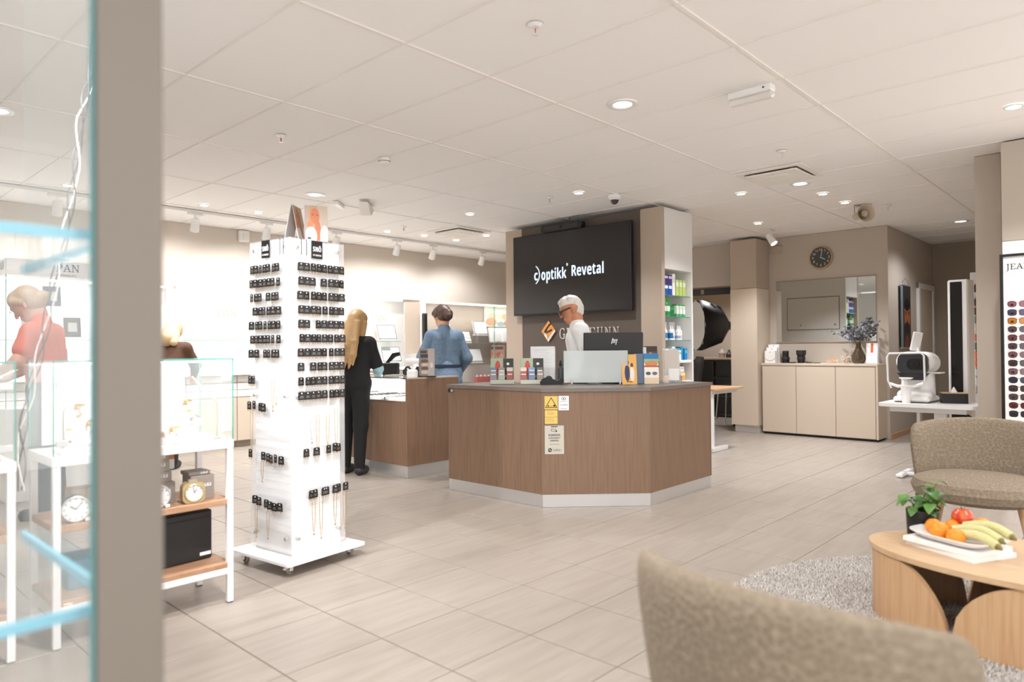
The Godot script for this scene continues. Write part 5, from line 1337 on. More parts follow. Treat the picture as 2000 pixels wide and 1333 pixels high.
# ---------------------------------------------------------------- clock wall, mirror, sideboard, tall cabinet
func clock_corner() -> void:
	var tc := thing("tall_cabinet", "tall cream cabinet column left of the mirror", "cabinet", Vector3(9.36, 0, -4.46))
	bb(tc, "lower_body", M.cream, Vector3(0, 0.105, 0), Vector3(0.425, 2.02, 0.385), 0.003)
	bb(tc, "upper_body", M.beige, Vector3(0.002, 2.024, 0.002), Vector3(0.425, 2.71, 0.383), 0.003)
	bb(tc, "plinth", M.plinth_w, Vector3(0.05, 0.001, 0.03), Vector3(0.42, 0.105, 0.375), 0.001)
	bb(tc, "recessed_neck", M.beige, Vector3(0.16, 2.71, 0.12), Vector3(0.4, 2.745, 0.27), 0.0)
	bb(tc, "side_strip", M.charcoal, Vector3(0.06, 0.06, -0.014), Vector3(0.42, 2.7, -0.002), 0.0)  # charcoal strip down the side of the cabinet
	bx(thing("junction_box", "small beige junction box high on the clock wall", "box", Vector3(9.78, 2.58, -3.96)), "case", M.beige, Vector3.ZERO, Vector3(0.04, 0.11, 0.16), Vector3.ZERO, 0.006)
	bx(get_node("junction_box"), "lid", M.beige, Vector3(-0.022, 0, 0), Vector3(0.006, 0.09, 0.14))
	var sb := thing("sideboard", "cream sideboard with three doors under the mirror", "sideboard", Vector3(9.43, 0, -4.05))
	bb(sb, "carcass", M.cream, Vector3(0.02, 0.03, 0.005), Vector3(0.36, 0.945, 1.475), 0.002)
	bb(sb, "top", M.cream, Vector3(-0.006, 0.945, -0.0), Vector3(0.365, 0.975, 1.485), 0.003)
	bb(sb, "side_panel", M.cream, Vector3(-0.002, 0.03, 1.46), Vector3(0.365, 0.945, 1.485), 0.002)
	bb(sb, "foot_rail", M.black, Vector3(0.03, 0.001, 0.02), Vector3(0.35, 0.03, 1.46), 0.0)
	var zz := [0.01, 0.475, 0.98, 1.455]
	for k in 3:
		bb(sb, "door", M.cream, Vector3(0.0, 0.035, zz[k] + 0.003), Vector3(0.02, 0.935, zz[k + 1] - 0.003), 0.0015)
	# mirror set into the wall
	var mi := thing("wall_mirror", "wide frameless mirror on the taupe wall above the sideboard", "mirror", Vector3(9.8, 1.69, -3.325), -90)
	bx(mi, "glass", mat("mirror", "d3d6d4", 0.015, 1.0), Vector3(0, 0, 0.006), Vector3(1.3, 0.85, 0.008), Vector3.ZERO, 0.001)
	bx(mi, "edge_channel", M.greyd, Vector3(0, 0.43, 0.008), Vector3(1.31, 0.015, 0.014))
	bx(mi, "edge_channel", M.greyd, Vector3(0, -0.43, 0.008), Vector3(1.31, 0.012, 0.014))
	# wall clock
	var ck := thing("wall_clock", "round black wall clock with gold rim and white numerals", "clock", Vector3(9.785, 2.412, -3.353), -90)
	put(ck, "rim", lathe_mesh([Vector2(0.138, -0.012), Vector2(0.138, 0.008), Vector2(0.142, 0.022), Vector2(0.15, 0.024), Vector2(0.157, 0.014), Vector2(0.157, -0.012)], 48), mat("brass", "cdb183", 0.3, 0.8), Vector3.ZERO, Vector3(90, 0, 0))
	cyl(ck, "dial", mat("dialbl", "211d1a", 0.4), Vector3(0, 0, -0.002), 0.139, 0.012, Vector3(90, 0, 0), -1, 40)
	for k in 12:
		var a := deg_to_rad(30.0 * (k + 1))
		text(ck, "numeral", M.paper, str(k + 1), Vector3(sin(a) * 0.105, cos(a) * 0.105, 0.005), 0.03, Vector3.ZERO, 0.0, "Droid Sans", false, 0.001)
	for k in 60:
		if k % 5 == 0: continue
		var a := deg_to_rad(6.0 * k)
		bx(ck, "minute_mark", M.beige, Vector3(sin(a) * 0.131, cos(a) * 0.131, 0.005), Vector3(0.002, 0.006, 0.001), Vector3(0, 0, -6.0 * k), 0.0)
	for h: Array in [[118.0, 0.07, 0.008], [12.0, 0.11, 0.005]]:
		var a := deg_to_rad(h[0])
		bx(ck, "hand", M.paper, Vector3(sin(a) * h[1] * 0.42, cos(a) * h[1] * 0.42, 0.009), Vector3(h[2], h[1], 0.0015), Vector3(0, 0, -h[0]), 0.0)
	put(ck, "cover_glass", lathe_mesh([Vector2(0, 0.016), Vector2(0.141, 0.016)], 40), M.pane, Vector3.ZERO, Vector3(90, 0, 0))
	# things on the sideboard
	var y := 0.976
	for k in 3:
		var b := thing("white_box", "white product box with grey swoosh on sideboard, %s of three leaning" % ["front", "middle", "rear"][k], "box", Vector3(9.56 + 0.055 * k, y, -3.97 + 0.004 * k), -90, "white boxes on the sideboard")
		bx(b, "carton", M.paper, Vector3(0, 0.085 + 0.022 * k, 0), Vector3(0.15, 0.17 + 0.044 * k, 0.05), Vector3.ZERO, 0.002)
		cyl(b, "dot", M.charcoal, Vector3(0.0, 0.15 + 0.044 * k, 0.0255), 0.006, 0.001, Vector3(90, 0, 0))
		if k == 0: tube(b, "swoosh", M.greyd, arc(Vector3(0, 0.12, 0.026), Vector3.RIGHT, Vector3.UP, 0.09, 215, 325, 8), 0.003, 5)
	for q: Array in [[-3.785, 0.165, 0.05, "black camera lens with ribbed rings left on the sideboard"], [-3.573, 0.175, 0.055, "flared black camera lens in the middle of the sideboard"]]:
		var l := thing("camera_lens", q[3], "camera lens", Vector3(9.62, y, q[0]), 0, "camera lenses on the sideboard")
		if q[2] < 0.052:
			put(l, "barrel", lathe_mesh([Vector2(0, 0), Vector2(0.05, 0), Vector2(0.05, 0.03), Vector2(0.046, 0.034), Vector2(0.052, 0.04), Vector2(0.052, 0.08), Vector2(0.042, 0.09), Vector2(0.042, 0.14)], 24), M.black)
			put(l, "cap", lathe_mesh([Vector2(0.044, 0.14), Vector2(0.044, 0.16), Vector2(0.036, 0.168), Vector2(0, 0.168)], 24), M.charcoal)
		else:
			put(l, "barrel", lathe_mesh([Vector2(0, 0), Vector2(0.048, 0), Vector2(0.05, 0.1), Vector2(0.062, 0.12)], 24), M.black)
			put(l, "hood", lathe_mesh([Vector2(0.062, 0.12), Vector2(0.065, 0.175), Vector2(0.058, 0.175), Vector2(0.05, 0.13), Vector2(0, 0.13)], 24), M.charcoal)
		put(l, "grip_ring", lathe_mesh([Vector2(0.053, 0.05), Vector2(0.055, 0.055), Vector2(0.055, 0.07), Vector2(0.053, 0.075)], 24), M.charcoal)
	for k in 3:
		var c := thing("black_disc", "flat black lens cap on the sideboard, %s from the left" % ["first", "second", "third"][k], "lens cap", Vector3(9.6, y, [-3.68, -3.46, -3.36][k]), 0, "black lens caps")
		put(c, "disc", lathe_mesh([Vector2(0, 0), Vector2(0.045, 0), Vector2(0.047, 0.004), Vector2(0.045, 0.014 - 0.003 * k), Vector2(0, 0.014 - 0.003 * k)], 20), M.black)
		bx(c, "grip", M.charcoal, Vector3(0, 0.014 - 0.003 * k, 0), Vector3(0.06, 0.002, 0.012))
	var bw := thing("sweet_bowl", "low glass bowl of orange sweets on the sideboard", "bowl", Vector3(9.62, y, -3.17))
	put(bw, "dish", lathe_mesh([Vector2(0, 0), Vector2(0.06, 0), Vector2(0.085, 0.05), Vector2(0.08, 0.05), Vector2(0.056, 0.008), Vector2(0, 0.008)], 24), glass("bowlglass", "f0e6d8", 0.3))
	for k in 9:
		var sw := thing("orange_sweet", "orange wrapped sweet in the low glass bowl", "sweet", Vector3(9.62 + cos(k * 2.4) * 0.006 * k, y + 0.02 + 0.012 * (k % 3), -3.17 + sin(k * 2.4) * 0.006 * k), k * 40.0, "orange sweets in the low bowl")
		put(sw, "wrapper", lathe_mesh([Vector2(0, -0.012), Vector2(0.014, -0.006), Vector2(0.014, 0.006), Vector2(0, 0.012)], 8), col("e78a2b", 0.3), Vector3.ZERO, Vector3(60, 0, 0))
	var pg := thing("potpourri_bowl", "round glass bowl of mixed coloured trinkets on the sideboard", "bowl", Vector3(9.62, y, -2.985))
	put(pg, "globe", lathe_mesh([Vector2(0, 0), Vector2(0.04, 0), Vector2(0.075, 0.04), Vector2(0.078, 0.075), Vector2(0.07, 0.1)], 24), glass("bowlglass", "f0e6d8", 0.3))
	for k in 16:
		var tr := thing("trinket", "small coloured trinket in the round glass bowl", "trinket", Vector3(9.62 + cos(k * 2.4) * 0.013 * sqrt(k), y + 0.03 + 0.014 * (k % 6), -2.985 + sin(k * 2.4) * 0.013 * sqrt(k)), k * 33.0, "trinkets in the round glass bowl")
		put(tr, "bead", lathe_mesh([Vector2(0, -0.014), Vector2(0.015, -0.006), Vector2(0.015, 0.008), Vector2(0, 0.014)], 8), col(["b5533c", "d9cbb4", "4d7a6a", "e0a24a", "7a4b36", "8fa6a0"][k % 6], 0.35))
	var va := thing("vase", "brown ribbed glass vase on the sideboard", "vase", Vector3(9.62, y, -2.843))
	put(va, "body", lathe_mesh([Vector2(0, 0), Vector2(0.055, 0), Vector2(0.08, 0.03), Vector2(0.084, 0.065), Vector2(0.07, 0.12), Vector2(0.04, 0.18), Vector2(0.03, 0.22), Vector2(0.033, 0.265), Vector2(0.03, 0.265), Vector2(0.026, 0.22), Vector2(0.036, 0.18)], 26), glass("brownglass", "57442f", 0.72, 0.08))
	for k in 14:
		var a := TAU * k / 14.0
		tube(va, "rib", glass("brownglass", "57442f", 0.72, 0.08), [Vector3(cos(a) * 0.056, 0.003, sin(a) * 0.056), Vector3(cos(a) * 0.084, 0.06, sin(a) * 0.084), Vector3(cos(a) * 0.07, 0.12, sin(a) * 0.07), Vector3(cos(a) * 0.04, 0.18, sin(a) * 0.04), Vector3(cos(a) * 0.031, 0.22, sin(a) * 0.031)], 0.003, 5)
	var fl := thing("dried_bouquet", "dusky grey-blue dried flower bouquet standing in the vase", "bouquet", Vector3(9.62, y + 0.02, -2.843))
	var stem := col("5d5a4e")
	for k in 16:
		var a := k * 2.399
		var sp := 0.05 + 0.021 * k * 0.62
		var tip := Vector3(cos(a) * sp * 0.8, 0.42 + 0.2 * fmod(k * 0.618, 1.0) - sp * 0.3, sin(a) * sp * 1.25)
		var base := Vector3(cos(a) * 0.012, 0.0, sin(a) * 0.012)
		tube(fl, "stem", stem, [base, Vector3(cos(a) * 0.02, 0.24, sin(a) * 0.02), tip], 0.0022, 4)
		for j in 6:
			var p := tip.lerp(Vector3(cos(a) * 0.02, 0.24, sin(a) * 0.02), j * 0.12) + Vector3(rng.randf_range(-1, 1), rng.randf_range(-1, 1), rng.randf_range(-1, 1)) * 0.022
			put(fl, "blossom", lathe_mesh([Vector2(0, -0.012), Vector2(0.016, -0.002), Vector2(0.019, 0.008), Vector2(0, 0.012)], 7), col(["6d7078", "85868c", "4f5158", "9a9aa0"][(k + j) % 4], 0.8), p, Vector3(rng.randf_range(-60, 60), 0, rng.randf_range(-60, 60)))
	var wb := thing("leaning_box", "white box with an orange stripe at the sideboard's right end", "box", Vector3(9.62, y, -2.675), -96)
	bx(wb, "carton", M.paper, Vector3(0, 0.13, 0), Vector3(0.14, 0.26, 0.05), Vector3(-6, 0, 0), 0.002)
	bx(wb, "stripe", col("e2612a"), Vector3(0.0, 0.2, 0.018), Vector3(0.03, 0.12, 0.004), Vector3(-6, 0, 0), 0.0)
	# hanging poster by the corner
	var po := thing("hanging_poster", "narrow portrait banner of a man with glasses beside the door", "poster", Vector3(10.5, 1.17, -2.5))
	bx(po, "sheet", picture("manposter", "33302f", [["r", 0, 0, 0.22, 1, "7c8a97"], ["e", 0.64, 0.47, 0.3, 0.24, "a8623a"], ["e", 0.62, 0.3, 0.3, 0.1, "15110f"], ["r", 0.35, 0.42, 0.55, 0.015, "1c1614"], ["e", 0.5, 0.44, 0.12, 0.035, "7a4628"], ["e", 0.8, 0.44, 0.12, 0.035, "7a4628"], ["e", 0.6, 0.56, 0.08, 0.015, "6d2d20"], ["e", 0.62, 0.68, 0.26, 0.1, "2c1a12"], ["e", 0.6, 0.93, 0.2, 0.14, "7a3f22"]], 64, 128), Vector3(0, 0.42, 0), Vector3(0.5, 0.85, 0.004), Vector3.ZERO, 0.0)
	for yy: float in [0.0, 0.848]: cyl(po, "rod", M.alu, Vector3(0, yy, 0), 0.008, 0.52, Vector3(0, 0, 90))
	tube(po, "cord", M.charcoal, [Vector3(-0.22, 0.852, 0), Vector3(0, 0.95, 0), Vector3(0.22, 0.852, 0)], 0.002, 5)

# ---------------------------------------------------------------- eye test instrument and its table
func instrument_corner() -> void:
	var ty := 0.68
	var t := thing("instrument_table", "white height-adjustable instrument table behind the armchair", "table", Vector3(7.2, 0, -1.52), -90)
	put(t, "top", prism_mesh(round_rect(0.76, 0.5, 0.05), 0.03), M.gloss, Vector3(0, ty - 0.015, 0), Vector3(90, 0, 0))
	bx(t, "under_frame", M.alu, Vector3(0, ty - 0.055, 0), Vector3(0.6, 0.05, 0.3))
	bx(t, "column", M.gloss, Vector3(0.08, 0.34, 0), Vector3(0.1, 0.6, 0.08), Vector3.ZERO, 0.006)
	bx(t, "column", M.alu, Vector3(-0.1, 0.34, 0), Vector3(0.03, 0.6, 0.03), Vector3.ZERO, 0.003)
	bx(t, "foot", M.gloss, Vector3(0.0, 0.02, 0), Vector3(0.5, 0.035, 0.08), Vector3.ZERO, 0.01)
	for s: float in [-1.0, 1.0]: bx(t, "foot", M.gloss, Vector3(s * 0.22, 0.02, 0), Vector3(0.06, 0.035, 0.4), Vector3.ZERO, 0.01)
	# autorefractor
	var a := thing("eye_instrument", "white eye examination instrument with dark face and chin rest", "instrument", Vector3(7.28, ty, -1.66), -92)
	bx(a, "base", M.gloss, Vector3(0, 0.03, -0.02), Vector3(0.3, 0.05, 0.36), Vector3.ZERO, 0.018)
	bx(a, "rubber_foot", M.black, Vector3(0, 0.004, -0.02), Vector3(0.28, 0.007, 0.34), Vector3.ZERO, 0.003)
	put(a, "body", blob([{"bones": [[Vector3(-0.05, 0.08, -0.06), Vector3(-0.05, 0.24, -0.06), 0.09, 0.08], [Vector3(0.06, 0.08, -0.06), Vector3(0.06, 0.24, -0.06), 0.09, 0.08], [Vector3(-0.1, 0.06, 0.03), Vector3(0.1, 0.06, 0.03), 0.05, 0.05]], "cell": 0.012, "k": 0.03}]), M.gloss)
	put(a, "hood", blob([{"bones": [[Vector3(-0.08, 0.36, -0.1), Vector3(0.08, 0.36, -0.1), 0.1, 0.1], [Vector3(-0.07, 0.37, -0.02), Vector3(0.07, 0.37, -0.02), 0.095, 0.095]], "cell": 0.012, "k": 0.03}]), M.gloss)
	put(a, "face_plate", prism_mesh(round_rect(0.25, 0.19, 0.06, 8), 0.05), mat("instdark", "2b2d30", 0.3), Vector3(0, 0.355, 0.07), Vector3(-8, 0, 0))
	put(a, "lower_visor", prism_mesh(PackedVector2Array([Vector2(-0.13, 0.03), Vector2(0.13, 0.03), Vector2(0.08, -0.035), Vector2(-0.08, -0.035)]), 0.05), mat("instdark", "2b2d30", 0.3), Vector3(0, 0.24, 0.07))
	cyl(a, "objective", M.blackg, Vector3(0.03, 0.35, 0.1), 0.035, 0.03, Vector3(82, 0, 0))
	put(a, "eyepiece_surround", prism_mesh(round_rect(0.15, 0.1, 0.045, 8), 0.01), M.blackg, Vector3(0.03, 0.35, 0.096), Vector3(-8, 0, 0))
	bx(a, "side_shelf", M.gloss, Vector3(0.16, 0.27, -0.06), Vector3(0.1, 0.012, 0.16), Vector3.ZERO, 0.005)
	tube(a, "forehead_frame", M.gloss, [Vector3(-0.16, 0.13, 0.16), Vector3(-0.185, 0.2, 0.17), Vector3(-0.19, 0.42, 0.17), Vector3(-0.17, 0.45, 0.17), Vector3(0.09, 0.455, 0.17), Vector3(0.115, 0.43, 0.17), Vector3(0.12, 0.2, 0.17)], 0.009, 8)
	tube(a, "chin_post", M.gloss, [Vector3(-0.03, 0.0, 0.18), Vector3(-0.03, 0.14, 0.185)], 0.035, 12, 0.045)
	tube(a, "chin_post", M.gloss, [Vector3(-0.17, 0.17, 0.16), Vector3(-0.1, 0.15, 0.18), Vector3(0.03, 0.15, 0.18), Vector3(0.11, 0.18, 0.17)], 0.014, 8)
	tube(a, "chin_post", M.gloss, [Vector3(-0.03, 0.15, 0.18), Vector3(-0.03, 0.21, 0.18)], 0.011, 8)
	put(a, "chin_rest", lathe_mesh([Vector2(0, 0), Vector2(0.04, 0.004), Vector2(0.06, 0.016), Vector2(0.055, 0.02), Vector2(0, 0.01)], 20), M.gloss, Vector3(-0.03, 0.21, 0.18))
	bx(a, "screen_back", M.gloss, Vector3(-0.02, 0.56, -0.12), Vector3(0.1, 0.18, 0.02), Vector3(8, 50, -8), 0.008)
	tube(a, "screen_arm", M.gloss, [Vector3(0, 0.45, -0.1), Vector3(-0.01, 0.5, -0.12)], 0.015, 8)
	for k in 3: bx(a, "side_vent", M.greyd, Vector3(0.152, 0.13 + 0.025 * k, -0.06), Vector3(0.002, 0.008, 0.04))
	var bxx := thing("tissue_box", "black tissue box with a white tissue on the instrument table", "tissue box", Vector3(7.3, ty, -1.36), -70)
	bx(bxx, "carton", M.black, Vector3(0, 0.045, 0), Vector3(0.2, 0.088, 0.12))
	bx(bxx, "lid", M.oak, Vector3(0, 0.092, 0), Vector3(0.205, 0.008, 0.125))
	put(bxx, "tissue", lathe_mesh([Vector2(0.03, 0.094), Vector2(0.012, 0.13), Vector2(0, 0.15)], 8), M.paper)
	var tw := thing("measuring_tower", "white tower with a tall black front panel by the pillar", "measuring tower", Vector3(7.6, 0, -1.35), -98)
	bx(tw, "shell", M.gloss, Vector3(0, 0.98, 0), Vector3(0.17, 1.66, 0.16), Vector3.ZERO, 0.012)
	bx(tw, "black_panel", M.blackg, Vector3(-0.012, 1.0, 0.081), Vector3(0.098, 1.58, 0.006))
	bx(tw, "foot", M.gloss, Vector3(0, 0.075, 0), Vector3(0.2, 0.15, 0.2), Vector3.ZERO, 0.01)
	put(tw, "black_arch", lathe_mesh([Vector2(0, -0.01), Vector2(0.09, -0.01), Vector2(0.09, 0.01), Vector2(0, 0.01)], 24), M.black, Vector3(0.05, 0.48, 0.095), Vector3(90, 0, 0))
	# accessory rack squeezed behind the pillar
	var rk := thing("accessory_rack", "slim white accessory rack beside the pillar", "rack", Vector3(7.9, 0, -1.24), -75)
	bx(rk, "back_board", M.gloss, Vector3(0, 1.1, -0.03), Vector3(0.16, 1.6, 0.02))
	bx(rk, "arm", M.gloss, Vector3(-0.02, 1.65, 0), Vector3(0.14, 0.05, 0.05))
	bx(rk, "foot", M.gloss, Vector3(0, 0.16, 0), Vector3(0.18, 0.3, 0.16))
	var names := ["black and white", "dark brown patterned", "dark brown patterned", "teal and orange", "cream", "orange", "blue-grey", "bright orange", "bright orange", "white", "white", "grey"]
	var cc := ["3a3836", "4a3428", "57402f", "6a8a84", "dcd2bd", "e1702e", "51656d", "ee6a22", "f06f26", "e4e2dd", "dfddda", "a9a5a2"]
	for k in 12:
		var p := thing("accessory_pack", "%s glasses accessory pack on the slim rack" % names[k], "accessory pack", Vector3(7.83, 1.74 - 0.083 * k - (0.05 if k > 0 else 0.0), -1.225), -75, "packs on the slim rack")
		bx(p, "pouch", col(cc[k]), Vector3(0, 0.0, 0), Vector3(0.11, 0.07, 0.03), Vector3(-6, 0, 0), 0.006)
		bx(p, "header_card", col(cc[(k + 5) % 12]), Vector3(0, 0.038, 0.004), Vector3(0.1, 0.012, 0.012))

# ---------------------------------------------------------------- sunglasses wall
func sunglasses_wall() -> void:
	var t := thing("sunglasses_display", "lit white sunglasses display with a black frame at right", "display", Vector3(6.38, 0, 0))
	bb(t, "upper_fascia", M.grey, Vector3(0, 1.985, -0.86), Vector3(0.39, 2.735, 2.5), 0.002)
	bb(t, "white_header", M.gloss, Vector3(0.002, 1.885, -0.86), Vector3(0.39, 1.983, 2.5), 0.002)
	bb(t, "carcass", M.grey, Vector3(0.05, 0.0, -0.875), Vector3(0.39, 1.885, 2.5), 0.002)
	bb(t, "black_frame", M.black, Vector3(-0.004, 0.3, -0.878), Vector3(0.05, 1.885, -0.858), 0.001)
	bb(t, "black_frame", M.black, Vector3(-0.004, 1.868, -0.858), Vector3(0.05, 1.885, 2.5), 0.001)
	bb(t, "lit_panel", glow("litpanel", "fff6f0", 0.55), Vector3(0.02, 0.3, -0.858), Vector3(0.05, 1.868, 2.5), 0.0)
	bb(t, "base", M.gloss, Vector3(-0.01, 0.0, -0.86), Vector3(0.05, 0.3, 2.5), 0.002)
	bb(t, "name_rail", M.gloss, Vector3(0.012, 1.745, -0.858), Vector3(0.02, 1.868, 2.5), 0.001)
	text(t, "lettering", M.charcoal, "JEAN", Vector3(0.011, 1.79, -0.838), 0.042, Vector3(0, -90, 0), 0.15, "Droid Serif", false, 0.001, false)
	bb(t, "peg_strip", M.acrylic, Vector3(0.0, 0.62, -0.785), Vector3(0.02, 1.56, -0.745), 0.001)
	var l := AreaLight3D.new()
	l.name = "panel_glow"
	l.light_color = Color(1.0, 0.95, 0.92)
	l.light_energy = 3.0
	l.area_size = Vector2(3.2, 1.5)
	l.shadow_enabled = true
	t.add_child(l)
	l.position = Vector3(0.01, 1.1, 0.8)
	l.basis = Basis.looking_at(Vector3(-1, 0, 0), Vector3.UP)
	var lens := ["8a5a62", "4c4560", "c07a2c", "54474b", "6b3f43", "50444a", "7a5258", "453b3d", "7d5a60", "343448", "4a3436", "56474a", "5d2f33", "34343c"]
	var rim := ["5c3a40", "2a2638", "3a2c22", "6d6a6e", "4a2d30", "57565a", "3c2a2e", "2c2628", "4a3034", "23232b", "231b1b", "3c3436", "4a2226", "5c5c64"]
	for k in 14:
		var y := 1.507 - 0.063 * k
		var g := thing("sunglasses", "pair of %s sunglasses on the lit panel, %s from the top" % [["rose", "violet", "amber", "grey-brown", "maroon", "smoky", "pink-brown", "dark brown", "pale rose", "navy", "deep brown", "taupe", "wine red", "black"][k], ["first", "second", "third", "fourth", "fifth", "sixth", "seventh", "eighth", "ninth", "tenth", "eleventh", "twelfth", "thirteenth", "fourteenth"][k]], "sunglasses", Vector3(6.34, y, -0.765), -90, "sunglasses on the lit panel")
		var lm := mat("lens" + lens[k], lens[k], 0.08)
		var rm := mat("rim" + rim[k], rim[k], 0.25)
		for s: float in [-1.0, 1.0]:
			var o := PackedVector2Array()
			for j in 20:
				var a := TAU * j / 20.0
				var e := 0.65 if k % 3 != 0 else 0.85
				o.append(Vector2(signf(cos(a)) * pow(absf(cos(a)), e) * 0.0265, signf(sin(a)) * pow(absf(sin(a)), e) * (0.021 if sin(a) > 0 else 0.024)))
			put(g, "lens", prism_mesh(o, 0.002), lm, Vector3(s * 0.035, 0, 0.0), Vector3(0, s * 6, 0))
			var ring := []
			for j in 21: ring.append(Vector3(o[j % 20].x * 1.04 + s * 0.035, o[j % 20].y * 1.05, 0.0))
			tube(g, "rim", rm, ring, 0.0018, 5)
			tube(g, "temple", rm, [Vector3(s * 0.064, 0.012, -0.002), Vector3(s * 0.068, 0.012, -0.03), Vector3(s * 0.066, 0.008, -0.052)], 0.0018, 5)
		tube(g, "bridge", rm, [Vector3(-0.009, 0.008, 0.001), Vector3(0, 0.011, 0.003), Vector3(0.009, 0.008, 0.001)], 0.0016, 5)
		bx(g, "sticker", M.black, Vector3(-0.035, -0.007, 0.0022), Vector3(0.018, 0.014, 0.0006), Vector3(0, -6, 0), 0.0)
		bx(g, "peg", M.acrylic, Vector3(0, -0.004, -0.02), Vector3(0.02, 0.008, 0.04))

# ---------------------------------------------------------------- armchairs, coffee table, rug
func shell_back() -> ArrayMesh:
	var st := SurfaceTool.new()
	st.begin(Mesh.PRIMITIVE_TRIANGLES)
	var nu := 64
	var nv := 28
	var grid := []
	for i in nu + 1:
		var u := -1.0 + 2.0 * i / nu
		var ph := deg_to_rad(62.0) * u
		var au := absf(u)
		var cap := 1.0
		if au > 0.86: cap = sqrt(maxf(0.0, 1.0 - pow((au - 0.86) / 0.14, 2)))
		var ytop := 0.755 - 0.05 * pow(au, 2.2)
		var ybot := 0.33
		var row := []
		for j in nv:
			var a := TAU * j / nv
			var ca := signf(cos(a)) * pow(absf(cos(a)), 0.8)
			var sa := signf(sin(a)) * pow(absf(sin(a)), 0.55)
			var hh := (ytop - ybot) / 2 * (0.55 + 0.45 * cap)
			var y := (ytop + ybot) / 2 + hh * sa - (1.0 - cap) * 0.02
			var tp := 1.0 - 0.13 * clampf((0.72 - y) / 0.4, 0.0, 1.0)
			var r := 0.4 * tp + 0.036 * ca * maxf(cap, 0.02)
			row.append(Vector3(sin(ph) * r * 1.02, y, -cos(ph) * r + 0.06))
		grid.append(row)
	for i in nu:
		for j in nv:
			var j2 := (j + 1) % nv
			for v: Vector3 in [grid[i][j], grid[i + 1][j2], grid[i + 1][j], grid[i][j], grid[i][j2], grid[i + 1][j2]]:
				st.add_vertex(v)
	st.index()
	st.generate_normals()
	return st.commit()

func armchair(label: String, at: Vector3, turn: float) -> void:
	var t := thing("armchair", label, "armchair", at, turn, "boucle armchairs")
	if not meshes.has("shellback"): meshes["shellback"] = shell_back()
	put(t, "backrest", meshes["shellback"], M.boucle)
	put(t, "seat", lathe_mesh([Vector2(0, 0.33), Vector2(0.25, 0.335), Vector2(0.3, 0.36), Vector2(0.315, 0.4), Vector2(0.3, 0.44), Vector2(0.25, 0.46), Vector2(0.12, 0.472), Vector2(0, 0.475)], 48), M.boucle, Vector3(0, 0, 0.05)).scale = Vector3(1.06, 1, 1.0)
	for sx: float in [-1.0, 1.0]:
		for sz: float in [-1.0, 1.0]:
			tube(t, "leg", M.oak, [Vector3(sx * 0.19, 0.345, 0.04 + sz * 0.17), Vector3(sx * 0.25, 0.0, 0.04 + sz * 0.25)], 0.024, 12, 0.014)

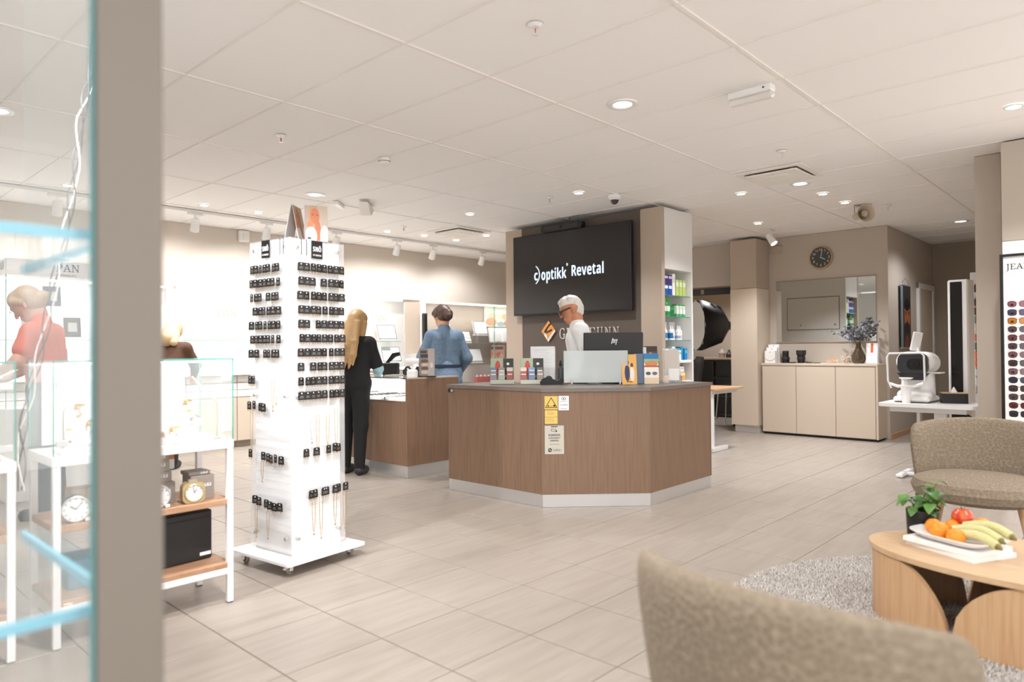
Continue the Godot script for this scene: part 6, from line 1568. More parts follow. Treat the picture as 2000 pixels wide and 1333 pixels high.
func lounge() -> void:
	var rc := Vector3(3.35, 0, -0.3)
	var rug := thing("rug", "round shaggy pale grey-beige rug under the coffee table", "rug", rc)
	put(rug, "backing", lathe_mesh([Vector2(0, 0.001), Vector2(1.27, 0.001), Vector2(1.275, 0.006), Vector2(1.26, 0.012), Vector2(0, 0.012)], 72), M.rugbase)
	var tuft := lathe_mesh([Vector2(0.0035, 0), Vector2(0.003, 0.012), Vector2(0.0004, 0.024)], 4)
	var mm := MultiMesh.new()
	mm.transform_format = MultiMesh.TRANSFORM_3D
	mm.use_colors = true
	mm.mesh = tuft
	var n := 42000
	mm.instance_count = n
	for k in n:
		var r := 1.265 * sqrt((k + 0.5) / n)
		var a := k * 2.399963
		var b := Basis.from_euler(Vector3(rng.randf_range(-0.9, 0.9), rng.randf() * TAU, rng.randf_range(-0.9, 0.9)))
		mm.set_instance_transform(k, Transform3D(b, Vector3(cos(a) * r + rng.randf_range(-0.003, 0.003), 0.01, sin(a) * r + rng.randf_range(-0.003, 0.003))))
		var g := rng.randf_range(0.46, 0.76)
		mm.set_instance_color(k, Color(g, g * 0.93, g * 0.85))
	var mi := MultiMeshInstance3D.new()
	mi.name = "pile"
	mi.multimesh = mm
	var pm := mat("pile", "ffffff", 0.95)
	pm.vertex_color_use_as_albedo = true
	mi.material_override = pm
	mi.set_meta("kind", "stuff")
	rug.add_child(mi)
	armchair("beige boucle armchair seen from behind, nearest at bottom right", Vector3(1.575, 0.0, -0.555), 82)
	armchair("beige boucle armchair with oak legs facing us beyond the coffee table", Vector3(4.62, 0.013, -0.74), -84)
	# oval coffee table
	var c := Vector3(3.46, 0.013, -0.36)
	var hx := 0.36
	var hz := 0.62
	var th := 0.32
	var t := thing("coffee_table", "oval oak coffee table with curved panel legs", "coffee table", c)
	var top := PackedVector2Array()
	for k in 72: top.append(Vector2(cos(TAU * k / 72) * hx, sin(TAU * k / 72) * hz))
	put(t, "top", prism_mesh(top, 0.022), M.oaktop, Vector3(0, th - 0.011, 0), Vector3(-90, 0, 0))
	for part in 2:
		var st := SurfaceTool.new()
		st.begin(Mesh.PRIMITIVE_TRIANGLES)
		var gaps := [deg_to_rad(150.0), deg_to_rad(25.0 + 360.0)] if part == 0 else [deg_to_rad(25.0), deg_to_rad(150.0)]
		var lo: float = gaps[0]
		var hi: float = gaps[1]
		var n2 := 80
		var rows := []
		for i in n2 + 1:
			var f := i / float(n2)
			var a := lerpf(lo, hi, f)
			var e := minf(f, 1.0 - f) / (0.115 if part == 0 else 0.22)
			var h := th - 0.022
			if e < 1.0: h *= sqrt(maxf(0.0, 1.0 - pow(1.0 - e, 2)))
			h = maxf(h, 0.002)
			# angle measured so that a = 0 points along -x towards the near chair
			var d := Vector3(-cos(a), 0, -sin(a))
			var o := Vector3(d.x * (hx - 0.012), 0, d.z * (hz - 0.012))
			var inn := Vector3(d.x * (hx - 0.032), 0, d.z * (hz - 0.032))
			rows.append([o, o + Vector3.UP * h, inn + Vector3.UP * h, inn])
		for i in n2:
			for k in 4:
				var k2 := (k + 1) % 4
				st.set_smooth_group(k)
				for v: Vector3 in [rows[i][k], rows[i + 1][k2], rows[i + 1][k], rows[i][k], rows[i][k2], rows[i + 1][k2]]: st.add_vertex(v)
		st.index()
		st.generate_normals()
		put(t, "panel_leg", st.commit(), M.oak)
	var ty := 0.013 + th
	for k in 2:
		var b := thing("white_book", "white hardcover book under the fruit plate, %s" % ["lower", "upper"][k], "book", Vector3(3.44 - 0.005 * k, ty + 0.0205 * k, -0.63 - 0.01 * k), 62 + 5 * k, "books on the coffee table")
		bx(b, "cover", M.paper, Vector3(0, 0.01, 0), Vector3(0.31, 0.02, 0.24), Vector3.ZERO, 0.001)
		bx(b, "pages", col("e9e4da"), Vector3(0.002, 0.01, 0.003), Vector3(0.309, 0.014, 0.237), Vector3.ZERO, 0.0)
	var py := ty + 0.041
	var pl := thing("fruit_plate", "white square plate holding fruit on the books", "plate", Vector3(3.43, py, -0.63), 66)
	var pst := SurfaceTool.new()
	pst.begin(Mesh.PRIMITIVE_TRIANGLES)
	var ringsz := [[0.0, 0.006], [0.09, 0.006], [0.125, 0.014], [0.16, 0.034], [0.16, 0.03], [0.12, 0.006], [0.09, 0.0], [0.0, 0.0]]
	for i in ringsz.size() - 1:
		for k in 40:
			var q := []
			for m: Array in [[i, k], [i, k + 1], [i + 1, k + 1], [i + 1, k]]:
				var a: float = TAU * m[1] / 40.0
				var rr: float = ringsz[m[0]][0]
				q.append(Vector3(signf(cos(a)) * pow(absf(cos(a)), 0.5) * rr * 1.05, ringsz[m[0]][1], signf(sin(a)) * pow(absf(sin(a)), 0.5) * rr * 0.8))
			for j: int in [0, 2, 1, 0, 3, 2]: pst.add_vertex(q[j])
	pst.index()
	pst.generate_normals()
	put(pl, "dish", pst.commit(), M.gloss)
	bx(pl, "foot", M.gloss, Vector3(0, 0.001, 0), Vector3(0.12, 0.003, 0.09))
	var onoise := noise_tex(0.08, [], 51, FastNoiseLite.TYPE_CELLULAR, 1, 256, true)
	var om := mat("orange", "ee8f1d", 0.42)
	om.normal_enabled = true
	om.normal_texture = onoise
	om.uv1_triplanar = true
	om.uv1_scale = Vector3(4, 4, 4)
	om.normal_scale = 0.35
	var b := Basis(Vector3.UP, deg_to_rad(246.0))
	for q: Array in [[-0.11, 0.038, 0.0, 0.034, "orange at the left tip of the fruit plate"], [-0.04, 0.042, 0.06, 0.039, "large orange at the front left of the plate"], [0.04, 0.036, 0.075, 0.036, "orange lying low at the plate's front"], [-0.045, 0.046, -0.035, 0.034, "orange in the middle behind the front ones"], [0.045, 0.066, -0.085, 0.034, "orange behind the bananas beside the red apple"]]:
		var o := thing("orange_fruit", q[4], "orange", Vector3(3.43, py, -0.63) + b * Vector3(q[0], q[1], q[2]), 30 * q[0] * 100, "oranges on the plate")
		put(o, "flesh", lathe_mesh([Vector2(0, -0.97), Vector2(0.3, -0.94), Vector2(0.6, -0.78), Vector2(0.86, -0.5), Vector2(0.99, -0.12), Vector2(0.98, 0.2), Vector2(0.83, 0.55), Vector2(0.55, 0.82), Vector2(0.2, 0.94), Vector2(0, 0.93)], 24), om).scale = Vector3.ONE * q[3]
		put(o, "stem_scar", lathe_mesh([Vector2(0, 0.93), Vector2(0.08, 0.95), Vector2(0, 0.98)], 8), col("6d7a35")).scale = Vector3.ONE * q[3]
	var ap := thing("apple", "red apple with a yellow blush behind the oranges", "apple", Vector3(3.43, py, -0.63) + b * Vector3(-0.028, 0.084, -0.068), 140)
	put(ap, "flesh", lathe_mesh([Vector2(0, -0.8), Vector2(0.25, -0.92), Vector2(0.6, -0.8), Vector2(0.9, -0.35), Vector2(1.0, 0.1), Vector2(0.92, 0.55), Vector2(0.6, 0.88), Vector2(0.25, 0.9), Vector2(0, 0.68)], 26), grain("applem", noise_tex(0.01, ["c4241b", "cf3a22", "dd7a3a", "c62a1c"], 61), Vector3(6, 3, 6), 0.25)).scale = Vector3.ONE * 0.042
	tube(ap, "stalk", col("5a4326"), [Vector3(0, 0.027, 0), Vector3(0.004, 0.05, 0.002)], 0.002, 6)
	for k in 3:
		var bn := thing("banana", "yellow-green banana on the plate, %s of the bunch" % ["top", "middle", "lowest"][k], "banana", Vector3(3.43, py + 0.062 - 0.014 * k, -0.63) + b * Vector3(0.1 - 0.015 * (k % 2), 0, -0.03 + 0.044 * k), 246, "bananas on the plate")
		var pts := []
		for j in 13:
			var f := j / 12.0
			pts.append(Vector3((f - 0.5) * 0.19, sin(f * PI) * 0.02, -sin(f * PI) * 0.02))
		var bm := grain("banana", noise_tex(0.02, ["cdc383", "d8cf94", "c9c389", "d3c987"], 71), Vector3(5, 5, 5), 0.5)
		var st := tube_mesh(pts, 0.0185, 7)
		put(bn, "flesh", st, bm)
		tube(bn, "tip", col("7d7340"), [pts[12], pts[12] + Vector3(0.02, -0.006, 0.004)], 0.012, 6, 0.005)
		tube(bn, "tip", col("6b6239"), [pts[0], pts[0] + Vector3(-0.008, -0.003, 0.002)], 0.014, 6, 0.006)
	var pt := thing("potted_plant", "green leafy plant in a black pot on the coffee table", "potted plant", Vector3(3.6, ty, -0.8))
	put(pt, "pot", lathe_mesh([Vector2(0, 0), Vector2(0.06, 0), Vector2(0.063, 0.004), Vector2(0.068, 0.118), Vector2(0.066, 0.121), Vector2(0.061, 0.118), Vector2(0.06, 0.1)], 30), M.black)
	put(pt, "soil", lathe_mesh([Vector2(0.06, 0.1), Vector2(0, 0.104)], 24), col("2e241c", 0.95))
	var lf := SurfaceTool.new()
	lf.begin(Mesh.PRIMITIVE_TRIANGLES)
	var nl := 8
	for i in nl:
		for s: float in [-1.0, 1.0]:
			var f0 := i / float(nl)
			var f1 := (i + 1) / float(nl)
			var p0 := Vector3(0, 0.004 * sin(f0 * PI) - 0.014 * f0 * f0, f0 * 0.062)
			var p1 := Vector3(0, 0.004 * sin(f1 * PI) - 0.014 * f1 * f1, f1 * 0.062)
			var w0 := 0.023 * pow(sin(PI * pow(f0, 0.75)), 0.8)
			var w1 := 0.023 * pow(maxf(0.0, sin(PI * pow(f1, 0.75))), 0.8)
			var e0 := p0 + Vector3(s * w0, 0.007 * w0 / 0.023, 0)
			var e1 := p1 + Vector3(s * w1, 0.007 * w1 / 0.023, 0)
			var q := [p0, e0, e1, p0, e1, p1]
			if s > 0: q.reverse()
			for v: Vector3 in q: lf.add_vertex(v)
	lf.index()
	lf.generate_normals()
	var leafm := lf.commit()
	var lms := []
	for h: String in ["4f7a35", "5f8a42", "43692f"]:
		var m := mat("leaf" + h, h, 0.4)
		m.backlight_enabled = true
		m.backlight = Color("304a1c")
		m.cull_mode = BaseMaterial3D.CULL_DISABLED
		lms.append(m)
	for k in 9:
		var a := k * 2.399 + 0.5
		var tall := k < 4
		var tip := Vector3(cos(a) * (0.03 if tall else 0.07), 0.24 - 0.02 * k if tall else 0.16 + 0.008 * (k % 3), sin(a) * (0.03 if tall else 0.07))
		if tall: tip += Vector3(0.01, 0.0, 0.035)
		var base := Vector3(cos(a) * 0.02, 0.1, sin(a) * 0.02)
		tube(pt, "stem", col("6d7d3d"), [base, base.lerp(tip, 0.5) + Vector3(0, 0.012, 0), tip], 0.0025, 5)
		for j in 5:
			var lp := base.lerp(tip, 1.0 - 0.17 * j) + Vector3(0, 0.01 * (1 if j < 3 else 0), 0)
			var o := put(pt, "leaf", leafm, lms[(k + j) % 3], lp, Vector3(rng.randf_range(-10, 30), rad_to_deg(a) * 1.0 + j * 137.0, rng.randf_range(-15, 15)))
			o.scale = Vector3.ONE * rng.randf_range(0.8, 1.15)

# ---------------------------------------------------------------- office beyond the screen wall
func office() -> void:
	var rl := thing("curtain_rail", "dark rail across the office opening", "rail", Vector3(9.93, 2.06, -5.4))
	bx(rl, "track", M.charcoal, Vector3(0.02, 0, 0), Vector3(0.06, 0.1, 1.7))
	bx(rl, "bracket", M.greyd, Vector3(-0.012, 0, 0.22), Vector3(0.02, 0.07, 0.05))
	var sx := thing("softbox", "black photographic softbox on a stand in the office", "softbox", Vector3(10.5, 0, -5.05), -40)
	var st := SurfaceTool.new()
	st.begin(Mesh.PRIMITIVE_TRIANGLES)
	var c := Vector3(0, 1.55, 0)
	var nn := 8
	for k in nn:
		var a0 := TAU * (k + 0.5) / nn
		var a1 := TAU * (k + 1.5) / nn
		var prof := [[0.42, -0.55], [0.43, -0.5], [0.3, -0.15], [0.06, 0.02]]
		for i in prof.size() - 1:
			var v := []
			for m: Array in [[a0, i], [a1, i], [a1, i + 1], [a0, i + 1]]:
				v.append(c + Vector3(prof[m[1]][1], sin(m[0]) * prof[m[1]][0], cos(m[0]) * prof[m[1]][0]))
			for j: int in [0, 1, 2, 0, 2, 3]: st.add_vertex(v[j])
	st.generate_normals()
	put(sx, "canopy", st.commit(), mat("softblack", "1b1a1a", 0.5))
	put(sx, "diffuser", lathe_mesh([Vector2(0, 0), Vector2(0.41, 0)], 8), M.paper, c + Vector3(-0.54, 0, 0), Vector3(0, 0, 90))
	bx(sx, "maker_strip", M.paper, c + Vector3(-0.3, 0.335, 0.14), Vector3(0.1, 0.012, 0.004), Vector3(0, 0, -20), 0.0)
	bx(sx, "maker_strip", col("4c7fc0"), c + Vector3(-0.2, 0.3, 0.125), Vector3(0.08, 0.012, 0.004), Vector3(0, 0, -20), 0.0)
	cyl(sx, "speed_ring", M.steel, c + Vector3(0.03, 0, 0), 0.075, 0.03, Vector3(0, 0, 90))
	cyl(sx, "flash_head", M.black, c + Vector3(0.15, 0, 0), 0.055, 0.22, Vector3(0, 0, 90))
	cyl(sx, "pole", M.black, Vector3(0.12, 0.75, 0), 0.014, 1.5)
	for k in 3: tube(sx, "leg", M.black, [Vector3(0.12, 0.5, 0), Vector3(0.12 + cos(k * 2.1) * 0.4, 0.012, sin(k * 2.1) * 0.4)], 0.011, 6)
	var ot := thing("office_desk", "small desk with pale wood top and white T-leg behind the counter", "desk", Vector3(7.35, 0, -4.1))
	bb(ot, "top", M.oak, Vector3(0, 0.7, -0.6), Vector3(0.75, 0.725, 0.4), 0.003)
	bb(ot, "top_beam", M.alu, Vector3(0.06, 0.66, 0.3), Vector3(0.65, 0.7, 0.36), 0.002)
	bb(ot, "column", M.gloss, Vector3(0.02, 0.05, 0.28), Vector3(0.1, 0.7, 0.34), 0.003)
	bb(ot, "foot", M.gloss, Vector3(0.0, 0.001, 0.3), Vector3(0.38, 0.05, 0.37), 0.004)
	bb(ot, "column", M.gloss, Vector3(0.3, 0.05, -0.5), Vector3(0.38, 0.7, -0.44), 0.003)
	bb(ot, "foot", M.gloss, Vector3(0.1, 0.001, -0.51), Vector3(0.65, 0.05, -0.44), 0.004)
	var oc := thing("office_chair", "black swivel office chair behind the counter's right end", "office chair", Vector3(8.5, 0, -4.75), 200)
	put(oc, "backrest", prism_mesh(round_rect(0.46, 0.5, 0.16, 8), 0.07), mat("leather", "1a1918", 0.35), Vector3(0, 0.83, -0.2), Vector3(-8, 0, 0))
	put(oc, "seat", prism_mesh(round_rect(0.48, 0.48, 0.12, 8), 0.09), mat("leather", "1a1918", 0.35), Vector3(0, 0.47, 0.02), Vector3(90, 0, 0))
	cyl(oc, "gas_lift", M.charcoal, Vector3(0, 0.27, 0), 0.025, 0.32)
	for k in 5:
		var a := TAU * k / 5.0
		tube(oc, "spoke", M.black, [Vector3(0, 0.12, 0), Vector3(cos(a) * 0.29, 0.07, sin(a) * 0.29)], 0.022, 8, 0.014)
		cyl(oc, "castor", M.black, Vector3(cos(a) * 0.29, 0.028, sin(a) * 0.29), 0.028, 0.045, Vector3(90, rad_to_deg(-a), 0))
	bx(oc, "stem", M.black, Vector3(0, 0.6, -0.2), Vector3(0.06, 0.3, 0.02))
	var cb := thing("black_shelving", "black low shelving at the back of the office", "shelving", Vector3(11.2, 0, -6.4))
	bb(cb, "carcass", M.black, Vector3(0.02, 0.02, 0), Vector3(0.45, 0.98, 2.2), 0.003)
	for y: float in [0.02, 0.34, 0.66, 0.96]: bb(cb, "shelf", M.charcoal, Vector3(-0.02, y, 0), Vector3(0.45, y + 0.03, 2.2), 0.002)
	for z: float in [0.0, 0.72, 1.45, 2.17]: bb(cb, "divider", M.charcoal, Vector3(-0.02, 0, z), Vector3(0.45, 0.99, z + 0.03), 0.002)
	var wt := thing("work_surface", "pale work surface on the black shelving", "worktop", Vector3(11.15, 0.99, -6.4))
	bb(wt, "board", M.oak, Vector3(0, 0.001, 0), Vector3(0.55, 0.03, 2.2), 0.003)
	bb(wt, "edge_band", M.cream, Vector3(-0.004, 0.001, 0), Vector3(0, 0.03, 2.2), 0.0)
	var st2 := thing("folding_stool", "thin black metal stool by the office opening", "stool", Vector3(10.15, 0, -4.85))
	put(st2, "seat", prism_mesh(round_rect(0.34, 0.34, 0.05), 0.03), M.black, Vector3(0, 0.6, 0), Vector3(90, 0, 0))
	for k in 4: tube(st2, "leg", M.steel, [Vector3(0.13 * (1 if k % 2 else -1), 0.59, 0.13 * (1 if k < 2 else -1)), Vector3(0.17 * (1 if k % 2 else -1), 0.006, 0.17 * (1 if k < 2 else -1))], 0.009, 8)
	for k in 2: tube(st2, "rail", M.steel, [Vector3(-0.16, 0.2 + 0.1 * k, 0.155), Vector3(0.16, 0.2 + 0.1 * k, 0.155)], 0.007, 6)
	var gn := 0
	for q: Array in [[-5.3, 0.24, "f1efe9", "white spray bottle"], [-5.42, 0.12, "3a3432", "dark brush pot"], [-5.55, 0.16, "b9aea0", "beige tin"], [-5.05, 0.08, "e8e2d8", "crumpled white cloth pile"], [-4.75, 0.07, "dcd6cc", "flat pale parcel"]]:
		var o := thing("workbench_item", q[3] + " on the office work surface", "container", Vector3(11.3, 1.021, q[0]))
		put(o, "body", lathe_mesh([Vector2(0, 0), Vector2(0.05, 0), Vector2(0.055, q[1] * 0.5), Vector2(0.03, q[1] * 0.8), Vector2(0.018, q[1]), Vector2(0, q[1])], 16), col(q[2]))
		put(o, "cap", lathe_mesh([Vector2(0.02, q[1]), Vector2(0.02, q[1] * 1.1), Vector2(0, q[1] * 1.12)], 12), col(q[2]))
		gn += 1
	lamp(thing("office_downlight", "small ceiling light inside the office", "ceiling light", Vector3(11.0, CE - 0.004, -5.4)), Vector3(0, -0.02, 0), 5.0, 65.0, 0.05)
	put(get_node("office_downlight"), "trim_ring", lathe_mesh([Vector2(0.045, -0.004), Vector2(0.06, -0.004), Vector2(0.062, 0)], 20), M.gloss)
	put(get_node("office_downlight"), "lamp_face", lathe_mesh([Vector2(0, -0.003), Vector2(0.045, -0.003)], 20), glow("ledface", "fff8ee", 12.0))

# ---------------------------------------------------------------- people
func hand_bones(wrist: Vector3, dirv: Vector3, palm_n: Vector3, side: float) -> Array:
	var d := dirv.normalized()
	var n := (palm_n - d * palm_n.dot(d)).normalized()
	var x := d.cross(n) * side
	var o := [[wrist, wrist + d * 0.03, 0.024, 0.026], [wrist + d * 0.03 + x * 0.02, wrist + d * 0.085 + x * 0.027, 0.016, 0.014], [wrist + d * 0.03 - x * 0.016, wrist + d * 0.085 - x * 0.025, 0.017, 0.014], [wrist + d * 0.03, wrist + d * 0.088, 0.018, 0.015]]
	for k in 4:
		var r: Vector3 = wrist + d * (0.085 + [0.0, 0.006, 0.004, -0.006][k]) + x * (0.03 - 0.02 * k)
		var l: float = [0.07, 0.08, 0.074, 0.058][k]
		var m: Vector3 = r + d * l * 0.5 - n * 0.008
		o.append([r, m, 0.009, 0.0085])
		o.append([m, m + (d - n * 0.55).normalized() * l * 0.5, 0.0085, 0.007])
	var tb := wrist + d * 0.03 + x * 0.03
	var tm := tb + (d * 0.6 + x * 0.8).normalized() * 0.042
	o.append([tb, tm, 0.013, 0.011])
	o.append([tm, tm + (d * 0.9 + x * 0.35 - n * 0.3).normalized() * 0.034, 0.011, 0.008])
	return o

func fat(bones: Array, by: float) -> Array:
	var o := []
	for b: Array in bones: o.append([b[0], b[1], b[2] + by, b[3] + by])
	return o

func figure(label: String, at: Vector3, turn: float, c: Dictionary) -> Node3D:
	var t := thing("person", label, "person", at, turn)
	var s: float = c.h / 1.7
	var lean := Basis(Vector3.RIGHT, deg_to_rad(c.get("lean", 0.0)))
	var piv := Vector3(0, 0.95, 0) * s
	var U := Transform3D(lean * Basis.from_scale(Vector3.ONE * s), piv - lean * piv)
	var hb := lean * Basis.from_euler(Vector3(deg_to_rad(c.get("nod", 0.0)), deg_to_rad(c.get("look", 0.0)), 0))
	var h0: Vector3 = U * (Vector3(0, 1.47, 0.0))
	var Hd := Transform3D(hb * Basis.from_scale(Vector3.ONE * s), h0)
	var wd: float = c.get("wide", 1.0)
	var sy: float = 1.375 if wd > 1.0 else 1.345
	var sh := [U * (Vector3(0.165 * wd, sy, -0.01)), U * (Vector3(-0.165 * wd, sy, -0.01))]
	var torso := []
	for x: float in [-1.0, 1.0]:
		torso.append([U * (Vector3(x * 0.075 * wd, 1.3, 0)), U * (Vector3(x * 0.06 * wd, 1.06, 0.0)), 0.102 * s, 0.092 * s])
		torso.append([U * (Vector3(x * 0.06 * wd, 1.06, 0)), U * (Vector3(x * 0.08, 0.93, 0)), 0.092 * s, 0.105 * s])
	torso.append([sh[0], sh[1], 0.06 * s, 0.06 * s])
	torso.append([U * (Vector3(0, 1.36, -0.01)), U * (Vector3(0, 1.44, -0.005)), 0.075 * s, 0.055 * s])
	var legs := []
	var lower := []
	for k in 2:
		var x := 1.0 if k == 0 else -1.0
		var stp: float = c.get("step", 0.0) * x
		var hip := Vector3(x * 0.088, 0.93, 0) * s
		var knee := Vector3(x * 0.095, 0.5, 0.015 + stp) * s
		var ank := Vector3(x * 0.095, 0.085, -0.02 + stp) * s
		legs.append([hip, knee, 0.088 * s, 0.06 * s])
		legs.append([knee, ank, 0.058 * s, 0.04 * s])
		lower.append([ank + Vector3(0, -0.035, -0.01) * s, ank + Vector3(0.0, -0.048, 0.14) * s, 0.042 * s, 0.036 * s])
	var arms := []
	var hands := []
	var uppers := []
	for k in 2:
		var e: Vector3 = c.arms[k][0] * s
		var w: Vector3 = c.arms[k][1] * s
		arms.append([sh[k], e, 0.05 * s, 0.041 * s])
		arms.append([e, w, 0.04 * s, 0.027 * s])
		uppers.append([[sh[k], e], [e, w]])
		hands.append_array(hand_bones(w, w - e + Vector3(0, 0, 0.02), Vector3(0, 1, 0) if absf((w - e).normalized().y) < 0.8 else Vector3(1 - 2 * k, 0, 0), 1.0 - 2.0 * k))
	var neck := [[U * (Vector3(0, 1.38, -0.02)), Hd * (Vector3(0, 0.07, -0.01)), 0.058 * s, 0.052 * s]]
	var head := [[Hd * (Vector3(0, 0.135, -0.02)), Hd * (Vector3(0, 0.14, 0.02)), 0.084 * s, 0.078 * s], [Hd * (Vector3(0, 0.1, 0.035)), Hd * (Vector3(0, 0.035, 0.05)), 0.06 * s, 0.04 * s], [Hd * (Vector3(0, 0.03, 0.06)), Hd * (Vector3(0, 0.022, 0.065)), 0.026 * s, 0.024 * s], [Hd * (Vector3(0, 0.06, -0.02)), Hd * (Vector3(0, 0.02, -0.02)), 0.055 * s, 0.054 * s]]
	var fine := [[Hd * (Vector3(0, 0.125, 0.09)), Hd * (Vector3(0, 0.087, 0.112)), 0.009 * s, 0.013 * s], [Hd * (Vector3(-0.018, 0.054, 0.088)), Hd * (Vector3(0.018, 0.054, 0.088)), 0.008 * s, 0.008 * s], [Hd * (Vector3(-0.02, 0.046, 0.084)), Hd * (Vector3(0.02, 0.046, 0.084)), 0.009 * s, 0.009 * s], [Hd * (Vector3(-0.035, 0.142, 0.086)), Hd * (Vector3(0.035, 0.142, 0.086)), 0.011 * s, 0.011 * s]]
	for x: float in [-1.0, 1.0]:
		fine.append([Hd * (Vector3(x * 0.079, 0.125, -0.012)), Hd * (Vector3(x * 0.076, 0.085, -0.004)), 0.015 * s, 0.009 * s])
	var skin := mat("skin" + c.skin, c.skin, 0.55)
	skin.subsurf_scatter_enabled = true
	skin.subsurf_scatter_strength = 0.08
	put(t, "body", blob([{"bones": torso + legs + lower + arms + neck, "cell": 0.019, "k": 0.03}, {"bones": head + neck + fine, "cell": 0.007, "k": 0.014}, {"bones": hands, "cell": 0.006, "k": 0.006}]), skin)
	# clothes
	var top: Array = fat(torso, 0.014)
	for k in 2:
		var a: Array = arms[k * 2]
		var f: float = c.sleeve
		var loose: float = c.get("loose", 0.012)
		if f >= 1.0:
			top.append([a[0], a[1], a[2] + loose, a[3] + loose])
			var b: Array = arms[k * 2 + 1]
			top.append([b[0], b[0].lerp(b[1], minf(1.0, f - 1.0)), b[2] + loose, lerpf(b[2], b[3], minf(1.0, f - 1.0)) + loose * 0.8])
		else:
			top.append([a[0], a[0].lerp(a[1], f), a[2] + loose, lerpf(a[2], a[3], f) + loose])
	put(t, "top", blob([{"bones": top, "cell": 0.014, "k": 0.028}]), c.top)
	if c.has("skirt"):
		put(t, "skirt", blob([{"bones": [[Vector3(0, 0.97, 0) * s, Vector3(0, 0.84, -0.01) * s, 0.14 * s, 0.185 * s], [Vector3(0, 0.84, -0.01) * s, Vector3(0, 0.4, 0) * s, 0.185 * s, 0.25 * s]], "cell": 0.016, "k": 0.03}]), c.skirt)
	else:
		var tr: Array = fat(legs, 0.014)
		tr.append([Vector3(-0.08, 0.94, 0) * s, Vector3(0.08, 0.94, 0) * s, 0.115 * s, 0.115 * s])
		put(t, "trousers", blob([{"bones": tr, "cell": 0.016, "k": 0.03}]), c.trousers)
	for k in 2:
		put(t, "shoe", blob([{"bones": fat([lower[k]], 0.008), "cell": 0.01, "k": 0.01}]), c.get("shoe", M.black))
	var hair := []
	for b: Array in c.hair: hair.append([Hd * (b[0]), Hd * (b[1]), b[2] * s, b[3] * s])
	var h0c := Color(c.hairc)
	var hm := grain("hair" + c.hairc, noise_tex(0.03, [h0c.darkened(0.28).to_html(false), h0c.to_html(false), h0c.lightened(0.08).to_html(false), h0c.darkened(0.15).to_html(false)], 81, FastNoiseLite.TYPE_SIMPLEX_SMOOTH, 4, 256), Vector3(9, 1.1, 9), 0.5)
	put(t, "hair", blob([{"bones": hair, "cell": 0.0075, "k": 0.012}]), hm)
	for x: float in [-1.0, 1.0]:
		put(t, "eye", lathe_mesh([Vector2(0, -0.009), Vector2(0.0085, -0.003), Vector2(0.0085, 0.003), Vector2(0, 0.009)], 10), M.charcoal, Hd * (Vector3(x * 0.03, 0.124, 0.084)))
	c["Hd"] = Hd
	c["hb"] = hb
	return t

func cap_hair(extra: Array) -> Array:
	var o := [[Vector3(0, 0.155, -0.035), Vector3(0, 0.165, 0.01), 0.092, 0.083], [Vector3(0, 0.1, -0.05), Vector3(0, 0.13, -0.045), 0.08, 0.085]]
	o.append_array(extra)
	return o

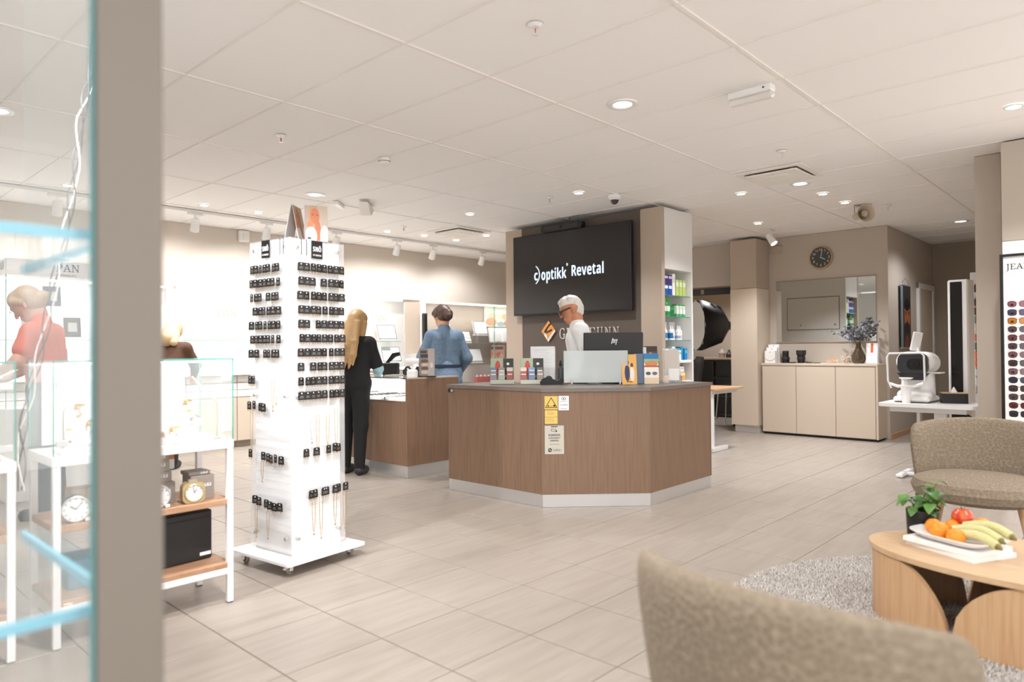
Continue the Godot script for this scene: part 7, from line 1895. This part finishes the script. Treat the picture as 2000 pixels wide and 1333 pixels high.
func people() -> void:
	# man behind the reception counter
	var cm := {"h": 1.68, "skin": "c98866", "lean": 7.0, "nod": 16.0, "wide": 1.12, "arms": [[Vector3(0.26, 1.1, -0.03), Vector3(0.21, 0.95, 0.13)], [Vector3(-0.26, 1.1, -0.03), Vector3(-0.21, 0.95, 0.13)]], "sleeve": 1.95, "loose": 0.022, "top": col("f2f1ef", 0.75), "trousers": col("4a4a52", 0.8), "hairc": "e4dfd6", "hair": [[Vector3(0, 0.158, -0.03), Vector3(0, 0.17, 0.02), 0.082, 0.072], [Vector3(0, 0.11, -0.05), Vector3(0, 0.135, -0.045), 0.07, 0.074], [Vector3(-0.035, 0.222, 0.045), Vector3(0.035, 0.222, 0.045), 0.022, 0.022], [Vector3(-0.05, 0.205, 0.0), Vector3(0.0, 0.228, 0.01), 0.028, 0.024], [Vector3(0.05, 0.205, -0.02), Vector3(0.0, 0.225, -0.03), 0.028, 0.024], [Vector3(-0.03, 0.212, 0.075), Vector3(0.03, 0.216, 0.072), 0.016, 0.015], [Vector3(0, 0.06, -0.065), Vector3(0, 0.1, -0.065), 0.036, 0.045]]}
	var man := figure("white-haired man in white shirt and black glasses behind the counter", Vector3(5.05, 0, -3.82), -137, cm)
	var Hd: Transform3D = cm.Hd
	var gl := Node3D.new()
	gl.name = "glasses"
	man.add_child(gl)
	gl.transform = Transform3D(cm.hb, Hd * (Vector3(0, 0.124, 0.0)))
	for x: float in [-1.0, 1.0]:
		bx(gl, "lens", M.blackg, Vector3(x * 0.036, -0.004, 0.113), Vector3(0.056, 0.042, 0.006), Vector3(0, x * 8, 0), 0.003)
		bx(gl, "temple", M.black, Vector3(x * 0.078, 0.008, 0.055), Vector3(0.005, 0.014, 0.13), Vector3(0, 0, 0), 0.001)
	bx(gl, "bridge", M.black, Vector3(0, 0.008, 0.116), Vector3(0.02, 0.008, 0.006))
	# woman in the denim dress
	var cd := {"h": 1.7, "wide": 0.9, "skin": "d09c7c", "lean": 5.0, "nod": 18.0, "look": 25.0, "arms": [[Vector3(0.25, 1.12, 0.05), Vector3(0.2, 1.0, 0.27)], [Vector3(-0.25, 1.1, -0.02), Vector3(-0.2, 0.93, 0.16)]], "sleeve": 1.9, "loose": 0.02, "top": M.denim, "skirt": M.denim, "hairc": "4a3022", "hair": cap_hair([[Vector3(0, 0.09, -0.12), Vector3(0.01, 0.06, -0.13), 0.05, 0.045], [Vector3(0, 0.14, -0.1), Vector3(0, 0.1, -0.12), 0.04, 0.05], [Vector3(-0.07, 0.12, 0.0), Vector3(-0.06, 0.16, 0.03), 0.03, 0.04], [Vector3(0.07, 0.12, 0.0), Vector3(0.06, 0.16, 0.03), 0.03, 0.04]])}
	var dn := figure("woman in a belted blue denim dress with dark pinned-up hair", Vector3(5.2, 0, -5.87), 152, cd)
	put(dn, "belt", lathe_mesh([Vector2(0.145, -0.02), Vector2(0.15, -0.015), Vector2(0.15, 0.015), Vector2(0.145, 0.02)], 28), col("2c3a52", 0.6), Vector3(0, 1.015, 0.005)).scale = Vector3(1.26, 1, 0.98)
	put(dn, "collar", lathe_mesh([Vector2(0.08, 0), Vector2(0.066, 0.04), Vector2(0.062, 0.038)], 20), M.denim, Vector3(0, 1.41, 0.035))
	for k in 11:
		var a := TAU * k / 11.0
		tube(dn, "pleat", M.denim, [Vector3(cos(a) * 0.178, 0.8, sin(a) * 0.178), Vector3(cos(a) * 0.24, 0.45, sin(a) * 0.24)], 0.014, 6, 0.022)
	# teenager in black with long fair hair
	var long := cap_hair([[Vector3(0, 0.12, -0.05), Vector3(0, -0.2, -0.06), 0.088, 0.085], [Vector3(-0.085, 0.1, 0.0), Vector3(-0.09, -0.2, 0.03), 0.03, 0.026], [Vector3(0.085, 0.1, 0.0), Vector3(0.09, -0.2, 0.03), 0.03, 0.026]])
	for k in 8:
		var x := -0.1 + 0.2 * k / 7.0
		var w := 0.012 * sin(k * 2.3)
		var e := -0.4 - 0.05 * fmod(k * 0.618, 1.0)
		long.append([Vector3(x * 0.6, 0.06, -0.085), Vector3(x + w, -0.16, -0.09), 0.035, 0.03])
		long.append([Vector3(x + w, -0.16, -0.09), Vector3(x * 1.1 - w, -0.3, -0.075), 0.03, 0.027])
		long.append([Vector3(x * 1.1 - w, -0.3, -0.075), Vector3(x + w * 1.5, e, -0.045), 0.027, 0.01])
	var ct := {"h": 1.6, "skin": "d8a98a", "lean": 9.0, "nod": 16.0, "look": -12.0, "wide": 0.95, "arms": [[Vector3(0.24, 1.08, 0.1), Vector3(0.14, 1.02, 0.33)], [Vector3(-0.24, 1.08, 0.1), Vector3(-0.14, 1.02, 0.33)]], "sleeve": 0.85, "loose": 0.02, "top": mat("blackcloth", "171617", 0.85), "trousers": mat("blackcloth", "171617", 0.85), "shoe": M.charcoal, "step": 0.04, "hairc": "b58f5e", "hair": long}
	var tn := figure("teenager in black with long fair hair leaning on the till counter", Vector3(3.89, 0, -5.74), 122, ct)
	for k in 2:
		var e: Vector3 = ct.arms[k][0] * (1.6 / 1.7)
		var w: Vector3 = ct.arms[k][1] * (1.6 / 1.7)
		put(tn, "blue_sleeve", blob([{"bones": [[e, e.lerp(w, 0.75), 0.055, 0.045]], "cell": 0.012, "k": 0.01}]), col("9fc0c8", 0.8))
	# blonde woman in brown
	var cb := {"h": 1.6, "skin": "d8a98a", "lean": 27.0, "nod": 14.0, "arms": [[Vector3(0.26, 1.12, 0.22), Vector3(0.18, 1.0, 0.42)], [Vector3(-0.26, 1.12, 0.22), Vector3(-0.18, 1.0, 0.42)]], "sleeve": 1.9, "loose": 0.016, "top": col("5a3c2a", 0.85), "trousers": col("2c2a2c", 0.85), "hairc": "d9b988", "hair": cap_hair([[Vector3(0, 0.12, -0.06), Vector3(0, -0.08, -0.1), 0.09, 0.09], [Vector3(0.06, 0.0, -0.08), Vector3(0.08, -0.14, -0.1), 0.05, 0.04], [Vector3(-0.06, 0.0, -0.08), Vector3(-0.08, -0.14, -0.1), 0.05, 0.04]])}
	figure("blonde woman in a brown top bending towards the lit back wall", Vector3(2.78, 0, -7.46), 140, cb)
	# woman in coral
	var cc := {"h": 1.7, "skin": "dba187", "lean": 8.0, "nod": 34.0, "arms": [[Vector3(0.26, 1.14, 0.1), Vector3(0.18, 1.02, 0.33)], [Vector3(-0.26, 1.14, 0.1), Vector3(-0.18, 1.02, 0.33)]], "sleeve": 0.6, "loose": 0.024, "top": col("e06a4e", 0.8), "trousers": col("3a3c48", 0.85), "hairc": "bfa283", "hair": cap_hair([[Vector3(0, 0.1, -0.1), Vector3(0, 0.09, -0.12), 0.045, 0.045], [Vector3(-0.07, 0.13, 0.0), Vector3(-0.06, 0.17, 0.04), 0.03, 0.035], [Vector3(0.07, 0.13, 0.0), Vector3(0.06, 0.17, 0.04), 0.03, 0.035]])}
	var co := figure("woman in a coral shirt looking down, seen through the showcase glass", Vector3(1.42, 0, -5.95), -125, cc)
	var H2: Transform3D = cc.Hd
	var g2 := Node3D.new()
	g2.name = "glasses"
	co.add_child(g2)
	g2.transform = Transform3D(cc.hb, H2 * (Vector3(0, 0.124, 0)))
	for x: float in [-1.0, 1.0]:
		tube(g2, "rim", M.greyd, arc(Vector3(x * 0.034, -0.006, 0.108), Vector3.RIGHT, Vector3.UP, 0.022, 0, 360, 14), 0.0018, 5)
		tube(g2, "temple", M.greyd, [Vector3(x * 0.058, 0, 0.105), Vector3(x * 0.08, 0.002, -0.01)], 0.0018, 5)
